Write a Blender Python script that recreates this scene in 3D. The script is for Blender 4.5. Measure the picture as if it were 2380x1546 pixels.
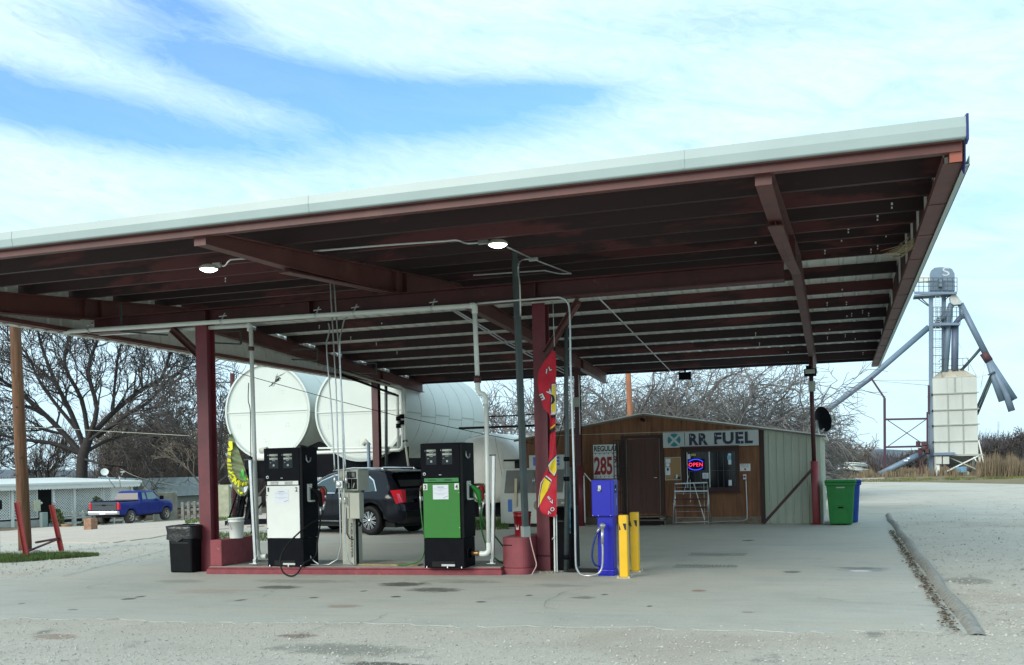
import bpy, bmesh, math, random
from math import sin, cos, tan, pi, radians, atan, atan2, sqrt, exp, floor
from mathutils import Vector, Matrix, noise as mnoise
for o in list(bpy.data.objects): bpy.data.objects.remove(o)
scene = bpy.context.scene
col = scene.collection
# ------------------------------------------------------------------ camera
YAW = atan(760/2306.); ROLL = radians(1.3); EYE = 1.65; FPX = 2306.; CX = 1190.; CY = 1085.
fw = Vector((-sin(YAW), cos(YAW), 0)); r0 = Vector((cos(YAW), sin(YAW), 0)); up = Vector((0, 0, 1))
cr = r0*cos(ROLL) - up*sin(ROLL); cu = r0*sin(ROLL) + up*cos(ROLL)
cam = bpy.data.cameras.new('camera'); camo = bpy.data.objects.new('camera', cam); col.objects.link(camo)
cam.sensor_width = 36; cam.lens = 36*FPX/2380.; cam.shift_y = (CY-773)/2380.; cam.clip_end = 6000; cam.clip_start = .1
mw = Matrix((cr, cu, -fw)).transposed().to_4x4(); mw.translation = Vector((0, 0, EYE)); camo.matrix_world = mw
scene.camera = camo
def ray(u, v): return fw + cr*((u-CX)/FPX) - cu*((v-CY)/FPX)
def gz(u, v, z=0.):                        # a point at height z
    d = ray(u, v); t = (z-EYE)/d.z; return Vector((d.x*t, d.y*t, z))
def wy(u, v, Y):                           # a point on the vertical plane y = Y
    d = ray(u, v); t = Y/d.y; return Vector((d.x*t, Y, EYE+d.z*t))
def wx(u, v, X):
    d = ray(u, v); t = X/d.x; return Vector((X, d.y*t, EYE+d.z*t))
def wd(u, v, D):                           # a point at distance D along the view axis
    d = ray(u, v); return Vector((d.x*D, d.y*D, EYE+d.z*D))
# ------------------------------------------------------------------ world and sun
SUN_EL = radians(25); SUN_AZ = radians(208)      # azimuth clockwise from +Y
world = bpy.data.worlds.new('World'); scene.world = world; world.use_nodes = True
nt = world.node_tree; N = nt.nodes; L = nt.links
for n in list(N): N.remove(n)
def nd(tree, typ, **kw):
    n = tree.nodes.new(typ)
    for k, v in kw.items():
        if k.startswith('i_'): n.inputs[int(k[2:])].default_value = v
        else: setattr(n, k, v)
    return n
def math_(tree, op, a, b=None, c=None, clamp=False):
    n = tree.nodes.new('ShaderNodeMath'); n.operation = op; n.use_clamp = clamp
    for i, x in enumerate((a, b, c)):
        if x is None: continue
        if isinstance(x, (int, float)): n.inputs[i].default_value = x
        else: tree.links.new(x, n.inputs[i])
    return n.outputs[0]
def mix_(tree, f, a, b, typ='MIX'):
    n = tree.nodes.new('ShaderNodeMixRGB'); n.blend_type = typ
    for i, x in enumerate((f, a, b)):
        if isinstance(x, (int, float)): n.inputs[i].default_value = x
        elif isinstance(x, tuple): n.inputs[i].default_value = (*x, 1) if len(x) == 3 else x
        else: tree.links.new(x, n.inputs[i])
    return n.outputs[0]
def ramp_(tree, x, stops):
    n = tree.nodes.new('ShaderNodeValToRGB'); tree.links.new(x, n.inputs[0])
    e = n.color_ramp.elements
    while len(e) < len(stops): e.new(.5)
    for el, (p, c) in zip(e, stops): el.position = p; el.color = (c, c, c, 1) if isinstance(c, (int, float)) else (*c, 1)
    return n.outputs[0]
tc = nd(nt, 'ShaderNodeTexCoord'); sep = nd(nt, 'ShaderNodeSeparateXYZ'); L.new(tc.outputs['Generated'], sep.inputs[0])
X_, Y_, Z_ = sep.outputs
az = math_(nt, 'MULTIPLY', math_(nt, 'ARCTAN2', X_, Y_), 57.2958)
el = math_(nt, 'MULTIPLY', math_(nt, 'ARCSINE', Z_), 57.2958)
cmb = nd(nt, 'ShaderNodeCombineXYZ')
L.new(math_(nt, 'MULTIPLY', math_(nt, 'ADD', az, math_(nt, 'MULTIPLY', el, .25)), .05), cmb.inputs[0])
L.new(math_(nt, 'MULTIPLY', math_(nt, 'ADD', el, math_(nt, 'MULTIPLY', az, .18)), .17), cmb.inputs[1])
def noise_(tree, vec, scale, detail=5, rough=.55, dist=0.):
    n = tree.nodes.new('ShaderNodeTexNoise'); n.inputs['Scale'].default_value = scale; n.inputs['Detail'].default_value = detail
    n.inputs['Roughness'].default_value = rough; n.inputs['Distortion'].default_value = dist
    if vec is not None: tree.links.new(vec, n.inputs['Vector'])
    return n.outputs['Fac']
n1 = noise_(nt, cmb.outputs[0], 1.3, 8, .62, .6)
n2 = noise_(nt, cmb.outputs[0], 3.2, 8, .65, .9)
def azel(u, v):
    d = ray(u, v).normalized(); return math.degrees(atan2(d.x, d.y)), math.degrees(math.asin(d.z))
blue = None
for (u, v, ru, rv, tilt, amt) in [(560, 165, 330, 50, .17, 1.0), (800, 205, 300, 44, .13, 1.0), (1120, 240, 300, 50, .0, 1.15), (40, 225, 460, 48, .1, 1.25), (420, 14, 130, 34, .15, 1.2),
                                 (820, 300, 170, 36, -.1, .5), (1270, 215, 130, 18, .05, .6), (240, 290, 420, 50, .1, .6), (1720, 55, 320, 45, .05, .42), (2320, 460, 170, 55, -.2, .42), (2100, 760, 200, 60, 0., .4), (1000, 330, 300, 40, 0., .3)]:
    a0, e0 = azel(u, v); sa = ru/FPX*57.3; se = rv/FPX*57.3
    da = math_(nt, 'SUBTRACT', az, a0); de = math_(nt, 'ADD', math_(nt, 'SUBTRACT', el, e0), math_(nt, 'MULTIPLY', da, tilt))
    q = math_(nt, 'ADD', math_(nt, 'POWER', math_(nt, 'ABSOLUTE', math_(nt, 'DIVIDE', da, sa)), 2.), math_(nt, 'POWER', math_(nt, 'ABSOLUTE', math_(nt, 'DIVIDE', de, se)), 2.))
    g = math_(nt, 'MULTIPLY', math_(nt, 'EXPONENT', math_(nt, 'MULTIPLY', q, -.75)), amt)
    blue = g if blue is None else math_(nt, 'ADD', blue, g)
m = math_(nt, 'ADD', math_(nt, 'MULTIPLY', blue, 1.0), math_(nt, 'MULTIPLY', math_(nt, 'SUBTRACT', n1, .5), .55))
m = math_(nt, 'ADD', m, math_(nt, 'MULTIPLY', math_(nt, 'SUBTRACT', n2, .5), 1.3))
n3 = noise_(nt, cmb.outputs[0], 9., 9, .72, 1.4)
m = math_(nt, 'ADD', m, math_(nt, 'MULTIPLY', math_(nt, 'SUBTRACT', n3, .5), 1.))
# open blue sky far from the part seen here, so light stays daylight-like
m = math_(nt, 'ADD', m, .05)
cover = ramp_(nt, math_(nt, 'MULTIPLY', m, .8), [(0.0, 1.), (.2, .88), (.5, .55), (1.0, .12)])
sky = nd(nt, 'ShaderNodeTexSky', sky_type='NISHITA', sun_disc=False, sun_elevation=SUN_EL, sun_rotation=SUN_AZ, altitude=200, air_density=1., dust_density=.6)
skyc = mix_(nt, 1., sky.outputs[0], (1.0, 1.6, 2.15), 'MULTIPLY')
shade = ramp_(nt, math_(nt, 'ADD', n2, math_(nt, 'MULTIPLY', n1, .4)), [(.5, (3.9, 6.2, 7.9)), (.82, (6.7, 8.3, 8.8))])
ccol = mix_(nt, ramp_(nt, math_(nt, 'MULTIPLY', el, 1/45.), [(0, .0), (.3, .75), (1, 1.)]), (5.4, 7.4, 8.5), shade)
out = mix_(nt, cover, skyc, ccol)
bg = nd(nt, 'ShaderNodeBackground'); bg.inputs[1].default_value = .115; L.new(out, bg.inputs[0])
wo = nd(nt, 'ShaderNodeOutputWorld'); L.new(bg.outputs[0], wo.inputs[0])
sl = bpy.data.lights.new('sun', 'SUN'); sl.energy = 2.3; sl.angle = radians(32); sl.color = (1, .93, .82)
so = bpy.data.objects.new('sun', sl); col.objects.link(so)
sd = Vector((sin(SUN_AZ)*cos(SUN_EL), cos(SUN_AZ)*cos(SUN_EL), sin(SUN_EL)))
so.rotation_euler = sd.to_track_quat('Z', 'Y').to_euler()
scene.view_settings.view_transform = 'Standard'; scene.view_settings.look = 'None'; scene.view_settings.exposure = .35; scene.view_settings.gamma = 1
scene.render.resolution_x = 1024; scene.render.resolution_y = 665
scene.render.engine = 'CYCLES'
# ------------------------------------------------------------------ materials
MATS = {}
def M(name, rgb, rough=.6, metal=0., var=.12, scale=4., bump=0., bscale=None, patch=None, emit=None, stretch=None, spec=None, coat=0., trans=0.):
    """procedural material; patch = (rgb, noise scale, threshold, softness)"""
    if name in MATS: return MATS[name]
    m = bpy.data.materials.new(name); m.use_nodes = True; t = m.node_tree; b = t.nodes['Principled BSDF']
    tcn = t.nodes.new('ShaderNodeTexCoord'); vec = tcn.outputs['Object']
    if stretch:
        mp = t.nodes.new('ShaderNodeMapping'); mp.inputs['Scale'].default_value = stretch; t.links.new(vec, mp.inputs[0]); vec = mp.outputs[0]
    f = noise_(t, vec, scale, 6, .6)
    lo = tuple(max(0, c*(1-var)) for c in rgb); hi = tuple(min(1, c*(1+var)) for c in rgb)
    c = mix_(t, ramp_(t, f, [(.3, 0.), (.7, 1.)]), lo, hi)
    if patch:
        pr, ps, th, sf = patch
        pf = noise_(t, vec, ps, 8, .65, .3)
        c = mix_(t, ramp_(t, pf, [(th, 0.), (min(1, th+sf), 1.)]), c, pr)
    t.links.new(c, b.inputs['Base Color']); b.inputs['Roughness'].default_value = rough; b.inputs['Metallic'].default_value = metal
    if spec is not None: b.inputs['Specular IOR Level'].default_value = spec
    if coat: b.inputs['Coat Weight'].default_value = coat; b.inputs['Coat Roughness'].default_value = .05
    if trans: b.inputs['Transmission Weight'].default_value = trans
    if bump:
        bn = t.nodes.new('ShaderNodeBump'); bn.inputs['Strength'].default_value = bump; bn.inputs['Distance'].default_value = .02
        t.links.new(noise_(t, vec, bscale or scale*4, 6, .6), bn.inputs['Height']); t.links.new(bn.outputs[0], b.inputs['Normal'])
    if emit:
        b.inputs['Emission Color'].default_value = (*emit[0], 1); b.inputs['Emission Strength'].default_value = emit[1]
    MATS[name] = m; return m
MAR = (.125, .026, .026)
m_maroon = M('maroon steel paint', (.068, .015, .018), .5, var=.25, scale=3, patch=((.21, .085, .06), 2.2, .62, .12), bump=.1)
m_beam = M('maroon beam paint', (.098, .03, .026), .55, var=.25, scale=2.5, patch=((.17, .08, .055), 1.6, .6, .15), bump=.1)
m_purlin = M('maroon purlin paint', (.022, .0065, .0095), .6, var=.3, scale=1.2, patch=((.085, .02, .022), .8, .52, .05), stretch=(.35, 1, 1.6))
m_column = M('column paint', (.15, .024, .034), .45, var=.2, scale=3, patch=((.3, .1, .09), 5, .68, .1))
m_galv = M('galvanised sheet', (.8, .81, .76), .5, .1, var=.1, scale=3, stretch=(1, .3, 1))
m_white_trim = M('white trim sheet', (.34, .42, .41), .4, 0, var=.04, scale=2)
m_cream = M('cream sheet', (.5, .53, .45), .45, 0, var=.05, scale=2)
m_island = M('island paint', (.24, .05, .062), .7, var=.2, scale=5, patch=((.3, .22, .18), 9, .62, .1), bump=.3)
m_blockp = M('block paint', (.24, .052, .065), .65, var=.18, scale=4, patch=((.42, .2, .18), 7, .68, .1), bump=.15)
m_conc = M('worn concrete', (.3, .31, .28), .85, var=.2, scale=6, bump=.3)
m_pvc = M('white plastic pipe', (.66, .7, .66), .35, var=.06, scale=3)
m_steel = M('galvanised steel', (.55, .58, .58), .32, .75, var=.12, scale=9)
m_dark_steel = M('dark green steel', (.055, .075, .075), .5, .2, var=.2, scale=6)
m_black = M('black paint', (.005, .006, .009), .5, var=.2, scale=6, bump=.04, spec=.06)
m_blackm = M('black matt plastic', (.008, .009, .011), .6, var=.2, scale=6, spec=.1)
m_rubber = M('black rubber', (.01, .01, .011), .6, var=.2, spec=.2)
m_white = M('white paint', (.74, .77, .73), .5, var=.04)
m_white2 = M('white tank paint', (.56, .61, .57), .42, var=.05, scale=.8, patch=((.52, .5, .4), 1.3, .7, .2))
m_red = M('red enamel', (.3, .01, .018), .4, var=.15)
m_redpost = M('red post paint', (.33, .03, .025), .5, var=.2, patch=((.3, .03, .04), 3, .55, .1))
m_green = M('green pump enamel', (.006, .17, .006), .45, var=.05, scale=2)
m_dkgreen = M('green band', (.02, .2, .05), .5)
m_blue = M('blue enamel', (.002, .006, .42), .35, var=.08)
m_yellow = M('yellow enamel', (.85, .5, .012), .4, var=.06)
m_fmgrey = M('putty enamel', (.42, .43, .36), .5, var=.05)
m_wood_wall = M('stained plywood', (.19, .078, .033), .7, var=.4, scale=3, stretch=(5, 5, .5), bump=.25, bscale=10, patch=((.28, .14, .06), 3., .6, .2))
m_wood_dark = M('dark stained wood', (.045, .017, .014), .65, var=.25, scale=4, stretch=(1, 1, .3))
m_door = M('door paint', (.07, .02, .013), .5, var=.1)
m_pole = M('weathered pole wood', (.13, .062, .03), .85, var=.45, scale=4, stretch=(4, 4, .35), bump=.6, bscale=14)
m_pole2 = M('orange pole wood', (.3, .12, .06), .85, var=.3, scale=4, stretch=(4, 4, .35), bump=.4)
m_bark = M('dark bark', (.045, .038, .035), .9, var=.35, scale=8, bump=.4)
m_bark_grey = M('grey bark', (.13, .115, .1), .9, var=.35, scale=8)
m_twig = M('dark twigs', (.065, .056, .052), .9, var=.3)
m_twig_grey = M('grey twigs', (.165, .155, .148), .9, var=.3, scale=1.5)
m_twig_tan = M('tan twigs', (.2, .165, .125), .9, var=.3, scale=1.5)
m_glass = M('dark glass', (.008, .01, .013), .08, 0, var=.05, spec=.35)
m_chrome = M('chrome', (.75, .76, .78), .12, 1., var=.03)
m_lamp_on = M('lit lamp lens', (.9, .95, 1), .3, emit=((.9, .97, 1), 7.))
m_silo = M('silo white paint', (.5, .53, .49), .55, var=.12, scale=.5, patch=((.3, .18, .1), .8, .73, .1), stretch=(1, 1, .35))
m_spout = M('blue grey galvanised', (.15, .21, .28), .5, .1, var=.12, scale=1)
m_rust = M('rusty steel', (.07, .03, .035), .7, var=.3, scale=2)
m_curb = M('curb asphalt', (.3, .3, .275), .95, var=.3, scale=14, bump=.8, bscale=60)
m_text_black = M('black lettering', (.01, .011, .02), .5)
m_text_navy = M('navy lettering', (.012, .018, .045), .5, var=.2, scale=12)
m_text_red = M('red lettering', (.33, .012, .02), .5)
m_text_white = M('white lettering', (.8, .82, .82), .5)
m_text_blue = M('blue lettering', (.03, .15, .48), .5)
m_teal = M('teal emblem', (.015, .22, .23), .5)
m_paper = M('white paper', (.72, .76, .82), .7, var=.03)
m_ink = M('grey ink', (.2, .22, .28), .7)
m_cork = M('cork board', (.36, .22, .1), .9, var=.15, scale=60)
m_brass = M('worn brass', (.28, .17, .07), .4, .8, var=.2)
m_lcd = M('display panel', (.36, .4, .33), .3, var=.1)
# ------------------------------------------------------------------ mesh helpers
class MB:
    def __init__(s): s.v = []; s.f = []; s.sm = []; s.mi = []; s.cur = 0
    def add(s, vs, fs, smooth=False):
        o = len(s.v); s.v += [tuple(p) for p in vs]; s.f += [tuple(i+o for i in f) for f in fs]; s.sm += [smooth]*len(fs); s.mi += [s.cur]*len(fs); return s
    def box(s, c, d, rz=0, M_=None):
        x, y, z = d[0]/2, d[1]/2, d[2]/2
        vs = [Vector((i*x, j*y, k*z)) for i in (-1, 1) for j in (-1, 1) for k in (-1, 1)]
        R_ = M_ if M_ is not None else Matrix.Rotation(rz, 3, 'Z')
        vs = [R_ @ p + Vector(c) for p in vs]
        return s.add(vs, [(0, 1, 3, 2), (4, 6, 7, 5), (0, 4, 5, 1), (2, 3, 7, 6), (0, 2, 6, 4), (1, 5, 7, 3)])
    def box2(s, a, b):
        return s.box([(a[i]+b[i])/2 for i in range(3)], [abs(b[i]-a[i]) for i in range(3)])
    def bar(s, a, b, w, h=None, roll=None):
        """rectangular bar from a to b: w across, h along the up side"""
        a = Vector(a); b = Vector(b); h = h or w; d = (b-a); ln = d.length; d.normalize()
        ref = Vector((0, 0, 1)) if abs(d.z) < .95 else Vector((0, 1, 0))
        if roll is not None: ref = Vector(roll)
        sx = d.cross(ref).normalized(); sz = sx.cross(d)
        vs = []
        for p in (a, b):
            for i, j in ((-1, -1), (1, -1), (1, 1), (-1, 1)): vs.append(p + sx*(i*w/2) + sz*(j*h/2))
        return s.add(vs, [(3, 2, 1, 0), (4, 5, 6, 7), (0, 1, 5, 4), (1, 2, 6, 5), (2, 3, 7, 6), (3, 0, 4, 7)])
    def tube(s, pts, r, n=10, cap=True, smooth=True):
        pts = [Vector(p) for p in pts]; rs = r if isinstance(r, (list, tuple)) else [r]*len(pts)
        base = len(s.v); k = len(pts); vs = []; prev = None
        for i, p in enumerate(pts):
            d = (pts[min(i+1, k-1)] - pts[max(i-1, 0)])
            if d.length < 1e-9: d = Vector((0, 0, 1))
            d.normalize()
            if prev is None:
                ref = Vector((0, 0, 1)) if abs(d.z) < .9 else Vector((1, 0, 0)); a = d.cross(ref).normalized()
            else:
                a = prev - d*prev.dot(d)
                if a.length < 1e-6: a = d.orthogonal()
                a.normalize()
            prev = a; b = d.cross(a)
            for j in range(n): t = 2*pi*j/n; vs.append(p + (a*cos(t) + b*sin(t))*rs[i])
        fs = []
        for i in range(k-1):
            for j in range(n): j2 = (j+1) % n; fs.append((i*n+j, i*n+j2, (i+1)*n+j2, (i+1)*n+j))
        s.add(vs, fs, smooth)
        if cap: s.f += [tuple(base+j for j in reversed(range(n))), tuple(base+(k-1)*n+j for j in range(n))]; s.sm += [False]*2; s.mi += [s.cur]*2
        return s
    def lathe(s, c, prof, n=24, axis='Z', smooth=True, caps=True):
        """prof = [(r, h)...] about an axis through c"""
        vs = []; c = Vector(c)
        for r, h in prof:
            for j in range(n):
                t = 2*pi*j/n; a, b = r*cos(t), r*sin(t)
                vs.append(c + (Vector((a, b, h)) if axis == 'Z' else Vector((h, a, b)) if axis == 'X' else Vector((a, h, b))))
        fs = [(i*n+j, i*n+(j+1) % n, (i+1)*n+(j+1) % n, (i+1)*n+j) for i in range(len(prof)-1) for j in range(n)]
        s.add(vs, fs, smooth)
        if not caps: return s
        if prof[0][0] > 1e-6: s.add(vs[:n], [tuple(reversed(range(n)))])
        if prof[-1][0] > 1e-6: s.add(vs[-n:], [tuple(range(n))])
        return s
    def prism(s, poly, ax, a, b):
        """poly: 2-D points; ax: axis it is extruded along ('X': poly=(y,z), 'Y': (x,z), 'Z': (x,y))"""
        def q(p, t): return (t, p[0], p[1]) if ax == 'X' else (p[0], t, p[1]) if ax == 'Y' else (p[0], p[1], t)
        n = len(poly); vs = [q(p, a) for p in poly] + [q(p, b) for p in poly]
        fs = [tuple(range(n)), tuple(reversed(range(n, 2*n)))] + [(i, n+i, n+(i+1) % n, (i+1) % n) for i in range(n)]
        return s.add(vs, fs)
    def quad(s, *p): return s.add(p, [tuple(range(len(p)))])
    def build(s, name, mat, parent=None, loc=None, bevel=0., mats=None, fix=True):
        me = bpy.data.meshes.new(name); off = Vector(loc) if loc is not None else None
        vs = s.v if off is None else [tuple(Vector(p)-off) for p in s.v]
        me.from_pydata(vs, [], s.f); me.update()
        for p_, sm, mi in zip(me.polygons, s.sm, s.mi): p_.use_smooth = sm; p_.material_index = mi
        if fix:
            bm = bmesh.new(); bm.from_mesh(me); bmesh.ops.recalc_face_normals(bm, faces=bm.faces); bm.to_mesh(me); bm.free()
        for x in (mats or [mat]): me.materials.append(x)
        o = bpy.data.objects.new(name, me); col.objects.link(o)
        if off is not None: o.location = off
        if parent is not None:
            o.parent = parent
            if off is None and parent.get('_base') is not None: pass
        if bevel:
            b = o.modifiers.new('bevel', 'BEVEL'); b.width = bevel; b.segments = 2; b.limit_method = 'ANGLE'; b.angle_limit = radians(50)
        return o
def tag(o, label=None, cat=None, group=None, kind=None):
    if label: o['label'] = label
    if cat: o['category'] = cat
    if group: o['group'] = group
    if kind: o['kind'] = kind
    return o
class Thing:
    """an Empty at the thing's base; parts are built in world coordinates and stored relative to it"""
    def __init__(s, name, label, cat, base, rz=0, group=None):
        s.o = bpy.data.objects.new(name, None); col.objects.link(s.o); s.o.empty_display_size = .2
        s.o.matrix_world = Matrix.Translation(Vector(base)) @ Matrix.Rotation(rz, 4, 'Z'); s.inv = s.o.matrix_world.inverted(); tag(s.o, label, cat, group)
    def part(s, mb, name, mat, local=False, parent=None, **kw):
        if not local: mb.v = [tuple(s.inv @ Vector(p)) for p in mb.v]
        return mb.build(name, mat, parent or s.o, **kw)
def kids(o): return [c for c in col.objects if c.parent == o]
def copy_tree(o, parent=None):
    c = o.copy(); col.objects.link(c); c.parent = parent
    for ch in kids(o): copy_tree(ch, c)
    return c
def text_mb(body, height, origin, xdir=(1, 0, 0), ydir=(0, 0, 1), depth=.004, width=None, align='LEFT', bold=0., squash=None, mb=None, shear=0., spacing=1.):
    """lettering as mesh; origin = lower-left corner; fitted to height (and width)"""
    cu_ = bpy.data.curves.new('t', 'FONT'); cu_.body = body; cu_.size = 1; cu_.extrude = 0; cu_.offset = bold; cu_.resolution_u = 3; cu_.shear = shear; cu_.space_character = spacing; cu_.space_line = .82
    ob = bpy.data.objects.new('t', cu_); col.objects.link(ob)
    dg = bpy.context.evaluated_depsgraph_get(); me = bpy.data.meshes.new_from_object(ob.evaluated_get(dg))
    vs = [v.co.copy() for v in me.vertices]; fs = [tuple(p.vertices) for p in me.polygons]
    bpy.data.objects.remove(ob); bpy.data.meshes.remove(me)
    x0 = min(v.x for v in vs); x1 = max(v.x for v in vs); y0 = min(v.y for v in vs); y1 = max(v.y for v in vs)
    sy = height/(y1-y0); sx = (width/(x1-x0)) if width else sy
    if align == 'CENTER': sh = -(x1-x0)*sx/2
    elif align == 'RIGHT': sh = -(x1-x0)*sx
    else: sh = 0
    O = Vector(origin); xd = Vector(xdir).normalized(); yd = Vector(ydir).normalized(); nd_ = xd.cross(yd)
    P = [O + xd*((v.x-x0)*sx+sh) + yd*((v.y-y0)*sy) + nd_*depth for v in vs]
    mb = mb or MB(); mb.add(P, fs); return mb
# ================================================================== terrain
def sstep(a, b, x): t = max(0, min(1, (x-a)/(b-a))); return t*t*(3-2*t)
def h(x, y):
    return -min(.043*max(0, -x-16.5)*sstep(-14, -24, x), .98)-.045*min(8, max(0, y-41))*sstep(-25, -35, x)
def gt(u, v):                              # a point on the terrain
    d = ray(u, v); t = 5.
    for _ in range(4000):
        if EYE+d.z*t <= h(d.x*t, d.y*t): break
        t *= 1.002
    return Vector((d.x*t, d.y*t, h(d.x*t, d.y*t)))
def sheet(name, poly, step, off, mat, hf=h, thick=0.):
    bm = bmesh.new(); f = bm.faces.new([bm.verts.new((x, y, 0)) for x, y in poly])
    for ax in (0, 1):
        lo = min(p[ax] for p in poly); hi = max(p[ax] for p in poly); k = lo+step
        while k < hi:
            n = [0, 0, 0]; n[ax] = 1; c = [0, 0, 0]; c[ax] = k
            bmesh.ops.bisect_plane(bm, geom=bm.verts[:]+bm.edges[:]+bm.faces[:], plane_co=c, plane_no=n); k += step
    for v in bm.verts: v.co.z = hf(v.co.x, v.co.y) + off
    bm.normal_update()
    for f in bm.faces:
        if f.normal.z < 0: f.normal_flip()
    if thick:
        r = bmesh.ops.extrude_face_region(bm, geom=bm.faces[:])
        for v in [g for g in r['geom'] if isinstance(g, bmesh.types.BMVert)]: v.co.z -= thick
        bmesh.ops.recalc_face_normals(bm, faces=bm.faces)
    me = bpy.data.meshes.new(name); bm.to_mesh(me); bm.free(); me.materials.append(mat)
    o = bpy.data.objects.new(name, me); col.objects.link(o); return tag(o, kind='structure')
def ground_mat(name, base, dark, light, fine=38, stains=(), streak=None, bumps=.6, patches=None, rough=.95, bd=.03, fscale=None):
    m = bpy.data.materials.new(name); m.use_nodes = True; t = m.node_tree; b = t.nodes['Principled BSDF']
    geo = t.nodes.new('ShaderNodeNewGeometry'); pos = geo.outputs['Position']
    c = mix_(t, ramp_(t, noise_(t, pos, .35, 6, .6), [(.35, 0.), (.68, 1.)]), base, light)
    c = mix_(t, ramp_(t, noise_(t, pos, 1.3, 7, .65), [(.5, 0.), (.75, .55)]), c, dark)
    fn = noise_(t, pos, fine, 4, .75)
    c = mix_(t, ramp_(t, fn, [(.33, .45), (.5, 0.)]), c, tuple(x*.45 for x in base))
    c = mix_(t, ramp_(t, fn, [(.58, 0.), (.75, .45)]), c, tuple(min(1, x*1.3) for x in light))
    if streak:
        mp = t.nodes.new('ShaderNodeMapping'); mp.inputs['Scale'].default_value = (.25, 1.6, 1); mp.inputs['Rotation'].default_value = (0, 0, .12); t.links.new(pos, mp.inputs[0])
        c = mix_(t, ramp_(t, noise_(t, mp.outputs[0], 1.4, 7, .65, .5), [(.38, 0.), (.7, .7)]), c, streak)
        c = mix_(t, ramp_(t, noise_(t, mp.outputs[0], 4., 6, .65, .5), [(.5, 0.), (.8, .6)]), c, dark)
    wob = noise_(t, pos, 5., 5, .7)
    for (x, y, rx, ry, cc, a) in stains:
        sp = t.nodes.new('ShaderNodeSeparateXYZ'); t.links.new(pos, sp.inputs[0])
        q = math_(t, 'ADD', math_(t, 'POWER', math_(t, 'ABSOLUTE', math_(t, 'DIVIDE', math_(t, 'SUBTRACT', sp.outputs[0], x), rx)), 2.), math_(t, 'POWER', math_(t, 'ABSOLUTE', math_(t, 'DIVIDE', math_(t, 'SUBTRACT', sp.outputs[1], y), ry)), 2.))
        q = math_(t, 'ADD', q, math_(t, 'MULTIPLY', math_(t, 'SUBTRACT', wob, .5), 2.6))
        c = mix_(t, ramp_(t, q, [(.35, a), (1., 0.)]), c, cc)
    if patches:
        for (cc, sc, th, sf) in patches: c = mix_(t, ramp_(t, noise_(t, pos, sc, 7, .65, .4), [(th, 0.), (th+sf, .85)]), c, cc)
    t.links.new(c, b.inputs['Base Color']); b.inputs['Roughness'].default_value = rough; b.inputs['Specular IOR Level'].default_value = .25
    bn = t.nodes.new('ShaderNodeBump'); bn.inputs['Strength'].default_value = bumps; bn.inputs['Distance'].default_value = bd
    t.links.new(noise_(t, pos, fscale or fine*.8, 5, .75), bn.inputs['Height']); t.links.new(bn.outputs[0], b.inputs['Normal'])
    return m
oil = (.06, .06, .055); rst = (.26, .15, .1)
def stn(u, v, ru, rv, c, a):
    p = gz(u, v); q = gz(u+ru, v); w = gz(u, v-rv); return (p.x, p.y, abs(q.x-p.x)*1.1, abs(w.y-p.y), c, a)
m_gravel = ground_mat('gravel ground', (.5, .475, .415), (.37, .355, .31), (.57, .54, .47), fine=30, bumps=.6, bd=.035, patches=[((.42, .37, .3), .22, .52, .12), ((.2, .21, .19), .8, .62, .08), ((.46, .36, .27), 1.1, .66, .05)],
                      stains=[stn(130, 1480, 60, 8, rst, .6), stn(690, 1478, 50, 7, (.17, .11, .08), .7), stn(800, 1510, 190, 16, (.15, .16, .14), .6), stn(900, 1545, 120, 7, (.04, .045, .04), .8), stn(2250, 1350, 60, 9, (.14, .14, .12), .6)])
m_slab = ground_mat('concrete slab', (.43, .45, .415), (.31, .335, .31), (.52, .52, .47), fine=55, streak=(.49, .465, .4), bumps=.3, bd=.012, rough=.85, patches=[((.5, .47, .4), .45, .55, .12), ((.25, .27, .25), .9, .66, .1), ((.16, .165, .15), 3.2, .73, .04)],
                    stains=[stn(650, 1366, 55, 5, oil, .75), stn(935, 1359, 62, 6, oil, .85), stn(1010, 1372, 66, 6, oil, .75), stn(730, 1390, 12, 2, oil, .8), stn(920, 1388, 14, 2, oil, .9), stn(800, 1410, 42, 5, rst, .5), stn(300, 1393, 16, 3, oil, .8), stn(325, 1388, 12, 3, oil, .8), stn(170, 1418, 14, 2, oil, .6), stn(50, 1404, 6, 2, oil, .8),
                            stn(480, 1375, 90, 7, (.4, .3, .22), .4), stn(1625, 1374, 22, 3, rst, .7), stn(1740, 1424, 18, 2.4, rst, .6), stn(1355, 1390, 30, 4, oil, .5), stn(1405, 1383, 10, 2, oil, .8), stn(1840, 1330, 24, 3, oil, .7), stn(1510, 1410, 7, 2, oil, .9), stn(1740, 1257, 16, 1.5, oil, .85), stn(2010, 1325, 60, 5, (.2, .23, .25), .6), stn(1990, 1321, 70, 2, oil, .5), stn(2000, 1328, 26, 2, (.8, .84, .88), .8), stn(1640, 1318, 40, 3, (.26, .25, .2), .6), stn(1670, 1290, 28, 2, (.26, .25, .2), .6), stn(560, 1396, 12, 3, oil, .7), stn(700, 1352, 130, 5, (.2, .2, .18), .5), stn(1060, 1352, 120, 5, (.2, .2, .18), .5), stn(1290, 1362, 70, 4, (.22, .22, .2), .5), stn(420, 1352, 60, 5, (.22, .21, .19), .45), stn(1120, 1400, 14, 2, oil, .8), stn(845, 1375, 9, 2, oil, .8), stn(1230, 1385, 9, 2, oil, .8), stn(1275, 1345, 120, 6, (.4, .33, .27), .35)])
m_road = ground_mat('pale road', (.52, .45, .38), (.42, .37, .31), (.6, .53, .46), fine=12, bumps=.4, streak=(.45, .4, .33))
m_field = ground_mat('dry field', (.2, .17, .1), (.1, .1, .05), (.3, .25, .15), fine=3, bumps=1., bd=.2)
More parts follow.
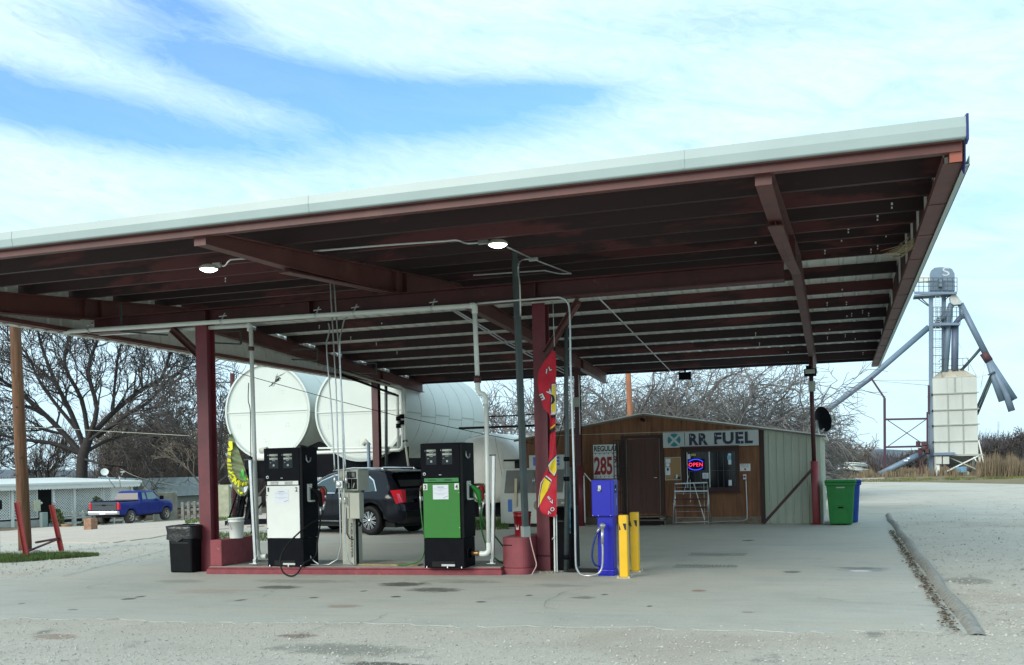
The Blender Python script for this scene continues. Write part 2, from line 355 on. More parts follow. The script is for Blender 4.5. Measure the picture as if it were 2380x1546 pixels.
m_verge = ground_mat('leaf litter', (.13, .105, .07), (.07, .075, .035), (.2, .16, .11), fine=6, bumps=1., bd=.08)
xs = [-900, -400, -200, -120] + [-90+3*i for i in range(42)] + [60, 120, 250, 500, 1200]
ys = [-60, -20, 0] + [4+4*i for i in range(32)] + [160, 250, 500, 1200, 3500]
g = MB(); g.add([(x, y, h(x, y)) for y in ys for x in xs], [(j*len(xs)+i, j*len(xs)+i+1, (j+1)*len(xs)+i+1, (j+1)*len(xs)+i) for j in range(len(ys)-1) for i in range(len(xs)-1)])
tag(g.build('ground', m_gravel), kind='structure')
# concrete apron with an uneven front edge
random.seed(5)
fe = []
for i in range(121):
    t_ = i/120; x = -14.2+15.3*t_; y = 8.8+.085*(x+14.2) + .07*sin(x*2.1) + .04*sin(x*5.3) + random.uniform(-.07, .07); fe.append((x, y))
slab_poly = fe + [(1.22, 30.4), (-15.6, 30.4), (-14.75, 19.2), (-12.75, 12.4), (-13.2, 10.5)]
tag(sheet('concrete_slab', [(x, y) for x, y in slab_poly], 3., .005, m_slab, hf=lambda x, y: 0., thick=.008), kind='structure')
# asphalt kerb along the right edge of the apron
c = MB(); pr = []
for i in range(61):
    y = 10.0+20.3*i/60; x = 1.17+.006*(y-10)+.02*sin(y*1.3); w = .085*(1+.12*sin(y*2.3)); hh = .085*(1+.12*sin(y*3.1+1)) * min(1, .2+i/4)
    pr.append([(x-w+w*2*k/8., y, hh*sin(pi*k/8.)**.7 if 0 < k < 8 else 0.) for k in range(9)])
c.add([p for r in pr for p in r], [(i*9+k, i*9+k+1, (i+1)*9+k+1, (i+1)*9+k) for i in range(60) for k in range(8)], True)
tag(c.build('kerb', m_curb), kind='structure')
# dead leaves and dirt in the joint beside the kerb
c = MB()
for i in range(900):
    y = random.uniform(10.1, 24); x = 1.0+.006*(y-10)+random.gauss(0, .035); s = random.uniform(.01, .03); a = random.uniform(0, 6.3); z = .014+random.uniform(0, .02)
    c.quad((x+s*cos(a), y+s*sin(a), z), (x-s*sin(a), y+s*cos(a), z+random.uniform(0, .015)), (x-s*cos(a), y-s*sin(a), z), (x+s*sin(a), y-s*cos(a), z+random.uniform(0, .015)))
tag(c.build('leaf_litter', M('dead leaves', (.11, .075, .045), .9, var=.5, scale=30)), 'brown leaf litter lying in the joint beside the kerb', 'leaf litter', kind='stuff')
# road to the left, following the fall of the land
def seg(pts):
    r = []
    for (a, b), (c_, d_) in zip(pts, pts[1:]):
        for k in range(6): r.append(gt(a+(c_-a)*k/6., b+(d_-b)*k/6.+random.uniform(-.8, .8)).to_2d())
    return r+[gt(*pts[-1]).to_2d()]
road = [tuple(p) for p in seg([(-60, 1262), (0, 1259), (130, 1262), (250, 1262), (330, 1254), (430, 1238), (560, 1226), (640, 1222)])]
road += [tuple(p) for p in reversed(seg([(-60, 1236), (60, 1230), (160, 1221), (250, 1221), (400, 1205), (480, 1196), (640, 1190)]))]
sheet('road', road, 2., .01, m_road, thick=.04)
lit = [tuple(p) for p in seg([(-80, 1240), (60, 1234), (160, 1225), (240, 1224), (400, 1208), (480, 1199), (640, 1193), (760, 1190)])] 
lit += [(-30, 130), (-120, 130), (-120, 40)]
sheet('verge', lit, 3., .005, m_verge)
fld = [tuple(gz(u, v).to_2d()) for u, v in [(1700, 1122), (1900, 1121), (2000, 1120), (2150, 1121), (2250, 1123), (2400, 1126)]] + [(400, 60), (900, 900), (300, 2500), (-200, 2500), (-40, 200)]
sheet('field', fld, 40., .006, m_field)
# far haze-blue wooded hills
m_hill = M('haze-blue wooded hills', (.1, .12, .14), .95, var=.3, scale=.02, bump=.0)  # distance haze mixed into the woods' blue-grey base colour
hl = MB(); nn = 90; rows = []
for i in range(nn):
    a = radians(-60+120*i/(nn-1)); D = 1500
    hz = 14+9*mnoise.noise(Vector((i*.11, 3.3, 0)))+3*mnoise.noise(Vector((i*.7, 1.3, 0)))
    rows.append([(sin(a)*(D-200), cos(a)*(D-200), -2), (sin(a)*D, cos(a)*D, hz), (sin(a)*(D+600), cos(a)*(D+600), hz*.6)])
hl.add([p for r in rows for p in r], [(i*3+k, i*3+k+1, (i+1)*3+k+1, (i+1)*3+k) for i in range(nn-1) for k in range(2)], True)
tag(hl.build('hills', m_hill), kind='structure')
q = MB()
for (a, b) in (((-15.0, 19.7), (1.15, 19.95)), ((-14.9, 24.9), (1.2, 25.05)), ((-12.2, 13.2), (-14.2, 18.9))):
    a = Vector((*a, .0155)); b = Vector((*b, .0155)); n = 14; R = random.Random(3)
    pts = [a+(b-a)*k/n+Vector((R.uniform(-.012, .012), R.uniform(-.012, .012), 0)) for k in range(n+1)]
    for p, e in zip(pts, pts[1:]): d = (e-p).normalized(); s_ = Vector((-d.y, d.x, 0))*.007; q.quad(p-s_, e-s_, e+s_, p+s_)
tag(q.build('slab_joints', M('dirty joint', (.2, .21, .19), .95)), kind='structure')
q = MB(); R = random.Random(12)
for (u, v, du, n) in ((1300, 1420, 26, 26), (520, 1400, -22, 20), (1700, 1300, 24, 18), (900, 1430, 20, 16), (1900, 1390, -18, 20), (1450, 1260, 20, 14), (250, 1370, 24, 14)):
    p = gz(u, v); a = R.uniform(0, 6.28)
    for k in range(n):
        a += R.gauss(0, .35); e = p+Vector((cos(a), sin(a), 0))*R.uniform(.06, .16); d = (e-p).normalized(); s_ = Vector((-d.y, d.x, 0))*R.uniform(.002, .005); z_ = Vector((0, 0, .015)); q.quad(p-s_+z_, e-s_+z_, e+s_+z_, p+s_+z_); p = e
tag(q.build('slab_cracks', M('dark crack', (.16, .165, .15), .95)), kind='structure')
for i, (u, v) in enumerate(((1640, 1318), (1668, 1290))):
    p = gz(u, v); T_ = MB()
    for k in range(16): T_.box((p.x-.45+k*.06, p.y, .017), (.02, .34, .008))
    T_.box((p.x, p.y-.18, .017), (1.0, .02, .008)); T_.box((p.x, p.y+.18, .017), (1.0, .02, .008))
    tag(T_.build('drain_grate', M('dull iron', (.28, .3, .28), .9)), ('nearer' if i == 0 else 'farther')+' of the two faint drain grates set in the slab', 'drain grate', 'drain grates in the slab')
# loose stones on the gravel
random.seed(11)
def stones(name, mat, n, region, smin, smax, seed):
    random.seed(seed); mb = MB()
    for _ in range(n):
        u, v = region(); p = gt(u, v); s = random.uniform(smin, smax)*random.choice((.6, .8, 1, 1.3))
        if -12.7 < p.x < 1.3 and 8.95+.085*(p.x+14.2) < p.y: 
            if p.y > 9.35+.085*(p.x+14.2) or random.random() < .55:
                if random.random() < .97: continue
        a = random.uniform(0, 6.3); pts = []
        for k in range(5): t = a+k*2*pi/5; q = s*random.uniform(.7, 1.2); pts.append((p.x+q*cos(t), p.y+q*sin(t), p.z+.002))
        q = s*.4; z = p.z+s*random.uniform(.5, 1.)
        top = [(p.x+q*cos(a+k*2*pi/3+.4), p.y+q*sin(a+k*2*pi/3+.4), z) for k in range(3)]
        mb.add(pts+top, [(0, 1, 5), (1, 2, 6, 5), (2, 3, 6), (3, 4, 7, 6), (4, 0, 5, 7), (5, 6, 7)])
    return tag(mb.build(name, mat), kind='stuff')
def rg_fore(): return random.uniform(-20, 2400), 1400+160*random.random()**.7
o = stones('gravel', M('pale stones', (.4, .39, .35), .95, var=.5, scale=9), 9000, rg_fore, .004, .013, 1); tag(o, 'loose pale gravel scattered over the foreground ground', 'gravel')
def rg_mid(): return (random.uniform(-20, 470), random.uniform(1265, 1345)) if random.random() < .4 else (random.uniform(2080, 2400), random.uniform(1150, 1480))
o = stones('gravel', M('dark stones', (.36, .35, .31), .9, var=.5, scale=2.5), 3400, rg_mid, .01, .022, 2); tag(o, 'loose grey gravel on the lot to the left and right of the slab', 'gravel')
# ================================================================== canopy
def zr(y): return 4.34+.0925*(y-9.4) if y < 17 else 5.043-.0535*(y-17)
XL, XR = -12.95, 1.08
can = Thing('fuel_canopy', 'long maroon steel fuel canopy with white fascia over the pumps', 'canopy', (-6, 18, 0))
def isec(mb, a, b, hw, hh, ft=.02, web=.016, top=True):
    """I-beam between a and b (centre line), hh = half height"""
    a = Vector(a); b = Vector(b)
    for s in (-1, 1): mb.bar(a+Vector((0, 0, s*(hh-ft/2))), b+Vector((0, 0, s*(hh-ft/2))), hw*2, ft)
    mb.bar(a, b, web, hh*2-ft*2-.004)
    return mb
def depth(y):
    pts = [(9.35, .155), (11.25, .26), (13, .32), (14.5, .355), (17, .33), (20, .285), (29.5, .27)]
    for (a, da), (b, db) in zip(pts, pts[1:]):
        if y <= b: return da+(db-da)*(y-a)/(b-a)
    return .27
for x in (-12.68, -6.65, -.6):
    mb = MB(); Ys = [9.36, 10.3, 11.25, 13, 14.5, 17, 20, 23, 26, 29.45]
    for ya, yb in zip(Ys, Ys[1:]):
        ta, tb = zr(ya), zr(yb); ba, bb = ta-depth(ya), tb-depth(yb)
        mb.add([(x-.008, ya, ba), (x+.008, ya, ba), (x+.008, ya, ta), (x-.008, ya, ta), (x-.008, yb, bb), (x+.008, yb, bb), (x+.008, yb, tb), (x-.008, yb, tb)], [(0, 1, 5, 4), (1, 2, 6, 5), (2, 3, 7, 6), (3, 0, 4, 7)])
        for za, zb in ((ta-.008, tb-.008), (ba+.008, bb+.008)): mb.bar((x, ya, za), (x, yb, zb), .15, .016)
    mb.box((x, 9.352, zr(9.35)-.08), (.15, .012, .17))
    for y in (14.35, 14.75, 26.4): mb.box((x, y, zr(y)-depth(y)/2), (.14, .012, depth(y)-.03))
    can.part(mb, 'rafter', m_beam)
    mb = MB(); mb.bar((x, 11.1, zr(11.1)-depth(11.1)-.055), (x, 14.28, zr(14.28)-depth(14.28)-.012), .16, .014); mb.bar((x, 11.12, zr(11.1)-depth(11.1)-.03), (x, 14.28, zr(14.28)-depth(14.28)-.006), .01, .05)
    can.part(mb, 'stiffener_plate', m_beam)
GY = 14.55
mb = MB(); isec(mb, (-12.6, GY, 4.325), (-.68, GY, 4.325), .13, .135, .018)
for x in (-10.2, -4.33, -8.2): 
    for s in (-1, 1): mb.box((x, GY+s*.066, 4.325), (.012, .11, .23))
can.part(mb, 'girder', m_maroon)
# purlins: C sections under the deck
py = [10.82, 11.97, 13.12, 14.27, 15.4, 16.6, 17.45, 18.85, 20.22, 21.58, 22.98, 24.44, 25.93, 27.45, 28.9]
def cpur(y):
    mb = MB(); z0 = zr(y)+.003; z1 = z0+.2
    mb.box2((XL+.05, y-.003, z0), (XR-.03, y+.003, z1)); mb.box2((XL+.05, y+.003, z0), (XR-.03, y+.06, z0+.005)); mb.box2((XL+.05, y+.003, z1-.006), (XR-.03, y+.06, z1-.001)); mb.box2((XL+.05, y+.056, z0+.005), (XR-.03, y+.06, z0+.02)); return mb
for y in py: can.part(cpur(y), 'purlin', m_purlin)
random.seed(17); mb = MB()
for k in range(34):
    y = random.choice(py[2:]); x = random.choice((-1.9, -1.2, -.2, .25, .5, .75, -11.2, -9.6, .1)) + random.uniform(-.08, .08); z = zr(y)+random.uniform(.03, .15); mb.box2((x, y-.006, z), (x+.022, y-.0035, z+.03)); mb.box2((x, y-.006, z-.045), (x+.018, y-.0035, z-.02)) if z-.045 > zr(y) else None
can.part(mb, 'sky_hole_dots', m_white)  # white dabs painted for sky light showing through roof holes
# deck: ribbed sheet, both slopes
def deck(y0, y1, over=0):
    mb = MB(); prof = []; x = XL
    while x < XR-.02:
        prof += [(x, 0), (x+.2, 0), (x+.225, .035), (x+.275, .035), (x+.3, 0)]; x += .305
    prof = [p for p in prof if p[0] < XR-.02] + [(XR, 0)]
    vs = [(px, y, zr(y)+.206+pz) for y in (y0, y1) for px, pz in prof]; n = len(prof)
    mb.add(vs, [(i, i+1, n+i+1, n+i) for i in range(n-1)])
    vs = [(px, y, zr(y)+.2075+pz) for y in (y0, y1) for px, pz in prof]
    return mb
mb = deck(9.46, 17.0); d2 = deck(17.0, 29.5); mb.add(d2.v, d2.f); can.part(mb, 'roof_deck', m_galv, fix=False)
# eave strut and fascia at the front
mb = MB(); mb.box2((XL+.02, 9.27, 4.262), (XR-.03, 9.276, 4.53)); mb.box2((XL+.02, 9.276, 4.262), (XR-.03, 9.36, 4.268)); mb.box2((XL+.02, 9.22, 4.334), (XR-.03, 9.268, 4.342)); mb.box2((XL+.02, 9.355, 4.27), (XR-.03, 9.36, 4.3)); can.part(mb, 'eave_strut', m_beam)
mb = MB()
prof = [(9.2, 4.345), (9.185, 4.35), (9.178, 4.358), (9.162, 4.435), (9.17, 4.522), (9.185, 4.526), (9.4, 4.56), (9.4, 4.552), (9.25, 4.52), (9.25, 4.345)]
xs_ = [XL, -9.1, -5.2, -1.3, XR]
for a, b in zip(xs_, xs_[1:]): mb.prism(prof, 'X', a+.002, b-.0005)
for x in xs_[1:-1]: mb.prism([(p[0]-.004, p[1]) for p in prof[1:5]]+[(9.2, 4.52), (9.2, 4.35)], 'X', x-.02, x+.012)
random.seed(3)
for i in range(18): x = XL+.4+i*.78; mb.lathe((x, 9.2, 4.527), [(.006, 0), (.006, .006), (0, .01)], 6)
can.part(mb, 'fascia', m_white_trim)
mb = MB(); mb.prism([(9.165, 4.325), (9.155, 4.54), (9.35, 4.57), (9.6, 4.56), (9.5, 4.4), (9.3, 4.32)], 'X', XR+.001, XR+.02); mb.prism([(9.42, 4.1), (9.3, 4.32), (9.5, 4.5), (9.6, 4.2)], 'X', XR+.0, XR+.01)
can.part(mb, 'end_cap', M('dark blue trim', (.012, .02, .16), .4))
mb = MB(); mb.box2((XR-.12, 9.3, 4.27), (XR-.04, 9.38, 4.34)); mb.bar((XR-.07, 9.34, 4.19), (XR-.07, 9.3, 4.34), .1, .05); can.part(mb, 'corner_post', M('salmon steel', (.36, .11, .075), .5))
# rake channels and the sheeted sides
for x, s in ((XR, -1), (XL, 1)):
    mb = MB(); z = 4.2
    mb.box2((x+s*.165, 9.42, z), (x, 29.4, z+.006)); mb.box2((x+s*.165, 9.42, z+.006), (x+s*.159, 29.4, z+.07)); mb.box2((x, 9.42, z+.006), (x+s*.006, 29.4, z+.09))
    for k in range(1, 14): y = 9.42+k*1.45; mb.box2((x+s*.17, y, z-.006), (x+s*.002, y+.09, z-.001))
    can.part(mb, 'rake_channel', m_beam)
    mb = MB(); pts = []; y = 9.36
    while y < 29.45:
        for dy, dx in ((0, 0), (.2, 0), (.225, .03), (.275, .03)): pts.append((y+dy, dx))
        y += .3
    n = len(pts); vs = [(x-s*(.012+dx), y, 4.195) for y, dx in pts] + [(x-s*(.012+dx), y, zr(y)+.2 if x > 0 else zr(y)+.21) for y, dx in pts]
    mb.add(vs, [(i, i+1, n+i+1, n+i) for i in range(n-1)])
    mb.box2((x-s*.05, 9.4, 4.17), (x-s*.043, 29.45, 4.25)); mb.box2((x-s*.05, 9.4, 4.17), (x, 29.45, 4.176))
    can.part(mb, 'rake_panel', m_white_trim if x > 0 else m_galv, fix=False)
for x, s in ((XR, -1), (XL, 1)):
    mb = MB(); ys_ = [9.4, 13, 17, 21, 25, 29.4]
    for a, b in zip(ys_, ys_[1:]):
        mb.add([(x+s*.006, a, 4.3), (x+s*.006, b, 4.3), (x+s*.006, b, zr(b)+.2), (x+s*.006, a, zr(a)+.2)], [(0, 1, 2, 3)])
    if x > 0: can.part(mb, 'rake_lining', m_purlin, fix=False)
for k, y in enumerate((10.5, 11.6, 12.9, 14.1, 15.2, 16.4, 18.2, 20.9)):
    mb = MB(); mb.box2((XR-.04, y, 4.29), (XR-.01, y+.03, zr(y)+.12)); can.part(mb, 'light_slit', m_galv)  # pale bars standing for daylight through slits in the side
# rear gutter beam
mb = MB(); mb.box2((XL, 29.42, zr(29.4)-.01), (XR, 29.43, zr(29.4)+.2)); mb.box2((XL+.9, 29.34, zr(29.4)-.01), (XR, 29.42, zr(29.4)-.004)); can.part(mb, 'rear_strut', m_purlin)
# columns
def wcol(x, y, z1, w=.22, d=.24, base=True, z0=0.):
    mb = MB(); 
    for s in (-1, 1): mb.box2((x-w/2, y+s*(d/2-.012)-.01, z0+.02), (x+w/2, y+s*(d/2-.012)+.01, z1))
    for s in (-1, 1): mb.box2((x+s*.04-.006, y-d/2+.03, z0+.02), (x+s*.04+.006, y+d/2-.03, z1))
    mb.box2((x-w/2-.015, y-d/2-.015, z0), (x+w/2+.015, y+d/2+.015, z0+.018)); return mb
can.part(wcol(-10.17, 14.38, 4.19), 'column', m_column); can.part(wcol(-4.4, 14.95, 4.19, w=.205), 'column', m_column)
mb = MB(); mb.box((-10.3, 14.35, 4.17), (.1, .1, .03))
for (x0, zz0, x1, yy) in ((-10.28, 3.62, -10.88, 14.45), (-4.3, 3.35, -3.72, 14.75)):
    mb = MB(); s = -1 if x1 < x0 else 1
    isec(mb, (x0, yy, zz0), (x1, yy-.02, 4.17), .07, .065, .014); can.part(mb, 'knee_brace', m_beam)
for x, y, w in ((-12.85, 26.4, .2), (-6.72, 26.25, .15)):
    mb = wcol(x, y, zr(y)-depth(y), w, w); can.part(mb, 'rear_post', m_maroon)
m_pink = M('faded maroon pipe', (.3, .06, .07), .5, var=.15)
mb = MB(); mb.tube([(-6.66, 26.12, 0), (-6.66, 26.12, 1.62)], .085, 16); can.part(mb, 'post_sleeve', m_column)
mb = MB(); mb.tube([(-.6, 26.35, 1.5), (-.63, 26.35, zr(26.3)-.27)], .056, 14); can.part(mb, 'rear_post', m_maroon)
mb = MB(); mb.tube([(-.57, 26.35, 0), (-.59, 26.35, 1.62)], .1, 18); mb.box2((-.72, 26.2, 0), (-.42, 26.5, .015)); can.part(mb, 'post_sleeve', m_pink)
mb = MB(); mb.bar((-.66, 26.28, 1.4), (-1.88, 26.3, .04), .07, .07); mb.bar((-.66, 26.28, 1.4), (-1.88, 26.3, .04), .1, .02); can.part(mb, 'diagonal_brace', m_rust)
# ================================================================== island and what stands on it
isl = Thing('fuel_island', 'low red painted concrete island under the two pumps', 'pump island', (-7.3, 14.5, 0))
mb = MB()
F0 = [(-9.88, 13.86), (-4.98, 14.24)]
def isl_y(x): return 13.86+(x+9.88)*.078
mb.prism([(-9.88, 13.86), (-4.9, 14.25), (-4.9, 15.3), (-9.88, 15.1)], 'Z', 0, .085)
mb.prism([(-9.86, 13.885), (-4.92, 14.275), (-4.92, 15.28), (-9.86, 15.08)], 'Z', .085, .118)
isl.part(mb, 'island_kerb', m_island, bevel=.012)
mb = MB(); mb.prism([(-9.845, 13.9), (-4.93, 14.29), (-4.93, 15.26), (-9.845, 15.07)], 'Z', .118, .128); isl.part(mb, 'island_top', m_conc)
mb = MB(); mb.box2((-9.85, 13.93, .128), (-9.63, 15.0, .56)); isl.part(mb, 'end_block', m_island, bevel=.015)
mb = MB(); mb.box2((-7.35, 14.3, .128), (-6.3, 14.5, .15)); isl.part(mb, 'cover_plate', M('rusty cover plate', (.3, .24, .12), .8, var=.4, scale=8))
# rounded block that carries the dark pole
def rblock(mb, x0, x1, y0, y1, z0, z1, r):
    pts = []
    for cx_, cy_, a0 in ((x1-r, y0+r, -90), (x1-r, y1-r, 0), (x0+r, y1-r, 90), (x0+r, y0+r, 180)):
        for k in range(6): t = radians(a0+k*18); pts.append((cx_+r*cos(t), cy_+r*sin(t)))
    mb.prism(pts, 'Z', z0, z1); return pts
blk = Thing('concrete_block', 'rounded red painted concrete block at the right end of the island', 'concrete block', (-4.75, 14.8, 0))
mb = MB(); rblock(mb, -4.97, -4.5, 14.36, 15.3, 0, .1, .12); rblock(mb, -4.95, -4.52, 14.38, 15.28, .1, .57, .12); blk.part(mb, 'block', m_blockp, bevel=.012)
mb = MB(); mb.bar((-4.93, 14.378, .455), (-4.77, 14.376, .45), .006, .012); blk.part(mb, 'crack', m_black)
rub = MB(); random.seed(8)
for i in range(240):
    x = random.gauss(-4.4, .13); y = random.gauss(14.72, .06); s = random.uniform(.008, .025); rub.box((x, y, s*.5), (s, s*1.2, s), random.uniform(0, 3))
tag(rub.build('rubble', M('crumbled mortar', (.36, .33, .26), .9, var=.3, scale=20)), 'crumbled mortar rubble heaped at the foot of the maroon column', 'rubble', kind='stuff')
# --- dispensers
def pump(name, label, X0, Y0, kind):
    """X0,Y0: front left foot; .66 wide, .52 deep, 1.9 tall"""
    T = Thing(name, label, 'fuel pump', (X0+.34, Y0+.26, .128), group='pumps on the island')
    W = .68; D = .5; z0 = .128; x = X0; y = Y0
    mb = MB(); mb.box2((x+.01, y+.015, z0), (x+W-.01, y+D-.015, z0+.45)); T.part(mb, 'base', m_black, bevel=.008)
    mb = MB(); mb.box2((x+.14, y+.004, z0+.02), (x+.52, y+.014, z0+.1)); T.part(mb, 'base_opening', m_rubber)
    mb = MB(); mb.box2((x+.3, y-.004, z0+.03), (x+.52, y+.003, z0+.06)); T.part(mb, 'conduit_bracket', m_steel)
    z1 = z0+.455; z2 = z0+1.91
    mb = MB(); mb.box2((x, y+.02, z1), (x+W-.0, y+D, z2)); T.part(mb, 'cabinet', m_black, bevel=.012)
    mb = MB(); mb.box2((x-.012, y+.0, z2-.53), (x+W-.045, y+.02, z2-.004)); T.part(mb, 'head', m_black, bevel=.006)
    mb = MB(); mb.box2((x+W-.043, y+.002, z1), (x+W+.004, y+.019, z2-.002)); T.part(mb, 'corner_trim', m_blackm, bevel=.004)
    panel = m_white if kind == 1 else m_green
    mb = MB(); mb.box2((x+.02, y+.0, z1+.005), (x+W-.06, y+.02, z2-.55-.06)); pn = T.part(mb, 'front_panel', panel, bevel=.004)
    lb = MB(); lb.box2((x+.045, y-.006, z2-.595), (x+W-.07, y-.0, z2-.535)); T.part(lb, 'fuel_band', m_white if kind == 1 else m_dkgreen)
    for k, xx in enumerate((x+.18, x+.44)):
        if kind == 1:
            t = text_mb('UNLEADED', .019, (xx, y-.007, z2-.563), align='CENTER', width=.15, bold=.01); text_mb('REGULAR', .019, (xx, y-.007, z2-.589), align='CENTER', width=.14, bold=.01, mb=t)
        else: t = text_mb('DIESEL', .022, (xx, y-.007, z2-.577), align='CENTER', width=.13, bold=.01)
        T.part(t, 'lettering', m_text_black)
        # displays
        wx0 = xx-.085
        mb = MB(); mb.box2((wx0-.01, y-.004, z2-.33), (wx0+.16, y-.0005, z2-.09)); T.part(mb, 'display_window', m_glass)
        mb = MB(); mb.box2((wx0, y-.008, z2-.128), (wx0+.15, y-.0045, z2-.1)); mb.box2((wx0, y-.008, z2-.188), (wx0+.15, y-.0045, z2-.16)); T.part(mb, 'readout', m_lcd)
        t = text_mb('14708' if k == 0 else '2818', .016, (wx0+.145, y-.0085, z2-.122), align='RIGHT', bold=.01, depth=.001); text_mb('10434' if k == 0 else '02068', .016, (wx0+.145, y-.0085, z2-.182), align='RIGHT', bold=.01, depth=.001, mb=t); T.part(t, 'digits', m_text_black)
        t = text_mb('TOTAL SALE', .009, (wx0+.075, y-.005, z2-.147), align='CENTER', bold=.01, depth=.001); text_mb('GALLONS', .009, (wx0+.075, y-.005, z2-.207), align='CENTER', bold=.01, depth=.001, mb=t)
        text_mb('$', .016, (wx0-.03, y-.005, z2-.122), bold=.02, depth=.001, mb=t); T.part(t, 'lettering', m_text_white)
        mb = MB(); mb.box2((wx0+.06, y-.007, z2-.295), (wx0+.09, y-.0045, z2-.265)); mb.box2((wx0+.01, y-.007, z2-.24), (wx0+.03, y-.0045, z2-.232)); T.part(mb, 'sticker', m_lcd)
    t = MB(); t.lathe((x+.05, y-.002, z2-.47), [(.024, 0), (.024, -.004), (.001, -.004)], 16, 'Y'); T.part(t, 'round_sticker', m_paper)
    t = MB(); t.lathe((x+.05, y-.0065, z2-.47), [(.013, 0), (.013, -.002), (.001, -.002)], 12, 'Y'); T.part(t, 'round_mark', m_black)
    t = MB(); t.box2((x+.29, y-.004, z2-.49), (x+.33, y-.0005, z2-.482)); T.part(t, 'maker_plate', m_paper)
    zt = z2-.61
    for k, (s_, xx) in enumerate(((('1', '2'), ('3', '4'))[kind-1][i], (x+.06, x+W-.105)[i]) for i in range(2)):
        if kind == 2: q = MB(); q.box2((xx-.035, y-.003, zt-.105), (xx+.035, y-.0005, zt-.012)); T.part(q, 'number_plate', m_white)
        T.part(text_mb(s_, .07, (xx, y-.0035, zt-.095), align='CENTER', width=.04 if s_ != '1' else .026, bold=.02), 'number', m_text_black)
    # notice
    nx = x+.175 if kind == 1 else x+.185; nz = zt-.06 if kind == 1 else zt-.03
    q = MB(); q.box2((nx, y-.003, nz-.22), (nx+.255, y-.0005, nz)); T.part(q, 'notice', m_paper)
    t = text_mb('Customers:', .016, (nx+.127, y-.0035, nz-.04), align='CENTER', bold=.02, width=.11)
    for dz, w_ in ((.066, .22), (.09, .09), (.132, .21), (.154, .11)): text_mb('please pay inside before you pump fuel' if w_ > .15 else 'thank you', .011, (nx+.127, y-.0035, nz-dz), align='CENTER', width=w_, mb=t)
    t.tube([(nx+.17, y-.004, nz-.198), (nx+.195, y-.004, nz-.19), (nx+.205, y-.004, nz-.18), (nx+.225, y-.004, nz-.185), (nx+.24, y-.004, nz-.172)], .003, 5); T.part(t, 'notice_text', m_ink)
    for zz in (zt-.15, z1+.16): q = MB(); q.lathe((x+.035 if kind == 1 else x+W-.07, y-.001, zz), [(.008, 0), (.008, -.006), (0, -.006)], 8, 'Y'); T.part(q, 'lock', m_black if kind == 1 else m_steel)
    # right side: boot, hook, nozzle, filter, hose
    xr = x+W
    q = MB(); q.tube([(xr+.004, y+.13, z2-.13), (xr+.012, y+.13, z2-.21), (xr+.03, y+.15, z2-.24), (xr+.035, y+.2, z2-.22), (xr+.03, y+.23, z2-.17)], .012, 8); T.part(q, 'hose_hook', m_steel)
    q = MB(); q.box2((xr+.004, y+.14, zt-.26), (xr+.03, y+.165, zt+.02)); q.box2((xr+.004, y+.165, zt-.0), (xr+.03, y+.26, zt+.02)); q.box2((xr+.004, y+.235, zt-.06), (xr+.03, y+.26, zt)); q.box2((xr+.004, y+.165, zt-.27), (xr+.06, y+.3, zt-.245)); q.box2((xr+.003, y+.165, zt-.245), (xr+.008, y+.235, zt)); T.part(q, 'nozzle_boot', m_pvc)
    nm = m_blackm if kind == 1 else M('green nozzle grip', (.02, .24, .03), .45)
    q = MB(); A0 = Vector((xr+.06, y+.2, zt-.05)); q.tube([A0, A0+Vector((.03, .04, -.04)), A0+Vector((.07, .08, -.09)), A0+Vector((.09, .1, -.2)), A0+Vector((.09, .1, -.3))], [.02, .035, .05, .035, .024], 10)
    q.tube([A0+Vector((.03, .03, -.05)), A0+Vector((.03, .0, -.16)), A0+Vector((.07, .05, -.24))], .01, 8); nz_ = T.part(q, 'nozzle', nm)
    q = MB(); q.tube([A0+Vector((.01, .01, -.01)), A0+Vector((-.02, -.02, .03)), A0+Vector((-.045, -.04, .04))], .012, 8); T.part(q, 'spout', m_chrome, parent=nz_)
    q = MB(); q.lathe((xr+.16, y+.36, zt-.3), [(.04, 0), (.05, .02), (.05, .22), (.03, .235)], 14); T.part(q, 'filter', m_red)
    q = MB(); q.tube([(xr, y+.36, zt-.05), (xr+.12, y+.36, zt-.04), (xr+.2, y+.35, zt-.045), (xr+.235, y+.34, zt-.09), (xr+.235, y+.33, zt-.17)], .021, 8); T.part(q, 'swivel', M('bronze fitting', (.1, .06, .035), .5, .3))
    q = MB(); B0 = A0+Vector((.09, .1, -.3)); B1 = Vector((xr+.235, y+.33, zt-.17))
    q.tube([B0, B0+Vector((.0, 0, -.14))], .018, 8); q.tube([B1, B1+Vector((-.01, 0, -.05))], .016, 8); q.tube([B1+Vector((-.015, 0, -.1)), B1+Vector((-.05, -.02, -.24))], .018, 8); T.part(q, 'hose_coupling', m_steel)
    hm = m_rubber if kind == 1 else M('green hose', (.02, .13, .03), .45)
    q = MB(); B0 = B0+Vector((0, 0, -.14)); B1 = B1+Vector((-.05, -.02, -.24))
    if kind == 1:
        pts = [B0, B0+Vector((.04, -.1, -.16)), B0+Vector((.1, -.3, -.4)), B0+Vector((.13, -.42, -.62)), Vector((xr+.19, y-.33, .22)), Vector((xr+.1, y-.4, .06)), Vector((xr-.03, y-.42, .035)), Vector((xr-.16, y-.4, .12)), Vector((xr-.2, y-.36, .32)), Vector((xr-.14, y-.22, .52)), Vector((xr-.02, y-.05, .7)), Vector((xr+.08, y+.15, .83)), B1+Vector((-.02, -.02, -.12)), B1]
    else:
        pts = [B0, B0+Vector((.0, .04, -.2)), B0+Vector((.04, .1, -.45)), Vector((xr+.22, y+.5, .32)), Vector((xr+.36, y+.6, .17)), Vector((xr+.45, y+.7, .16)), Vector((xr+.4, y+.8, .3)), Vector((xr+.3, y+.7, .5)), B1+Vector((0, .02, -.2)), B1]
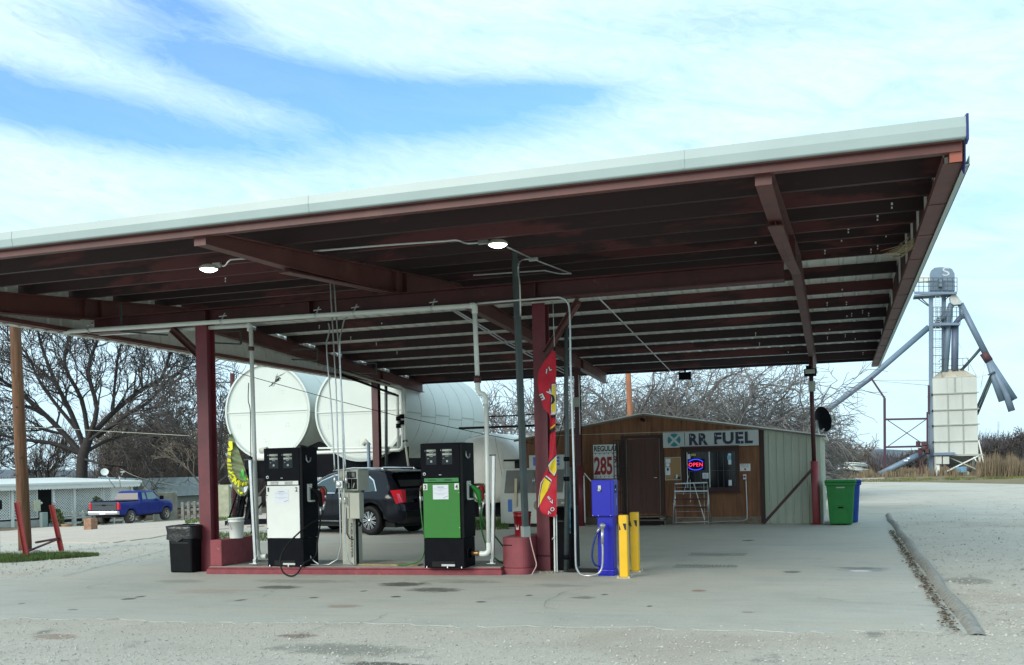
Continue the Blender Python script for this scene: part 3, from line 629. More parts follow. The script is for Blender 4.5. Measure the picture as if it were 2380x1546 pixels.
    def cat(P, k=6):
        out_ = []
        for i in range(len(P)-1):
            p0 = P[max(i-1, 0)]; p1 = P[i]; p2 = P[i+1]; p3 = P[min(i+2, len(P)-1)]
            for j in range(k): t = j/k; out_.append(.5*((2*p1)+(-p0+p2)*t+(2*p0-5*p1+4*p2-p3)*t*t+(-p0+3*p1-3*p2+p3)*t**3))
        return out_+[P[-1]]
    T.part(q.tube(cat(pts), .0135, 8), 'hose', hm)
    # left side: filter, hose going down behind
    q = MB(); q.lathe((x-.05, y+.32, zt-.28), [(.04, 0), (.048, .02), (.048, .2), (.03, .215)], 14); T.part(q, 'filter', m_red)
    q = MB(); q.tube([(x, y+.3, zt-.04), (x-.08, y+.3, zt-.035), (x-.13, y+.28, zt-.06), (x-.145, y+.27, zt-.13)], .02, 8); T.part(q, 'swivel', M('bronze fitting', (.1, .06, .035), .5, .3))
    q = MB(); q.tube([(x-.145, y+.27, zt-.13), (x-.14, y+.27, zt-.4)], .015, 8); T.part(q, 'hose_coupling', m_steel)
    pts = [Vector((x-.14, y+.27, zt-.4)), Vector((x-.13, y+.25, zt-.6)), Vector((x-.09, y+.24, .62)), Vector((x-.02, y+.22, .42)), Vector((x+.0, y+.4, .3))] if kind == 1 else [Vector((x-.14, y+.27, zt-.4)), Vector((x-.11, y+.25, .8)), Vector((x-.07, y+.24, .5)), Vector((x-.12, y+.2, .25)), Vector((x-.32, y+.16, .16)), Vector((x-.5, y+.14, .15))]
    T.part(MB().tube(cat(pts), .0135, 8), 'hose', hm)
    for xx in (x+.06, x+.4, x+W-.05): q = MB(); q.lathe((xx, y-.006, z0), [(.012, 0), (.012, .02), (.006, .03)], 6); T.part(q, 'anchor_bolt', m_steel)
    return T
P1 = pump('fuel_pump', 'black fuel pump with a white front panel, numbers 1 and 2', -8.81, 13.97, 1)
P2 = pump('fuel_pump', 'black fuel pump with a bright green front panel, numbers 3 and 4', -6.09, 14.03, 2)
q = MB(); q.box((-8.17, 14.15, 2.05), (.16, .16, .006), M_=Matrix.Rotation(radians(18), 3, 'Y')); q.box((-8.22, 14.15, 2.043), (.02, .1, .02)); P1.part(q, 'top_flap', m_black)
def catm(P, k=6):
    P = [Vector(p) for p in P]; out_ = []
    for i in range(len(P)-1):
        p0 = P[max(i-1, 0)]; p1 = P[i]; p2 = P[i+1]; p3 = P[min(i+2, len(P)-1)]
        for j in range(k): t = j/k; out_.append(.5*((2*p1)+(-p0+p2)*t+(2*p0-5*p1+4*p2-p3)*t*t+(-p0+3*p1-3*p2+p3)*t**3))
    return out_+[P[-1]]
# --- card reader pedestal between the pumps
T = Thing('card_reader_pedestal', 'putty coloured fuel card reader on a tall pedestal between the pumps', 'card reader', (-7.5, 14.5, .128))
q = MB(); q.box2((-7.66, 14.38, .128), (-7.42, 14.62, 1.32)); T.part(q, 'pedestal', m_fmgrey, bevel=.006)
q = MB(); q.box2((-7.505, 14.36, .13), (-7.44, 14.379, 1.3)); T.part(q, 'front_channel', m_fmgrey, bevel=.004)
q = MB(); q.box2((-7.42, 14.4, .13), (-7.395, 14.44, .9)); T.part(q, 'cable_duct', m_black)
q = MB(); q.box2((-7.66, 14.28, 1.325), (-7.3, 14.66, 1.66)); T.part(q, 'head', m_fmgrey, bevel=.008)
q = MB(); q.box2((-7.67, 14.26, 1.661), (-7.27, 14.68, 1.672)); T.part(q, 'rain_hood', m_fmgrey)
q = MB(); q.box2((-7.49, 14.268, 1.53), (-7.335, 14.279, 1.63)); T.part(q, 'screen', m_glass)
q = MB(); q.box2((-7.4, 14.262, 1.545), (-7.35, 14.267, 1.615)); T.part(q, 'keypad', M('grey keys', (.12, .13, .15), .5))
q = MB(); q.box2((-7.485, 14.26, 1.35), (-7.42, 14.279, 1.515)); T.part(q, 'card_slot', m_blackm); q = MB(); q.box2((-7.4, 14.26, 1.35), (-7.325, 14.279, 1.515)); T.part(q, 'card_slot', m_blackm)
q = MB(); q.box2((-7.46, 14.252, 1.37), (-7.445, 14.2595, 1.45)); q.box((-7.365, 14.254, 1.41), (.013, .006, .08), M_=Matrix.Rotation(.3, 3, 'Y')); T.part(q, 'card_reader_light', m_lcd)
q = MB(); q.box2((-7.48, 14.22, .88), (-7.255, 14.375, 1.29)); T.part(q, 'side_box', m_fmgrey, bevel=.006)
q = MB(); q.box2((-7.445, 14.214, .89), (-7.43, 14.219, 1.28)); T.part(q, 'box_seam', M('box seam grey', (.2, .2, .17), .6))  # darker grey strip along the box seam
q = MB(); q.tube(catm([(-7.32, 14.3, .88), (-7.3, 14.28, .84), (-7.27, 14.28, .8), (-7.3, 14.28, .76)]), .018, 8); T.part(q, 'cable_gland', m_black)
T.part(text_mb('FUELMASTER', .032, (-7.49, 14.353, .8), xdir=(0, 0, -1), ydir=(1, 0, 0), width=.56, bold=.015, depth=.003), 'lettering', m_text_black)
# --- electrical conduits that come down from the canopy
T = Thing('conduit_bundle', 'four thin steel conduits dropping from the canopy to a round junction box', 'conduit', (-7.85, 14.2, .13))
def P(u, v, Y=14.2): return wy(u, v, Y)
T.part(MB().tube([P(767, 650), P(781, 900), P(787, 1100, 14.2), P(790, 1180), P(792, 1270), P(785, 1300, 14.2), P(765, 1312), P(735, 1314)], .0115, 8), 'conduit', m_steel)
T.part(MB().tube([P(776, 650), P(793, 900), P(799, 1100), P(800, 1180), P(803, 1270), P(808, 1300), P(820, 1312)], .0115, 8), 'conduit', m_steel)
T.part(MB().tube(catm([P(763, 752, 14.4), P(766, 765, 14.35), P(762, 785, 14.3), P(759, 800, 14.25), P(762, 850), P(770, 950), P(778, 1095)]), .0115, 8), 'conduit', m_steel)
T.part(MB().tube(catm([P(808, 738, 14.4), P(800, 744, 14.35), P(795, 765, 14.3), P(790, 790), P(791, 850), P(796, 950), P(803, 1095)]), .0115, 8), 'conduit', m_steel)
c_ = P(791, 1126, 14.18); q = MB(); q.box(c_, (.12, .08, .12)); q.lathe(c_+Vector((-.01, -.041, 0)), [(.045, 0), (.045, -.015), (.01, -.02)], 18, 'Y'); T.part(q, 'junction_box', m_steel, bevel=.006)
for u in (778, 805): c_ = P(u, 1115, 14.18); T.part(MB().tube([c_+Vector((0, 0, .07)), c_, c_+Vector((.0 if u > 790 else 0, .0, -.06))], [.016, .022, .026], 8), 'seal_fitting', m_steel)
for u in (792, 802): c_ = P(u, 1165, 14.19); T.part(MB().tube([c_+Vector((0, 0, .07)), c_+Vector((0, 0, .03)), c_, c_+Vector((0, 0, -.05))], [.017, .024, .018, .022], 8), 'seal_fitting', m_steel)
q = MB().tube(catm([P(718, 1268), P(719, 1285), P(725, 1300), P(742, 1312)]), .012, 8); T.part(q, 'flex_conduit', m_steel)
q = MB().tube([P(718, 1228), P(718, 1268)], [.02, .016], 8); q.tube([P(705, 1230), P(716, 1230)], .012, 8); q.tube([P(690, 1312), P(742, 1313)], .012, 8); T.part(q, 'valve', m_steel)
q = MB(); q.tube([P(806, 1180, 14.36), P(806, 1240, 14.36), P(812, 1252, 14.36), P(822, 1254, 14.36)], .008, 6); T.part(q, 'ground_wire', m_blackm)
# --- white plastic lines
T = Thing('vent_pipe', 'long thick white plastic pipe hung below the canopy girder, ending at the green pump', 'pipe', (-5.1, 14.1, .13), group='white plastic pipes')
def pipe(T, pts, r, m, name='pipe', n=12): T.part(MB().tube(pts, r, n), name, m)
Yp = 14.12
a = P(150, 772, Yp); b = P(1098, 712, Yp); b.z = a.z = (a.z+b.z)/2+.0; a = wy(150, 771, Yp); b = wy(1096, 711, Yp)
pipe(T, [a, b], .037, m_pvc)
pipe(T, catm([b+Vector((-.02, 0, 0)), b+Vector((.035, 0, -.0)), b+Vector((.05, 0, -.03)), b+Vector((.05, 0, -.12))], 4), .046, m_pvc, 'elbow')
pipe(T, [P(1103, 716, Yp), P(1110, 885, Yp)], .037, m_pvc)
q = MB().tube([P(1110, 874, Yp), P(1110, 890, Yp)], .055, 14); T.part(q, 'coupling', m_maroon)
pipe(T, catm([P(1110, 888, Yp), P(1111, 905, Yp), P(1116, 914, Yp), P(1124, 917, Yp), P(1129, 925, Yp), P(1130, 940, Yp)]), .039, m_pvc, 'offset_bend')
pipe(T, [P(1130, 935, Yp), P(1136, 1275, Yp)], .034, m_pvc)
pipe(T, catm([P(1136, 1262, Yp), P(1136, 1280, Yp), P(1128, 1287, Yp), P(1116, 1287, Yp)]), .042, m_pvc, 'elbow')
q = MB(); q.tube([P(1118, 1286, Yp), P(1110, 1286, Yp), P(1104, 1286, Yp), P(1096, 1286, Yp)], [.03, .045, .03, .036], 12); T.part(q, 'brass_valve', m_brass)
c_ = P(1092, 1286, Yp-.03); q = MB(); q.lathe(c_, [(.085, -.008), (.095, 0), (.085, .008), (.075, 0), (.085, -.008)], 18, 'X'); q.bar(c_+Vector((0, 0, -.08)), c_+Vector((0, 0, .08)), .014); q.bar(c_+Vector((0, -.08, 0)), c_+Vector((0, .08, 0)), .014); T.part(q, 'valve_wheel', m_black)
for u in (515, 735, 823, 1005, 207):
    c_ = wy(u, 772-(u-150)*.0645, Yp); q = MB(); q.tube([c_+Vector((-.012, 0, 0)), c_+Vector((.012, 0, 0))], .047, 14); q.bar(c_+Vector((0, 0, .03)), c_+Vector((.0, .1, .16)), .02, .012); q.bar(c_+Vector((-.05, .0, .09)), c_+Vector((.06, .06, .11)), .014); T.part(q, 'hanger', m_steel)
T = Thing('vent_pipe', 'shorter white plastic pipe that drops to the left of the white pump', 'pipe', (-8.95, 14.1, .13), group='white plastic pipes')
a = wy(222, 777, 14.9); b = wy(576, 757, 14.3)
pipe(T, [a, b], .034, m_pvc); pipe(T, catm([b, b+Vector((.04, -.02, 0)), b+Vector((.055, -.03, -.03)), b+Vector((.055, -.04, -.1))]), .043, m_pvc, 'elbow')
pipe(T, [P(583, 765, 14.25), P(598, 1262, 14.25)], .034, m_pvc)
pipe(T, catm([P(598, 1255, 14.25), P(599, 1280, 14.25), P(606, 1292, 14.25), P(620, 1293, 14.25)]), .044, m_pvc, 'elbow')
q = MB().tube([P(584, 806, 14.25), P(584, 815, 14.25)], .05, 12); T.part(q, 'coupling', m_maroon)
q = MB().tube(catm([P(578, 890, 14.2), P(577, 930, 14.2), P(582, 960, 14.2), P(583, 1060, 14.2), P(584, 1240, 14.2)]), .007, 6); T.part(q, 'cable', m_black)
# slotted steel posts that steady the pipes
def strut(label, u0, v0, u1, v1, Y):
    T = Thing('strut_post', label, 'post', wy(u1, v1, Y), group='slotted steel posts')
    a = wy(u0, v0, Y); b = wy(u1, v1, Y); q = MB(); q.bar(b, a, .041, .006, roll=(0, 1, 0)); 
    for s in (-1, 1): q.bar(b+Vector((s*.02, .02, 0)), a+Vector((s*.02, .02, 0)), .004, .04, roll=(0, 1, 0))
    T.part(q, 'channel', m_steel); q = MB(); q.box(b+Vector((0, .0, .01)), (.14, .12, .01)); q.box(b+Vector((0, -.01, .045)), (.05, .03, .07)); T.part(q, 'base_plate', m_steel)
    q = MB(); q.bar(a+Vector((-.1, .0, 0)), a+Vector((.03, 0, 0)), .03, .02); T.part(q, 'clamp_arm', m_dark_steel)
strut('thin slotted steel post left of the white pump', 580, 1068, 593, 1311, 14.12)
strut('thin slotted steel post right of the green pump', 1147, 1058, 1144, 1311, 14.4)
# --- dark square pole standing on the rounded block
T = Thing('steel_pole', 'dark green square steel pole standing on the rounded red block', 'pole', (-4.72, 14.5, .57))
a = wy(1222, 1246, 14.5); a.z = .57; b = wy(1197, 585, 14.28); q = MB(); q.bar(a, b, .085, .085, roll=(1, 1, 0)); T.part(q, 'shaft', m_dark_steel, bevel=.006)
q = MB(); q.bar(a, a+(b-a)*.038, .11, .11, roll=(1, 1, 0)); T.part(q, 'sleeve', M('weathered galvanised', (.3, .36, .34), .6, .2))
q = MB(); q.tube(catm([a+Vector((.08, -.04, .0)), a+Vector((.11, -.06, -.12)), a+Vector((.16, -.08, -.3)), a+Vector((.19, -.1, -.42)), a+Vector((.15, -.14, -.52)), a+Vector((.13, -.15, -.56))]), .009, 6); T.part(q, 'cord', M('pink cord', (.5, .36, .33), .7))
# --- grey conduit that ends at the blue dispenser
T = Thing('conduit', 'silver conduit dropping right of the maroon column and curling up the blue air machine', 'conduit', (-3.85, 14.3, 0))
Yc = 14.25
T.part(MB().tube(catm([P(1108, 706, Yc), P(1190, 699, Yc), P(1285, 692, Yc), P(1305, 693, Yc), P(1318, 701, Yc), P(1323, 716, Yc), P(1325, 760, Yc), P(1326, 850, Yc), P(1331, 1000, Yc), P(1336, 1180, Yc), P(1338, 1300, Yc), P(1342, 1325, Yc-.0), P(1352, 1336, Yc), P(1370, 1338, Yc), P(1390, 1333, Yc-.05), P(1399, 1320, Yc-.05), P(1401, 1290, Yc-.05), P(1400, 1262, Yc-.05)], 5), .0155, 10), 'conduit', m_steel)
T.part(MB().tube([P(1400, 1265, Yc-.05), P(1400, 1228, Yc-.05)], .022, 8), 'flex_connector', m_steel)
q = MB(); c_ = P(1400, 1222, Yc-.03); q.lathe(c_, [(.04, .03), (.045, 0), (.03, -.03), (0, -.04)], 12, 'Y'); T.part(q, 'conduit_cap', m_steel)
# conduits running back under the roof
def roofline(name, label, segs, r, Ys, m=m_steel, grp='conduits under the roof'):
    T = Thing('conduit', label, 'conduit', wy(*segs[0], Ys[0]), group=grp)
    T.part(MB().tube([wy(u, v, y) for (u, v), y in zip(segs, Ys)], r, 8), 'conduit', m)
roofline('c', 'single bare conduit slanting from the girder to the rear edge of the roof', [(1385, 686), (1470, 772), (1558, 862)], .012, [14.6, 20, 29.2])
roofline('c', 'upper of the two parallel conduits slanting behind the maroon column', [(1060, 722), (1180, 795), (1318, 864)], .013, [14.8, 19, 26])
roofline('c', 'lower of the two parallel conduits slanting behind the maroon column', [(1052, 722), (1176, 799), (1316, 870)], .013, [14.8, 19, 26])
# --- lit canopy lights
def roofpt(u, v, dz=0):
    d = ray(u, v); best = None
    for k in range(400):
        y = 9.5+k*.02; t = y/d.y; z = EYE+d.z*t
        e = abs(z-(zr(y)+dz))
        if best is None or e < best[0]: best = (e, Vector((d.x*t, y, z)))
    return best[1]
for label, u, v in (('lit white light fixture under the canopy, the left one', 485, 626), ('lit white light fixture under the canopy, the right one near the dark pole', 1157, 569)):
    p = roofpt(u, v, -.06); T = Thing('canopy_light', label, 'light', p, group='lit canopy lights')
    q = MB(); q.lathe(p+Vector((0, 0, .0)), [(.13, 0), (.135, .02), (.09, .055), (.03, .07)], 16); T.part(q, 'housing', m_fmgrey)
    q = MB(); q.lathe(p, [(.0, -.045), (.06, -.035), (.1, -.018), (.122, -.001)], 16); T.part(q, 'lens', m_lamp_on)
    q = MB(); q.box(p+Vector((.1, .05, .06)), (.13, .05, .06)) if u < 600 else q.box(p+Vector((-.2, 0, .05)), (.13, .05, .05)); T.part(q, 'junction_box', m_steel, bevel=.004)
    if u < 600: T.part(MB().tube(catm([p+Vector((.16, .05, .06)), roofpt(522, 618, -.04), roofpt(533, 606, -.02), roofpt(545, 603, -.02), roofpt(600, 600, -.02)]), .011, 8), 'conduit', m_steel)
    else: T.part(MB().tube(catm([p+Vector((-.26, 0, .05)), roofpt(1085, 566, -.02), roofpt(1062, 559, -.02), roofpt(1030, 561, -.02), roofpt(900, 570, -.02), roofpt(728, 584, -.02)]), .012, 8), 'conduit', m_steel)
p = roofpt(1240, 603, -.03); T = Thing('junction_box', 'small grey junction box on the conduit beside the dark pole', 'junction box', p)
T.part(MB().box(p, (.14, .05, .05)), 'box', m_steel, bevel=.004)
T.part(MB().tube([roofpt(1178, 574, -.03), p], .011, 8), 'conduit', m_steel); T.part(MB().tube([p, roofpt(1328, 636, -.03)], .011, 8), 'conduit', m_steel)
T.part(MB().tube(catm([p, roofpt(1222, 603, -.03), roofpt(1210, 607, -.05), wy(1205, 618, 13.0), wy(1205, 640, 13.4), wy(1208, 660, 13.8), wy(1210, 735, 14.1)]), .011, 8), 'conduit', m_steel)
T.part(MB().tube(catm([roofpt(1328, 636, -.03), roofpt(1300, 636, -.03), roofpt(1270, 630, -.02), roofpt(1250, 630, -.02), roofpt(1100, 640, -.02)]), .011, 8), 'conduit', m_steel)
# slotted hanger bracket at the left end of the girder
T = Thing('hanger_bracket', 'slotted steel bracket hanging from the left end of the girder', 'bracket', wy(282, 765, 14.3))
a = wy(281, 705, 14.35); b = wy(283, 770, 14.35); T.part(MB().bar(a, b, .04, .02), 'upright', m_dark_steel); T.part(MB().bar(b+Vector((-.04, 0, 0)), b+Vector((.5, .6, -.03)), .04, .025), 'arm', m_dark_steel)
q = MB(); 
for k in range(9): c_ = a+(b-a)*(.06+.1*k); q.box(c_+Vector((0, -.012, 0)), (.012, .004, .022))
T.part(q, 'slot', m_rubber)
# --- straw nest hanging from the right rake
T = Thing('bird_nest', 'straggling tuft of dry straw hanging from the right edge of the roof', 'nest', (.9, 13.5, 4.2))
random.seed(2); q = MB(); a = Vector((.93, 13.0, 4.27))
for k in range(34):
    s = a+Vector((random.gauss(-.03, .04), random.gauss(0, .14), random.gauss(0, .02))); L_ = random.uniform(.08, .3)
    q.tube([s, s+Vector((-.4*L_, .2*L_, -.3*L_))+Vector((random.gauss(0, .03),)*3), s+Vector((-1.1*L_, .1, -.42*L_))], [.006, .004, .002], 3)
T.part(q, 'straw', M('dry straw', (.45, .38, .24), .9, var=.3))
# ================================================================== small things under the canopy
def tri(T, pts, r, m, n='pipe'): T.part(MB().tube(pts, r, 10), n, m)
# trash can
T = Thing('trash_can', 'tall black rectangular trash can with a black bag over its rim', 'trash can', (-10.5, 14.2, 0))
q = MB(); q.add([(x, y, z) for z, w in ((0, .215), (.78, .235)) for x, y in ((-10.48-w, 14.22-w), (-10.48+w, 14.22-w), (-10.48+w, 14.22+w), (-10.48-w, 14.22+w))], [(3, 2, 1, 0), (4, 5, 6, 7), (0, 1, 5, 4), (1, 2, 6, 5), (2, 3, 7, 6), (3, 0, 4, 7)]); T.part(q, 'bin_body', m_blackm, bevel=.03)
q = MB(); q.box2((-10.65, 13.99, .5), (-10.32, 14.0, .508)); T.part(q, 'moulded_ridge', M('worn black plastic', (.035, .04, .045), .5))
random.seed(4); q = MB(); n = 48; rows = []
for k, (z, e) in enumerate(((.795, .215), (.79, .25), (.74, .252), (.68, .247), (.63, .25), (.57, .252))):
    r = []
    for i in range(n):
        t = 2*pi*i/n; c_, s_ = cos(t), sin(t); kf = 1/max(abs(c_), abs(s_)); e2 = e+.006*sin(i*2.1+k*1.3)+random.uniform(-.003, .003)
        zz = z+(random.uniform(-.008, .008) if k else 0) - (.05*max(0, sin(t*3+1)) if k == 5 else 0)
        r.append((-10.48+e2*c_*kf, 14.22+e2*s_*kf, zz))
    rows.append(r)
q.add([p for r in rows for p in r], [(k*n+i, k*n+(i+1) % n, (k+1)*n+(i+1) % n, (k+1)*n+i) for k in range(5) for i in range(n)], True)
T.part(q, 'trash_bag', M('black bin bag', (.01, .011, .012), .3, var=.1, bump=.5, bscale=14))
# buckets
def bucket(T, c, r, hgt, m, mr):
    c = Vector(c); q = MB(); q.lathe(c, [(r*.84, 0), (r*.86, .01), (r*.97, hgt*.8), (r*1.03, hgt*.8), (r*1.03, hgt*.84), (r*.985, hgt*.85), (r, hgt*.93), (r*1.06, hgt*.93), (r*1.06, hgt), (r*.97, hgt), (r*.8, .03), (0, .03)], 28); T.part(q, 'bucket_body', m)
    q = MB(); q.tube(catm([c+Vector((-r*1.06, 0, hgt*.85)), c+Vector((-r*1.2, -r*.2, hgt*.7)), c+Vector((-r*.9, -r*.95, hgt*.6)), c+Vector((-r*.2, -r*1.15, hgt*.55)) if 0 else c+Vector((-r*1.12, -r*.35, hgt*.66)), c+Vector((-r*1.08, -r*.1, hgt*.62))]), .003, 5); T.part(q, 'handle', mr)
c_ = Vector((-9.62, 14.35, .56)); T = Thing('bucket', 'white plastic bucket standing on the red end block', 'bucket', c_); bucket(T, c_, .13, .34, m_white, m_white)
q = MB()
for k in range(8): a = radians(-118+k*3.2); z = .62+.0 + .21-.018*k; q.quad(*[Vector((c_.x+.128*cos(a+da), c_.y+.128*sin(a+da), z+dz)) for da, dz in ((-.05, 0), (.1, .012), (.1, .022), (-.05, .01))])
T.part(q, 'printed_marks', m_ink)
c_ = Vector((-4.76, 14.9, .57)); T = Thing('bucket', 'red plastic bucket standing on the rounded red block behind the dark pole', 'bucket', c_); bucket(T, c_, .14, .37, m_red, m_steel)
q = MB(); q.quad(*[Vector((c_.x+.129*cos(a), c_.y+.129*sin(a), z)) for a, z in ((radians(-125), .66), (radians(-100), .66), (radians(-100), .8), (radians(-125), .8))]); q.quad(*[Vector((c_.x+.129*cos(a), c_.y+.129*sin(a), z)) for a, z in ((radians(-62), .67), (radians(-40), .67), (radians(-40), .8), (radians(-62), .8))]); T.part(q, 'sticker', m_paper)
q = MB(); q.lathe(c_+Vector((.03, 0, .36)), [(.04, 0), (.045, .02), (.02, .07), (0, .09)], 10); T.part(q, 'cleaning_cloth', M('blue cloth', (.06, .25, .45), .8))
# feather banner tied to the maroon column
T = Thing('feather_banner', 'limp red and yellow feather banner with white lettering tied to the maroon column', 'banner', (-4.25, 14.72, .2))
Yb = 14.62
prof = [(812, 1286, 1290), (835, 1268, 1292), (862, 1252, 1293), (885, 1249, 1292), (920, 1254, 1291), (950, 1264, 1290), (962, 1276, 1290), (975, 1278, 1291), (1010, 1278, 1291), (1050, 1277, 1293), (1085, 1274, 1294), (1104, 1264, 1294), (1125, 1255, 1294), (1150, 1252, 1294), (1170, 1252, 1294), (1188, 1256, 1294), (1198, 1266, 1293), (1201, 1280, 1290)]
def bprof(v):
    for (a, l0, r0_), (b, l1, r1_) in zip(prof, prof[1:]):
        if v <= b: t = (v-a)/(b-a); return l0+(l1-l0)*t, r0_+(r1_-r0_)*t
    return prof[-1][1:]
def bpt(u, v, off=0.):
    l, r = bprof(v); t = (u-l)/max(1., r-l); return wy(u, v, Yb+.02*sin(t*5+v*.05)+.012*sin(v*.11)-off)
q = MB(); nr = 80; nc = 9
for i in range(nr):
    v = 812+389*i/(nr-1); l, r = bprof(v)
    for j in range(nc): q.v.append(tuple(bpt(l+(r-l)*j/(nc-1), v)))
q.add([], []); q.f = [(i*nc+j, i*nc+j+1, (i+1)*nc+j+1, (i+1)*nc+j) for i in range(nr-1) for j in range(nc-1)]; q.sm = [True]*len(q.f); q.mi = [0]*len(q.f)
m_ban = M('red banner cloth', (.52, .008, .03), .65, var=.15, scale=6, bump=.3)
m_bany = M('yellow banner print', (.8, .6, .02), .65, var=.1)
m_bank = M('black banner print', (.012, .01, .012), .65); m_banw = M('white banner print', (.75, .72, .74), .65)
cl = T.part(q, 'cloth', m_ban, fix=False)
def bpoly(pts, off, name, m):
    bm = bmesh.new(); f = bm.faces.new([bm.verts.new((u, v, 0)) for u, v in pts])
    for k in range(812, 1202, 6): bmesh.ops.bisect_plane(bm, geom=bm.verts[:]+bm.edges[:]+bm.faces[:], plane_co=(0, k, 0), plane_no=(0, 1, 0))
    for k in range(1245, 1300, 4): bmesh.ops.bisect_plane(bm, geom=bm.verts[:]+bm.edges[:]+bm.faces[:], plane_co=(k, 0, 0), plane_no=(1, 0, 0))
    bm.verts.index_update(); q = MB(); q.add([bpt(x.co.x, x.co.y, off) for x in bm.verts], [tuple(y.index for y in f_.verts) for f_ in bm.faces]); bm.free()
    T.part(q, name, m, parent=cl, fix=False)
def grow(pts, d):
    cx_ = sum(p[0] for p in pts)/len(pts); cy_ = sum(p[1] for p in pts)/len(pts)
    return [(p[0]+d*(1 if p[0] > cx_ else -1), p[1]+d*1.6*(1 if p[1] > cy_ else -1)) for p in pts]
dia1 = [(1266, 1110), (1279, 1121), (1273, 1140), (1262, 1158), (1254, 1175), (1255, 1150), (1260, 1127)]
dia2 = [(1292, 1062), (1293, 1092), (1287, 1104), (1279, 1093), (1276, 1084), (1283, 1074)]
bar1 = [(1284, 895), (1290, 895), (1291, 958), (1282, 958)]
for pl in (dia1, dia2, bar1):
    bpoly([(min(p[0], 1293.5), p[1]) for p in grow(pl, 3.2)], .004, 'print', m_bank if pl is not dia1 else m_banw); bpoly([(min(p[0], 1293.5), p[1]) for p in grow(pl, 1.6)], .008, 'print', m_banw if pl is not dia1 else m_bank); bpoly(pl, .012, 'print', m_bany)
bpoly([(1281, 916), (1287, 920), (1290, 930), (1286, 938), (1281, 940), (1283, 928)], .015, 'print', m_bank)
bpoly([(1280, 966), (1291, 964), (1291, 970), (1280, 972)], .004, 'print', m_bank); bpoly([(1280, 961), (1291, 959), (1291, 963), (1280, 965)], .006, 'print', m_banw)
bpoly([(1278, 1000), (1291, 992), (1291, 1000), (1278, 1010)], .004, 'print', m_bank); bpoly([(1279, 994), (1291, 985), (1291, 989), (1279, 998)], .006, 'print', m_bany)
def letter(ch, u, v, hgt, ang, m=m_banw, out_=m_bank):
    cu_ = bpy.data.curves.new('t', 'FONT'); cu_.body = ch; cu_.size = 1; cu_.offset = .03; cu_.resolution_u = 2
    for off, sc, mm in ((.004, 0.05, out_), (.009, 0., m)):
        cu_.offset = .03+sc; ob = bpy.data.objects.new('t', cu_); col.objects.link(ob); me = bpy.data.meshes.new_from_object(ob.evaluated_get(bpy.context.evaluated_depsgraph_get()))
        ca, sa = cos(ang), sin(ang); q = MB()
        q.add([bpt(min(1293, u+(x.co.x*ca-x.co.y*sa)*hgt), v-(x.co.x*sa+x.co.y*ca)*hgt, off) for x in me.vertices], [tuple(p.vertices) for p in me.polygons])
        T.part(q, 'lettering', mm, parent=cl, fix=False); bpy.data.objects.remove(ob); bpy.data.meshes.remove(me)
letter('E', 1262, 914, 20, radians(-155)); letter('A', 1278, 904, 16, radians(-140)); letter('I', 1268, 868, 15, radians(-185)+pi); letter('L', 1277, 862, 13, radians(20))
letter('E', 1276, 1162, 11, radians(35)); letter('V', 1281, 1172, 12, radians(25)); letter('O', 1281, 1190, 13, radians(25)); letter('A', 1274, 1196, 11, radians(20))
T.part(MB().tube([wy(1285, 700, Yb+.01), wy(1289, 815, Yb+.01)], .004, 5), 'cord', m_white); T.part(MB().tube([wy(1289, 806, Yb), wy(1289, 816, Yb)], [.008, .022], 8), 'cap', m_rubber)
# white angle strip and black strap on the column
T = Thing('plastic_strip', 'narrow white plastic strips strapped to the right of the maroon column', 'trim strip', (-4.23, 14.8, 0))
T.part(MB().bar(wy(1290, 1336, 14.72), wy(1288, 1196, 14.72), .022, .02), 'strip', m_pvc); T.part(MB().bar(wy(1295, 1334, 14.75), wy(1293, 1196, 14.75), .018, .018), 'strip', m_white)
q = MB(); z = wy(1270, 1293, 14.8).z; q.box2((-4.52, 14.8, z), (-4.2, 14.815, z+.012)); T.part(q, 'strap', m_rubber)
q = MB(); q.tube(catm([wy(1290, 1245, 14.7), wy(1286, 1250, 14.68), wy(1283, 1254, 14.68)]), .005, 5); T.part(q, 'tie_end', m_white)
# tall black storage locker behind the column
T = Thing('storage_locker', 'tall black plastic locker standing right of the maroon column', 'locker', (-4.05, 15.2, 0))
q = MB(); q.box2((-4.3, 15.0, .02), (-3.99, 15.5, 1.0)); T.part(q, 'cabinet', m_black, bevel=.012)
q = MB(); q.box2((-4.1, 14.93, .02), (-3.9, 15.0, .98)); T.part(q, 'side_door', m_blackm, bevel=.01)
q = MB(); q.box2((-4.29, 14.992, .77), (-4.11, 14.999, .79)); T.part(q, 'door_seam', M('worn black plastic', (.035, .04, .045), .5))
T = Thing('steel_mast', 'round black mast standing between the maroon column and the silver conduit', 'mast', (-4.08, 14.85, 0))
T.part(MB().tube([wy(1316, 1336, 14.8), wy(1318, 1100, 14.8), wy(1316, 900, 14.8), wy(1316, 740, 14.8)], [.04, .038, .035, .03], 14), 'shaft', m_dark_steel)
for v in (1062, 1108, 1290): T.part(MB().tube([wy(1317, v, 14.8), wy(1317, v+10, 14.8)], .048, 14), 'collar', m_black)
T.part(MB().tube([wy(1312, 968, 14.75), wy(1300, 1010, 14.7), wy(1290, 1052, 14.65)], .007, 6), 'stay_cord', m_rubber)
T.part(MB().bar(wy(1325, 1240, 14.85), wy(1324, 1130, 14.85), .02, .01), 'blue_sticker', M('blue white sticker', (.12, .3, .42), .5, var=.8, scale=14))
# hose connector feet / black floor duct
T = Thing('floor_duct', 'low black rubber duct lying on the slab left of the blue air machine', 'cable duct', (-3.6, 14.9, 0)); q = MB(); q.box2((-4.0, 14.75, .004), (-3.3, 14.87, .06)); T.part(q, 'duct', m_rubber, bevel=.01)
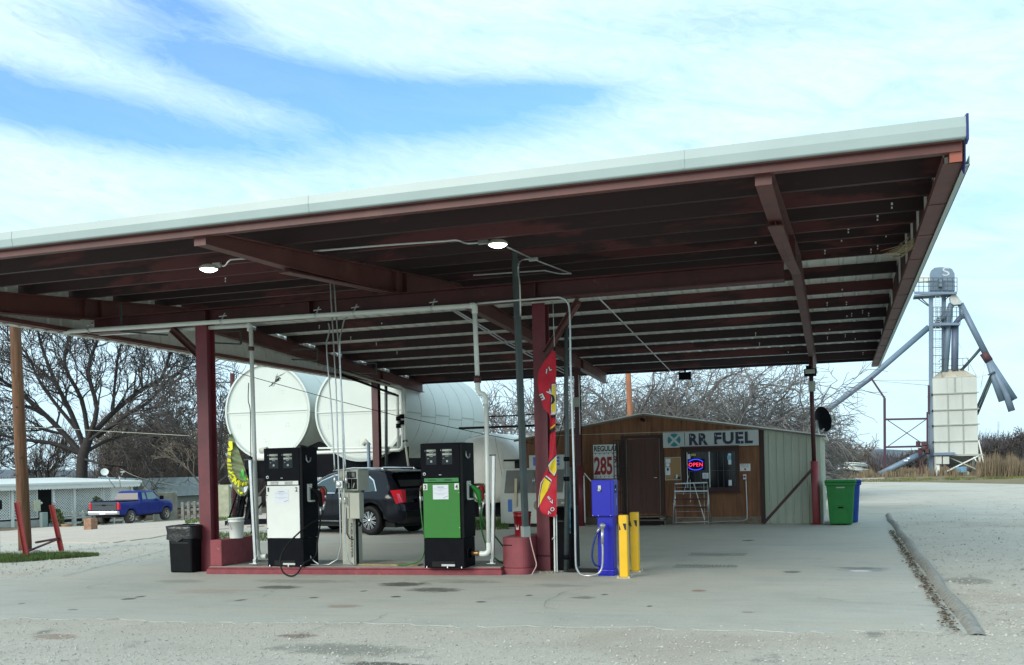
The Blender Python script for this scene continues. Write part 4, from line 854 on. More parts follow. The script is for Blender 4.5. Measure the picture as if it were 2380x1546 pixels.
# blue machine
T = Thing('air_machine', 'bright blue air machine with a wide head on a narrow pedestal', 'air machine', (-3.27, 14.45, 0))
x0, y0 = -3.425, 14.36
q = MB(); q.box2((x0, y0+.02, .1), (x0+.235, y0+.24, .89)); T.part(q, 'pedestal', m_blue, bevel=.006)
q = MB(); q.box2((x0-.012, y0+.0, 0), (x0+.25, y0+.26, .1)); T.part(q, 'plinth', m_blue, bevel=.02)
q = MB(); q.box2((x0-.065, y0-.04, .885), (x0+.27, y0+.24, 1.425)); T.part(q, 'head', m_blue, bevel=.008)
q = MB(); q.box2((x0-.055, y0-.048, .895), (x0+.225, y0-.041, 1.41)); T.part(q, 'door', m_blue, bevel=.004)
q = MB(); q.box2((x0+.04, y0-.062, 1.28), (x0+.085, y0-.049, 1.345)); T.part(q, 'coin_slot_plate', m_steel, bevel=.002); q = MB(); q.lathe((x0+.055, y0-.062, 1.275), [(.025, 0), (.025, -.012), (0, -.014)], 14, 'Y'); T.part(q, 'lock', m_steel)
q = MB(); q.box2((x0+.271, y0+.03, 1.23), (x0+.274, y0+.14, 1.345)); T.part(q, 'screen', m_glass)
q = MB(); q.box2((x0+.2745, y0+.055, 1.27), (x0+.2755, y0+.08, 1.29)); T.part(q, 'indicator', M('green indicator', (.05, .5, .2), .4, emit=((.1, .8, .4), .6)))
T.part(text_mb('LCWS', .035, (x0+.2725, y0+.1, 1.15), xdir=(0, 0, -1), ydir=(0, 1, 0), width=.1, bold=.04, depth=.002), 'lettering', m_text_white)
for xx in (x0-.05, x0+.035, x0+.22): q = MB(); q.lathe((xx, y0-.05, .9), [(.008, 0), (.008, -.006), (0, -.006)], 8, 'Y'); T.part(q, 'screw', m_steel)
q = MB(); a = Vector((x0+.035, y0-.03, .7)); q.tube([a+Vector((0, .05, .01)), a, a+Vector((-.03, -.01, -.05))], [.026, .022, .016], 10); T.part(q, 'hose_elbow', m_steel)
q = MB(); q.tube(catm([a+Vector((-.03, -.01, -.05)), a+Vector((-.08, -.02, -.2)), a+Vector((-.11, -.02, -.4)), a+Vector((-.08, -.0, -.52)), a+Vector((-.02, .04, -.56))]), .014, 8); T.part(q, 'hose', M('blue hose', (.01, .03, .2), .35))
# yellow bollards
def bollard(x, y, label):
    T = Thing('bollard', label, 'bollard', (x, y, 0), group='yellow bollards by the air machine')
    q = MB(); q.box2((x-.062, y-.062, .018), (x+.062, y+.062, .915)); T.part(q, 'post', m_yellow, bevel=.012)
    q = MB(); q.box2((x-.1, y-.1, 0), (x+.1, y+.1, .018)); T.part(q, 'base_plate', M('worn cream plate', (.5, .45, .33), .7))
    for sx in (-1, 1):
        for sy in (-1, 1): q = MB(); q.lathe((x+sx*.08, y+sy*.08, .018), [(.012, 0), (.012, .018), (0, .02)], 6); T.part(q, 'anchor_bolt', m_steel)
    yf = y-.0635
    q = MB(); q.add([(x-.055, yf, .7), (x-.03, yf, .7), (x-.055, yf, .8)], [(0, 1, 2)]); q.add([(x+.0, yf, .795), (x+.05, yf, .795), (x+.05, yf, .7), (x+.03, yf, .7)], [(0, 1, 2, 3)])
    T.part(q, 'warning_mark', m_text_black)
    return T
bollard(-2.985, 14.16, 'front one of the two yellow square bollards by the blue machine'); bollard(-2.985, 14.97, 'rear one of the two yellow square bollards by the blue machine')
# wheelie bins beside the store
def wbin(x, y, m, label, s=1.):
    T = Thing('wheelie_bin', label, 'wheelie bin', (x, y, 0), group='wheelie bins beside the store')
    q = MB(); b = [(-.27, -.3), (.27, -.3), (.27, .3), (-.27, .3)]; t = [(-.34, -.38), (.34, -.38), (.34, .34), (-.34, .34)]
    q.add([(x+px*s, y+py*s, .03) for px, py in b]+[(x+px*s, y+py*s, 1.06*s) for px, py in t], [(3, 2, 1, 0), (4, 5, 6, 7), (0, 1, 5, 4), (1, 2, 6, 5), (2, 3, 7, 6), (3, 0, 4, 7)]); T.part(q, 'bin_body', m, bevel=.03)
    q = MB(); q.box2((x-.37*s, y-.41*s, 1.0*s), (x+.37*s, y+.36*s, 1.075*s)); T.part(q, 'rim', m, bevel=.015)
    q = MB(); q.prism([(x-.39*s, 1.075*s), (x+.39*s, 1.075*s), (x+.36*s, 1.14*s), (x-.36*s, 1.14*s)], 'Y', y-.44*s, y+.36*s); T.part(q, 'lid', m, bevel=.02)
    q = MB()
    def fy(z): return y-(.3+.08*z/1.06)*s
    for (xa, za, xb, zb) in ((-.22, .8, .22, .8), (-.22, .8, -.19, .72), (.22, .8, .19, .72), (-.13, .52, .13, .52), (-.13, .52, -.2, .36), (.13, .52, .2, .36), (-.2, .36, -.2, .12), (.2, .36, .2, .12)): q.bar((x+xa*s, fy(za*s), za*s), (x+xb*s, fy(zb*s), zb*s), .02, .02)
    T.part(q, 'moulded_rib', m); q = MB(); q.bar((x-.06, fy(.45)-.012, .45), (x+.06, fy(.45)-.012, .45), .02, .035); T.part(q, 'catch_bar', m_black)
    q = MB(); q.box((x, fy(.93)-.012, .95*s), (.2, .004, .03)); T.part(q, 'printed_label', m_lcd)
    for sx in (-1, 1): q = MB(); q.lathe((x+sx*.24, y+.3*s, .13), [(.13, -.03), (.13, .03)], 18, 'X'); T.part(q, 'wheel', m_rubber)
m_bing = M('green bin plastic', (.012, .18, .03), .5, var=.12); m_binb = M('blue bin plastic', (.015, .07, .36), .5, var=.1)
wbin(.02, 26.35, m_bing, 'green wheelie bin standing right of the store'); wbin(.17, 27.3, m_binb, 'blue wheelie bin half hidden behind the green one', .98)
# flood lights at the rear posts
def flood(c_, w, label, on=False, rx=0.):
    T = Thing('flood_light', label, 'flood light', c_, group='flood lights on the rear of the canopy'); R_ = Matrix.Rotation(rx, 3, 'X')
    c_ = Vector(c_); q = MB(); q.box(c_, (w, .09, w*.62), M_=R_); T.part(q, 'housing', m_black, bevel=.008)
    q = MB(); q.box(c_+R_ @ Vector((0, -.047, 0)), (w*.8, .005, w*.42), M_=R_); T.part(q, 'lens', m_glass if not on else M('flood lens', (.5, .52, .45), .25))
    q = MB(); q.bar(c_+Vector((0, .02, w*.3)), c_+Vector((0, .06, w*.55)), .05, .03); T.part(q, 'bracket', m_black)
p = wy(1592, 874, 29.35); flood(p, .36, 'wide black flood light hanging from the rear edge of the roof')
p = wy(1883, 866, 26.1); flood(p, .3, 'black flood light with a pale lens on the thin right rear post', True, -.5); 
T = Thing('sensor', 'small dark sensor above the flood light on the right rear post', 'sensor', wy(1878, 852, 26.1)); q = MB(); q.tube([wy(1877, 858, 26.1), wy(1876, 850, 26.1)], .04, 10); T.part(q, 'sensor_body', m_black)
T = Thing('junction_box', 'grey box fixed to the thin right rear post below its flood light', 'junction box', wy(1888, 897, 26.25)); q = MB(); q.box(wy(1887, 898, 26.22), (.17, .08, .26)); T.part(q, 'box', m_lcd, bevel=.008)
T = Thing('junction_box', 'grey box on the middle rear post above the store', 'junction box', wy(1341, 935, 26.1)); q = MB(); q.box(wy(1340, 935, 26.1), (.16, .09, .26)); T.part(q, 'box', m_lcd, bevel=.008); T.part(MB().tube([wy(1345, 872, 26.05), wy(1347, 930, 26.05)], .014, 6), 'conduit', m_white); T.part(MB().tube([wy(1347, 945, 26.05), wy(1348, 1010, 26.05)], .014, 6), 'conduit', m_white)
# diagonal white rods by the middle rear post
T = Thing('conduit', 'white conduit running down the middle rear post and along the store wall', 'conduit', (-6.6, 26.0, 0)); T.part(MB().tube([wy(1357, 1105, 26.0), wy(1360, 1215, 26.0)], .018, 6), 'conduit', m_white); T.part(MB().tube([wy(1358, 1100, 26.05), wy(1392, 1140, 26.3)], .016, 6), 'conduit', m_white)
# ================================================================== the store
YS = 26.7                               # facade plane
S = Thing('fuel_store', 'low brown plywood fuel store with a shallow gable and a cream metal wing', 'store', (-4.4, 29, 0))
def sz(x): return 3.0-.165*max(0, -5.0-x)-.158*max(0, x+5.0)      # roof line on the facade
XA, XB, XC = -8.45, -1.9, -.45
# walls with real openings: door and window
def wallmb(x0, x1, z0f, z1f, y0, y1):
    q = MB(); q.add([(x0, y0, z0f), (x1, y0, z0f), (x1, y0, z1f(x1)), (x0, y0, z1f(x0)), (x0, y1, z0f), (x1, y1, z0f), (x1, y1, z1f(x1)), (x0, y1, z1f(x0))], [(0, 1, 2, 3), (7, 6, 5, 4), (0, 4, 5, 1), (1, 5, 6, 2), (2, 6, 7, 3), (3, 7, 4, 0)]); return q
q = MB(); DX0, DX1, DZ0, DZ1 = -5.5, -4.6, .3, 2.33; WX0, WX1, WZ0, WZ1 = -3.9, -2.58, .98, 1.93
one = lambda z: (lambda x: z)
def panels(x0, x1, z0, z1f):            # grooved plywood boards
    x = x0
    while x < x1-1e-4:
        xe = min(x+.203, x1); w = wallmb(x+.004, xe-.004, z0, z1f, YS, YS+.06); q.add(w.v, w.f); w = wallmb(xe-.004, xe+.004 if xe < x1 else xe, z0, z1f, YS+.006, YS+.06); q.add(w.v, w.f); x = xe
panels(XA, -5.0, 2.34, sz) ; panels(-5.0, XB, 2.34, sz); panels(XA, DX0-.02, .02, one(2.338)); panels(DX1+.02, WX0, .02, one(2.338)); panels(WX1, XB, .02, one(2.338)); panels(WX0, WX1, .02, one(WZ0)); panels(WX0, WX1, WZ1, one(2.338))
q.box2((DX0-.02, YS+.01, DZ1+.005), (DX1+.02, YS+.06, 2.338)); q.box2((DX0-.02, YS+.01, .02), (DX1+.02, YS+.06, DZ0-.005))
S.part(q, 'plywood_front', m_wood_wall)
m_siding = M('cream wall sheet', (.42, .45, .36), .5, .05, var=.08, scale=.7)
def siding(xa, xb, y0, z1f, axis='X', flip=1, pitch=.19):
    q = MB(); pts = []; x = xa
    while x < xb: pts += [(x, 0), (x+pitch*.72, 0), (x+pitch*.8, -.026), (x+pitch*.92, -.026), (x+pitch, 0)]; x += pitch+.001
    pts = [p for p in pts if p[0] <= xb]+[(xb, 0)]; n = len(pts)
    if axis == 'X': q.add([(x, y0+d, .01) for x, d in pts]+[(x, y0+d, z1f(x)) for x, d in pts], [(i, i+1, n+i+1, n+i) for i in range(n-1)])
    else: q.add([(y0-d*flip, x, .01) for x, d in pts]+[(y0-d*flip, x, z1f(x)) for x, d in pts], [(i, i+1, n+i+1, n+i) for i in range(n-1)])
    return q
S.part(siding(XB+.02, XC, YS+.02, sz), 'metal_siding', m_siding, fix=False)
S.part(siding(YS+.03, 34, XC, lambda y: sz(XC), 'Y', 1), 'metal_siding', m_siding, fix=False)
q = MB(); q.box2((XA, 33.9, 0), (XC-.01, 34, 2.2)); q.box2((XA, YS+.07, 0), (XA+.06, 33.9, 2.4)); S.part(q, 'rear_wall', m_siding)
q = MB()
for (xa, xb) in ((XA-.25, -5.0), (-5.0, XC+.15)):
    za, zb = sz(xa)+.035, sz(xb)+.035; q.add([(xa, YS-.12, za), (xb, YS-.12, zb), (xb, 34.1, zb), (xa, 34.1, za), (xa, YS-.12, za-.03), (xb, YS-.12, zb-.03), (xb, 34.1, zb-.03), (xa, 34.1, za-.03)], [(0, 1, 2, 3), (7, 6, 5, 4), (0, 4, 5, 1), (1, 5, 6, 2), (2, 6, 7, 3), (3, 7, 4, 0)])
S.part(q, 'roof', m_galv)
q = MB()
for (xa, xb) in ((XA-.25, -5.0), (-5.0, XC+.15)): q.bar((xa, YS-.06, sz(xa)-.012), (xb, YS-.06, sz(xb)-.012), .03, .06)
S.part(q, 'roof_edge_trim', M('dull fascia', (.2, .17, .14), .7))
q = MB(); q.box2((XB-.06, YS-.02, .02), (XB+.05, YS+.0, sz(XB)-.02)); S.part(q, 'corner_trim', m_wood_dark)
q = MB(); q.box2((XA, YS-.012, 2.485), (-1.95, YS-.002, 2.5)); S.part(q, 'trim_strip', m_fmgrey)
q = MB(); q.box2((XA, YS-.016, .0), (DX0-.1, YS-.002, .2)); q.box2((DX1+.1, YS-.016, 0), (XB-.06, YS-.002, .2)); S.part(q, 'base_board', M('dirty base board', (.2, .16, .12), .9, var=.35, scale=3, patch=((.1, .06, .04), 4, .5, .2)))
# inside back board so that the window looks into a dark room
q = MB(); q.box2((WX0-1, YS+1.2, .3), (WX1+.6, YS+1.25, 2.6)); q.box2((WX0-1, YS+.06, .02), (WX1+.6, YS+1.25, .05)); S.part(q, 'back_partition', M('dark interior board', (.03, .03, .035), .8))
# door
q = MB(); q.box2((DX0, YS+.015, DZ0), (DX1, YS+.05, DZ1)); d = S.part(q, 'door', m_door)
for (a, b, c_, e) in ((.13, .4, 1.55, 1.93), (.5, .77, 1.55, 1.93), (.13, .4, .85, 1.45), (.5, .77, .85, 1.45), (.13, .4, .15, .72), (.5, .77, .15, .72)):
    q = MB(); xa, xb, za, zb = DX0+a, DX0+b, DZ0+c_, DZ0+e
    for p0, p1 in (((xa, za), (xb, za)), ((xb, za), (xb, zb)), ((xb, zb), (xa, zb)), ((xa, zb), (xa, za))): q.bar((p0[0], YS+.012, p0[1]), (p1[0], YS+.012, p1[1]), .02, .012, roll=(0, 1, 0))
    q.box2((xa+.04, YS+.006, za+.04), (xb-.04, YS+.014, zb-.04)); S.part(q, 'door_panel', m_door, parent=d)
q = MB(); q.tube([(DX1-.08, YS+.01, 1.27), (DX1-.08, YS-.04, 1.27), (DX1-.16, YS-.04, 1.27)], .014, 8); S.part(q, 'handle', m_chrome, parent=d); q = MB(); q.lathe((DX1-.08, YS+.008, 1.42), [(.025, 0), (.025, -.02), (0, -.025)], 12, 'Y'); S.part(q, 'deadbolt', m_brass, parent=d)
q = MB(); q.box2((DX0-.14, YS-.05, .22), (DX0-.015, YS-.0, 2.42)); q.box2((DX1+.015, YS-.05, .22), (DX1+.12, YS-.0, 2.42)); q.box2((DX0-.015, YS-.05, DZ1+.01), (DX1+.015, YS-.0, 2.42)); S.part(q, 'door_frame', m_wood_dark)
q = MB(); q.box2((DX0-.012, YS-.02, .3), (DX0+.004, YS+.0, 2.32)); q.box2((DX1-.004, YS-.02, .3), (DX1+.012, YS+.0, 2.32)); S.part(q, 'door_jamb', M('tan jamb', (.3, .22, .15), .6))
# open security screen door folded back left of the door
q = MB(); 
for zz in (.35, .9, 1.35, 1.6, 2.3): q.bar((DX0-.03, YS-.05, zz), (DX0-.28, YS-.35, zz), .02)
for t in (0, .25, .5, .75, 1): q.bar((DX0-.03-.25*t, YS-.05-.3*t, .33), (DX0-.03-.25*t, YS-.05-.3*t, 2.32), .022)
S.part(q, 'security_gate', M('black gate iron', (.02, .018, .018), .5))
# steps
for k, (z0, z1, yy) in enumerate(((.22, .26, -.55), (.13, .17, -.62), (.02, .12, -.5))):
    q = MB(); q.box2((DX0-.12, YS+yy, z0), (DX1+.15, YS-.055 if k < 2 else YS-.3, z1)); S.part(q, 'step', M('weathered step', (.13, .1, .08), .9, var=.3, scale=5, stretch=(.3, 3, 3)) if k < 2 else m_rubber)
q = MB(); q.box2((DX1+.06, YS-.5, 0), (DX1+.14, YS-.08, .21)); S.part(q, 'step_support', M('weathered grey wood', (.35, .33, .29), .9))
# window
w = MB()
for a, b in (((WX0-.1, YS-.05, WZ0-.12), (WX0, YS+.03, WZ1+.12)), ((WX1, YS-.05, WZ0-.12), (WX1+.08, YS+.03, WZ1+.12)), ((WX0, YS-.05, WZ1), (WX1, YS+.03, WZ1+.12)), ((WX0, YS-.05, WZ0-.12), (WX1, YS+.03, WZ0))): w.box2(a, b)
wf = S.part(w, 'window', m_wood_dark)
q = MB(); q.box2((WX0+.03, YS+.03, WZ0), (WX1-.0, YS+.036, WZ1)); S.part(q, 'pane', m_glass, parent=wf)
q = MB(); q.box2((WX0, YS-.09, WZ0-.15), (WX1+.12, YS-.051, WZ0-.11)); S.part(q, 'sill', m_wood_dark, parent=wf)
q = MB(); q.box2((WX0-.12, YS-.2, WZ1+.1), (WX1+.1, YS-.02, WZ1+.15)); S.part(q, 'shutter_box', m_wood_dark, parent=wf)
q = MB(); q.box2((WX0+.03, YS+.01, WZ0), (WX0+.05, YS+.028, WZ1)); q.box2((WX0+.615, YS+.01, WZ0), (WX0+.64, YS+.028, WZ1)); S.part(q, 'sash', m_steel, parent=wf)
q = MB()
for k in range(9):
    if k != 4: q.box2((WX0+.09+k*.15, YS+.0, WZ0), (WX0+.1+k*.15, YS+.008, WZ1))
q.box2((WX0+.03, YS+.009, 1.42), (WX1, YS+.013, 1.43)); S.part(q, 'bar', M('window bars', (.1, .1, .11), .5, .5), parent=wf)
def card(name, label, cat, x0, x1, z0, z1, y, m, th=.006, grp=None):
    T = Thing(name, label, cat, ((x0+x1)/2, y, z0), group=grp); q = MB(); q.box2((x0, y-th, z0), (x1, y, z1)); T.part(q, 'board' if cat != 'notice' else 'paper', m); return T
yn = YS-.002
T = card('notice', 'tall thin white notice at the left edge of the store window', 'notice', WX0+.06, WX0+.13, 1.56, 1.88, yn, m_paper, grp='notices in the store window')
T = card('notice', 'small yellow notice in the top left of the store window', 'notice', WX0+.15, WX0+.28, 1.83, 1.89, yn, M('yellow notice', (.5, .4, .12), .7), grp='notices in the store window')
T = card('notice', 'white notice under the neon sign in the store window', 'notice', WX0+.44, WX0+.6, 1.22, 1.37, yn, m_paper, grp='notices in the store window'); T.part(text_mb('CASH\nONLY\nPLEASE', .1, (WX0+.52, yn-.0065, 1.245), align='CENTER', width=.11), 'lettering', m_ink)
T = card('notice', 'pale blue strip notice at the top right of the store window', 'notice', WX1-.2, WX1-.12, 1.58, 1.87, yn, m_paper, grp='notices in the store window'); q = MB(); q.box2((WX1-.22, yn-.01, 1.7), (WX1-.12, yn-.007, 1.82)); T.part(q, 'blue_shape', M('pale blue print', (.2, .5, .62), .6))
T = card('notice', 'white card at the bottom right of the store window', 'notice', WX1-.2, WX1-.12, 1.02, 1.17, yn, m_paper, grp='notices in the store window')
# OPEN neon
T = Thing('open_sign', 'red and blue glowing OPEN neon sign in the store window', 'neon sign', (-3.56, YS, 1.5))
cx_, cz_ = -3.63, 1.595; q = MB()
m_nr = M('red neon tube', (.9, .05, .1), .4, emit=((1, .03, .09), 1.8)); m_nb = M('blue neon tube', (.05, .08, .9), .4, emit=((.03, .05, 1.), 2.))
q.tube([(cx_+.22*cos(t), yn-.03, cz_+.14*sin(t)) for t in [radians(28+a) for a in range(0, 126, 9)]], .009, 6); q.tube([(cx_+.22*cos(t), yn-.03, cz_+.14*sin(t)) for t in [radians(208+a) for a in range(0, 126, 9)]], .009, 6); T.part(q, 'blue_tube', m_nb)
T.part(text_mb('OPEN', .1, (cx_, yn-.035, cz_-.05), align='CENTER', width=.37, bold=-.004, spacing=1.15), 'red_lettering', m_nr)
q = MB(); q.box2((cx_-.22, yn-.018, cz_-.15), (cx_+.22, yn-.012, cz_+.15)); T.part(q, 'backing', m_blackm)
# RR FUEL sign
T = Thing('store_sign', 'long white sign with a teal round emblem and the words RR FUEL', 'sign', (-3.23, YS, 2.06))
a0, a1, b0, b1 = -4.48, -1.98, 2.062, 2.475; ys_ = YS-.1
q = MB(); q.box2((a0, ys_, b0), (a1, YS-.03, b1)); T.part(q, 'board', M('sign board', (.5, .53, .52), .45, var=.04), bevel=.008)
q = MB(); q.box2((a0+.01, YS-.03, b0+.1), (a0+.06, YS-.003, b1-.1)); q.box2((a1-.06, YS-.03, b0+.1), (a1-.01, YS-.003, b1-.1)); T.part(q, 'bracket', m_steel)
q = MB(); ec = (a0+.3, b0+.205); R0 = .175
for k in range(4):
    c0 = k*pi/2; pts = []
    d_ = .045
    inner = (ec[0]+d_*cos(c0), ec[1]+d_*sin(c0)); pts.append(inner)
    for j in range(9): t = c0-radians(36)+radians(72)*j/8; pts.append((ec[0]+R0*cos(t), ec[1]+R0*sin(t)))
    q.prism(pts, 'Y', ys_-.006, ys_-.001)
T.part(q, 'emblem', m_teal)
q = MB(); q.box2((a0+.575, ys_-.005, b0+.045), (a0+.59, ys_-.001, b1-.02)); T.part(q, 'divider', m_text_navy)
T.part(text_mb('RR', .315, (a0+.7, ys_-.003, b0+.05), width=.5, bold=.045, spacing=1.15), 'lettering', m_text_navy); T.part(text_mb('FUEL', .315, (a0+1.36, ys_-.003, b0+.055), width=1.0, bold=.045, spacing=1.12), 'lettering', m_text_navy)
q = MB(); random.seed(6)
for k, (xx, zz) in enumerate(((.74, .3), (.79, .12), (1.0, .3), (1.08, .18), (1.4, .3), (1.43, .14), (1.66, .3), (1.85, .12), (1.99, .3), (2.04, .1), (2.25, .28), (2.36, .09))): q.box((a0+xx, ys_-.009, b0+zz), (.014, .003, .07), M_=Matrix.Rotation(random.uniform(-.3, .3), 3, 'Y'))
T.part(q, 'worn_fleck', M('worn sign print', (.42, .45, .45), .5))  # pale flecks of worn print over the letters
# price sign
T = Thing('price_sign', 'white price board reading REGULAR 285 in red numerals', 'price sign', (-6.1, YS, 1.27))
q = MB(); q.box2((-6.42, YS-.05, 1.27), (-5.72, YS-.015, 2.2)); T.part(q, 'board', m_white)
T.part(text_mb('REGULAR', .15, (-6.39, YS-.051, 2.015), width=.68, bold=.03), 'lettering', m_text_black)
T.part(text_mb('285', .5, (-6.4, YS-.051, 1.37), width=.51, bold=.03, spacing=.95), 'numerals', m_text_red); T.part(text_mb('9', .2, (-5.86, YS-.051, 1.68), width=.1, bold=.03), 'numerals', m_text_red)
q = MB(); q.box2((-6.42, YS-.053, 1.965), (-5.72, YS-.051, 1.975))
for k in range(6): q.box2((-6.36+k*.12, YS-.056, 1.3), (-6.345+k*.12, YS-.051, 1.34)); q.box2((-6.36+k*.12, YS-.056, 1.93), (-6.345+k*.12, YS-.051, 1.97))
T.part(q, 'track', m_text_black)
q = MB(); q.box2((-5.77, YS-.08, 1.2), (-5.72, YS-.055, 2.2)); T.part(q, 'side_rail', m_wood_dark)
# cork board, emergency shut off
T = Thing('notice_board', 'tan cork notice board with a few papers beside the window', 'notice board', (-4.23, YS, 1.19)); q = MB(); q.box2((-4.46, YS-.03, 1.19), (-4.02, YS-.004, 1.81)); T.part(q, 'frame', m_fmgrey); q = MB(); q.box2((-4.44, YS-.034, 1.21), (-4.04, YS-.031, 1.79)); T.part(q, 'cork', m_cork)
for (xa, xb, za, zb) in ((-4.43, -4.3, 1.66, 1.77), (-4.42, -4.33, 1.56, 1.65), (-4.44, -4.31, 1.33, 1.54)): q = MB(); q.box2((xa, YS-.038, za), (xb, YS-.035, zb)); T.part(q, 'paper', m_paper)
q = MB(); q.box2((-4.4, YS-.041, 1.45), (-4.35, YS-.039, 1.52)); T.part(q, 'photo', m_text_black); q = MB(); q.box((-4.12, YS-.04, 1.26), (.16, .004, .07), M_=Matrix.Rotation(.3, 3, 'Y')); T.part(q, 'photo', m_text_black); q = MB(); q.box((-4.14, YS-.044, 1.29), (.05, .004, .1), M_=Matrix.Rotation(.2, 3, 'Y')); T.part(q, 'torn_paper', m_paper)
T = Thing('warning_sign', 'small white emergency shut off sign on the store wall', 'sign', (-2.34, YS, 1.4)); q = MB(); q.box2((-2.48, YS-.014, 1.4), (-2.21, YS-.004, 1.59)); T.part(q, 'board', m_white)
t = text_mb('EMERGENCY', .03, (-2.345, YS-.0145, 1.545), align='CENTER', width=.23, bold=.01); text_mb('SHUT-OFF', .03, (-2.345, YS-.0145, 1.495), align='CENTER', width=.18, bold=.01, mb=t); t.lathe((-2.345, YS-.015, 1.445), [(.03, 0), (.03, -.002), (0, -.002)], 10, 'Y'); T.part(t, 'lettering', M('dull red print', (.35, .12, .16), .6))
T = Thing('shut_off_switch', 'small red emergency switch box with a conduit down the store wall', 'switch', (-2.36, YS, .05)); q = MB(); q.box2((-2.4, YS-.06, 1.18), (-2.32, YS-.004, 1.31)); T.part(q, 'box', m_paper, bevel=.004); q = MB(); q.lathe((-2.36, YS-.061, 1.25), [(.028, 0), (.028, -.02), (0, -.026)], 12, 'Y'); T.part(q, 'button', m_text_red)
T.part(MB().tube(catm([(-2.33, YS-.03, 1.18), (-2.32, YS-.03, .6), (-2.32, YS-.03, .2), (-2.36, YS-.03, .12), (-2.48, YS-.03, .09), (-2.9, YS-.03, .08), (-3.3, YS-.04, .05)]), .014, 8), 'conduit', m_steel)
# steel rack leaning below the window
T = Thing('steel_rack', 'rusty steel display rack with three shelves standing below the window', 'rack', (-3.75, 26.4, 0))
X0, X1 = -4.2, -3.27; yf, yb = 26.22, 26.5
for x in (X0, X1): q = MB(); q.tube([(x+(.0 if x < -4 else 0), yf, 0), (x+(.06 if x < -4 else -.02), yf+.12, 1.12)], .013, 6); T.part(q, 'upright', m_steel); q = MB(); q.tube([(x+.02, yb, 0), (x+(.06 if x < -4 else -.02), yf+.14, 1.12)], .011, 6); T.part(q, 'upright', m_steel)
q = MB(); q.bar((X0+.06, yf+.12, 1.1), (X1-.02, yf+.12, 1.12), .02, .03); T.part(q, 'top_rail', m_steel)
for k, (z, m) in enumerate(((.9, m_steel), (.69, m_rust), (.47, m_rust))): q = MB(); q.bar((X0+.05-k*.01, yf+.1-.02*k, z), (X1-.01, yf+.1-.02*k, z), .03, .035); T.part(q, 'shelf_edge', m)
q = MB(); q.tube([(X0, yf, .08), (X1, yf, .1)], .01, 6); T.part(q, 'bottom_rail', m_steel)
q = MB(); q.bar((-3.68, YS-.2, 1.13), (-3.37, yf+.02, .15), .022, .014); T.part(q, 'loose_strut', m_pvc)
q = MB()
for xa in (-4.15, -3.4): q.bar((xa, 26.46, .0), (xa, 26.46, 1.1), .008)
for k in range(6): q.bar((-4.15, 26.46, .2+k*.16), (-3.3, 26.46, .2+k*.16), .005)
T.part(q, 'wire_back', m_steel)
q = MB(); q.bar((-3.95, 26.45, .8), (-3.8, 26.5, 1.3), .01); q.bar((-3.76, 26.45, .6), (-3.76, 26.5, 1.2), .01); T.part(q, 'wire_strut', m_steel)
# things on the store
T = Thing('wall_lamp', 'small dark lamp fixed under the peak of the store gable', 'lamp', (-5.05, YS, 2.83)); q = MB(); q.lathe((-5.05, YS-.004, 2.85), [(.05, 0), (.05, -.05), (0, -.06)], 10, 'Y'); T.part(q, 'lamp_body', m_rubber); q = MB(); q.tube([(-5.05, YS-.06, 2.85), (-4.98, YS-.16, 2.82)], [.03, .05], 8); T.part(q, 'lamp_head', m_rubber)
def dish(c_, r, aim, label, m, arm=True, pole=None):
    T = Thing('satellite_dish', label, 'satellite dish', c_, group='satellite dishes'); c_ = Vector(c_); aim = Vector(aim).normalized()
    R_ = aim.to_track_quat('Z', 'Y').to_matrix(); q = MB(); prof_ = [(r*k/8, .16*r*(k/8)**2*1.6) for k in range(9)]
    n = 28; vs = [c_+R_ @ Vector((p[0]*cos(2*pi*j/n), p[0]*1.08*sin(2*pi*j/n), p[1])) for p in prof_ for j in range(n)]
    q.add(vs, [(i*n+j, i*n+(j+1) % n, (i+1)*n+(j+1) % n, (i+1)*n+j) for i in range(8) for j in range(n)], True); q.f = [f for f in q.f]
    vs = [v-aim*.012 for v in vs]; q.add(vs, [tuple(reversed(f)) for f in q.f[:8*n]], True); T.part(q, 'reflector', m, fix=False)
    if arm:
        e = c_+aim*r*1.35+Vector((0, 0, -r*.25)); q = MB(); q.tube([c_+Vector((0, 0, -r)), e], .02, 6); T.part(q, 'feed_arm', m_steel); q = MB()
        for k in (-1, 0, 1): q.tube([e+Vector((k*.09, 0, 0)), e+Vector((k*.09, 0, .05))-aim*.1], [.03, .045], 8)
        T.part(q, 'feed_horn', m_pvc)
    if pole: T.part(MB().tube([Vector(p) for p in pole], .03, 8), 'mount', m_steel)
    return T
p = wy(1908, 976, 26.9); dish(p, .31, (.72, .62, .25), 'black satellite dish behind the thin right post at the store corner', m_blackm, True, [p+Vector((-.1, 0, 0)), p+Vector((-.06, 0, -.4)), Vector((p.x-.02, 26.95, 2.2))])
# ice chest
T = Thing('ice_chest', 'white outdoor ice chest with two dark doors and blue ICE letters', 'ice chest', (-7.9, 26.2, 0), )
x0, x1, yf = -8.83, -6.95, 25.7; m_ice = M('aged ice chest white', (.48, .52, .48), .5, var=.1, scale=2)
q = MB(); q.prism([(yf, .1), (yf, .88), (yf+.28, 1.6), (yf+.95, 1.6), (yf+.95, .1)], 'X', x0, x1); T.part(q, 'cabinet', m_ice, bevel=.01)
q = MB(); q.box2((x0+.05, yf+.05, 0), (x1-.05, yf+.9, .1)); T.part(q, 'plinth', m_rubber)
q = MB(); q.box2((x0+.75, yf+.33, 1.6), (x1-.1, yf+.42, 1.95)); T.part(q, 'header', m_ice)
def slope(x, z, off): t = (z-.88)/.72; n_ = Vector((0, -.72, .28)).normalized(); return Vector((x, yf+.28*t, z))+n_*off
m_idoor = M('grey glass door', (.14, .15, .14), .45, var=.1)
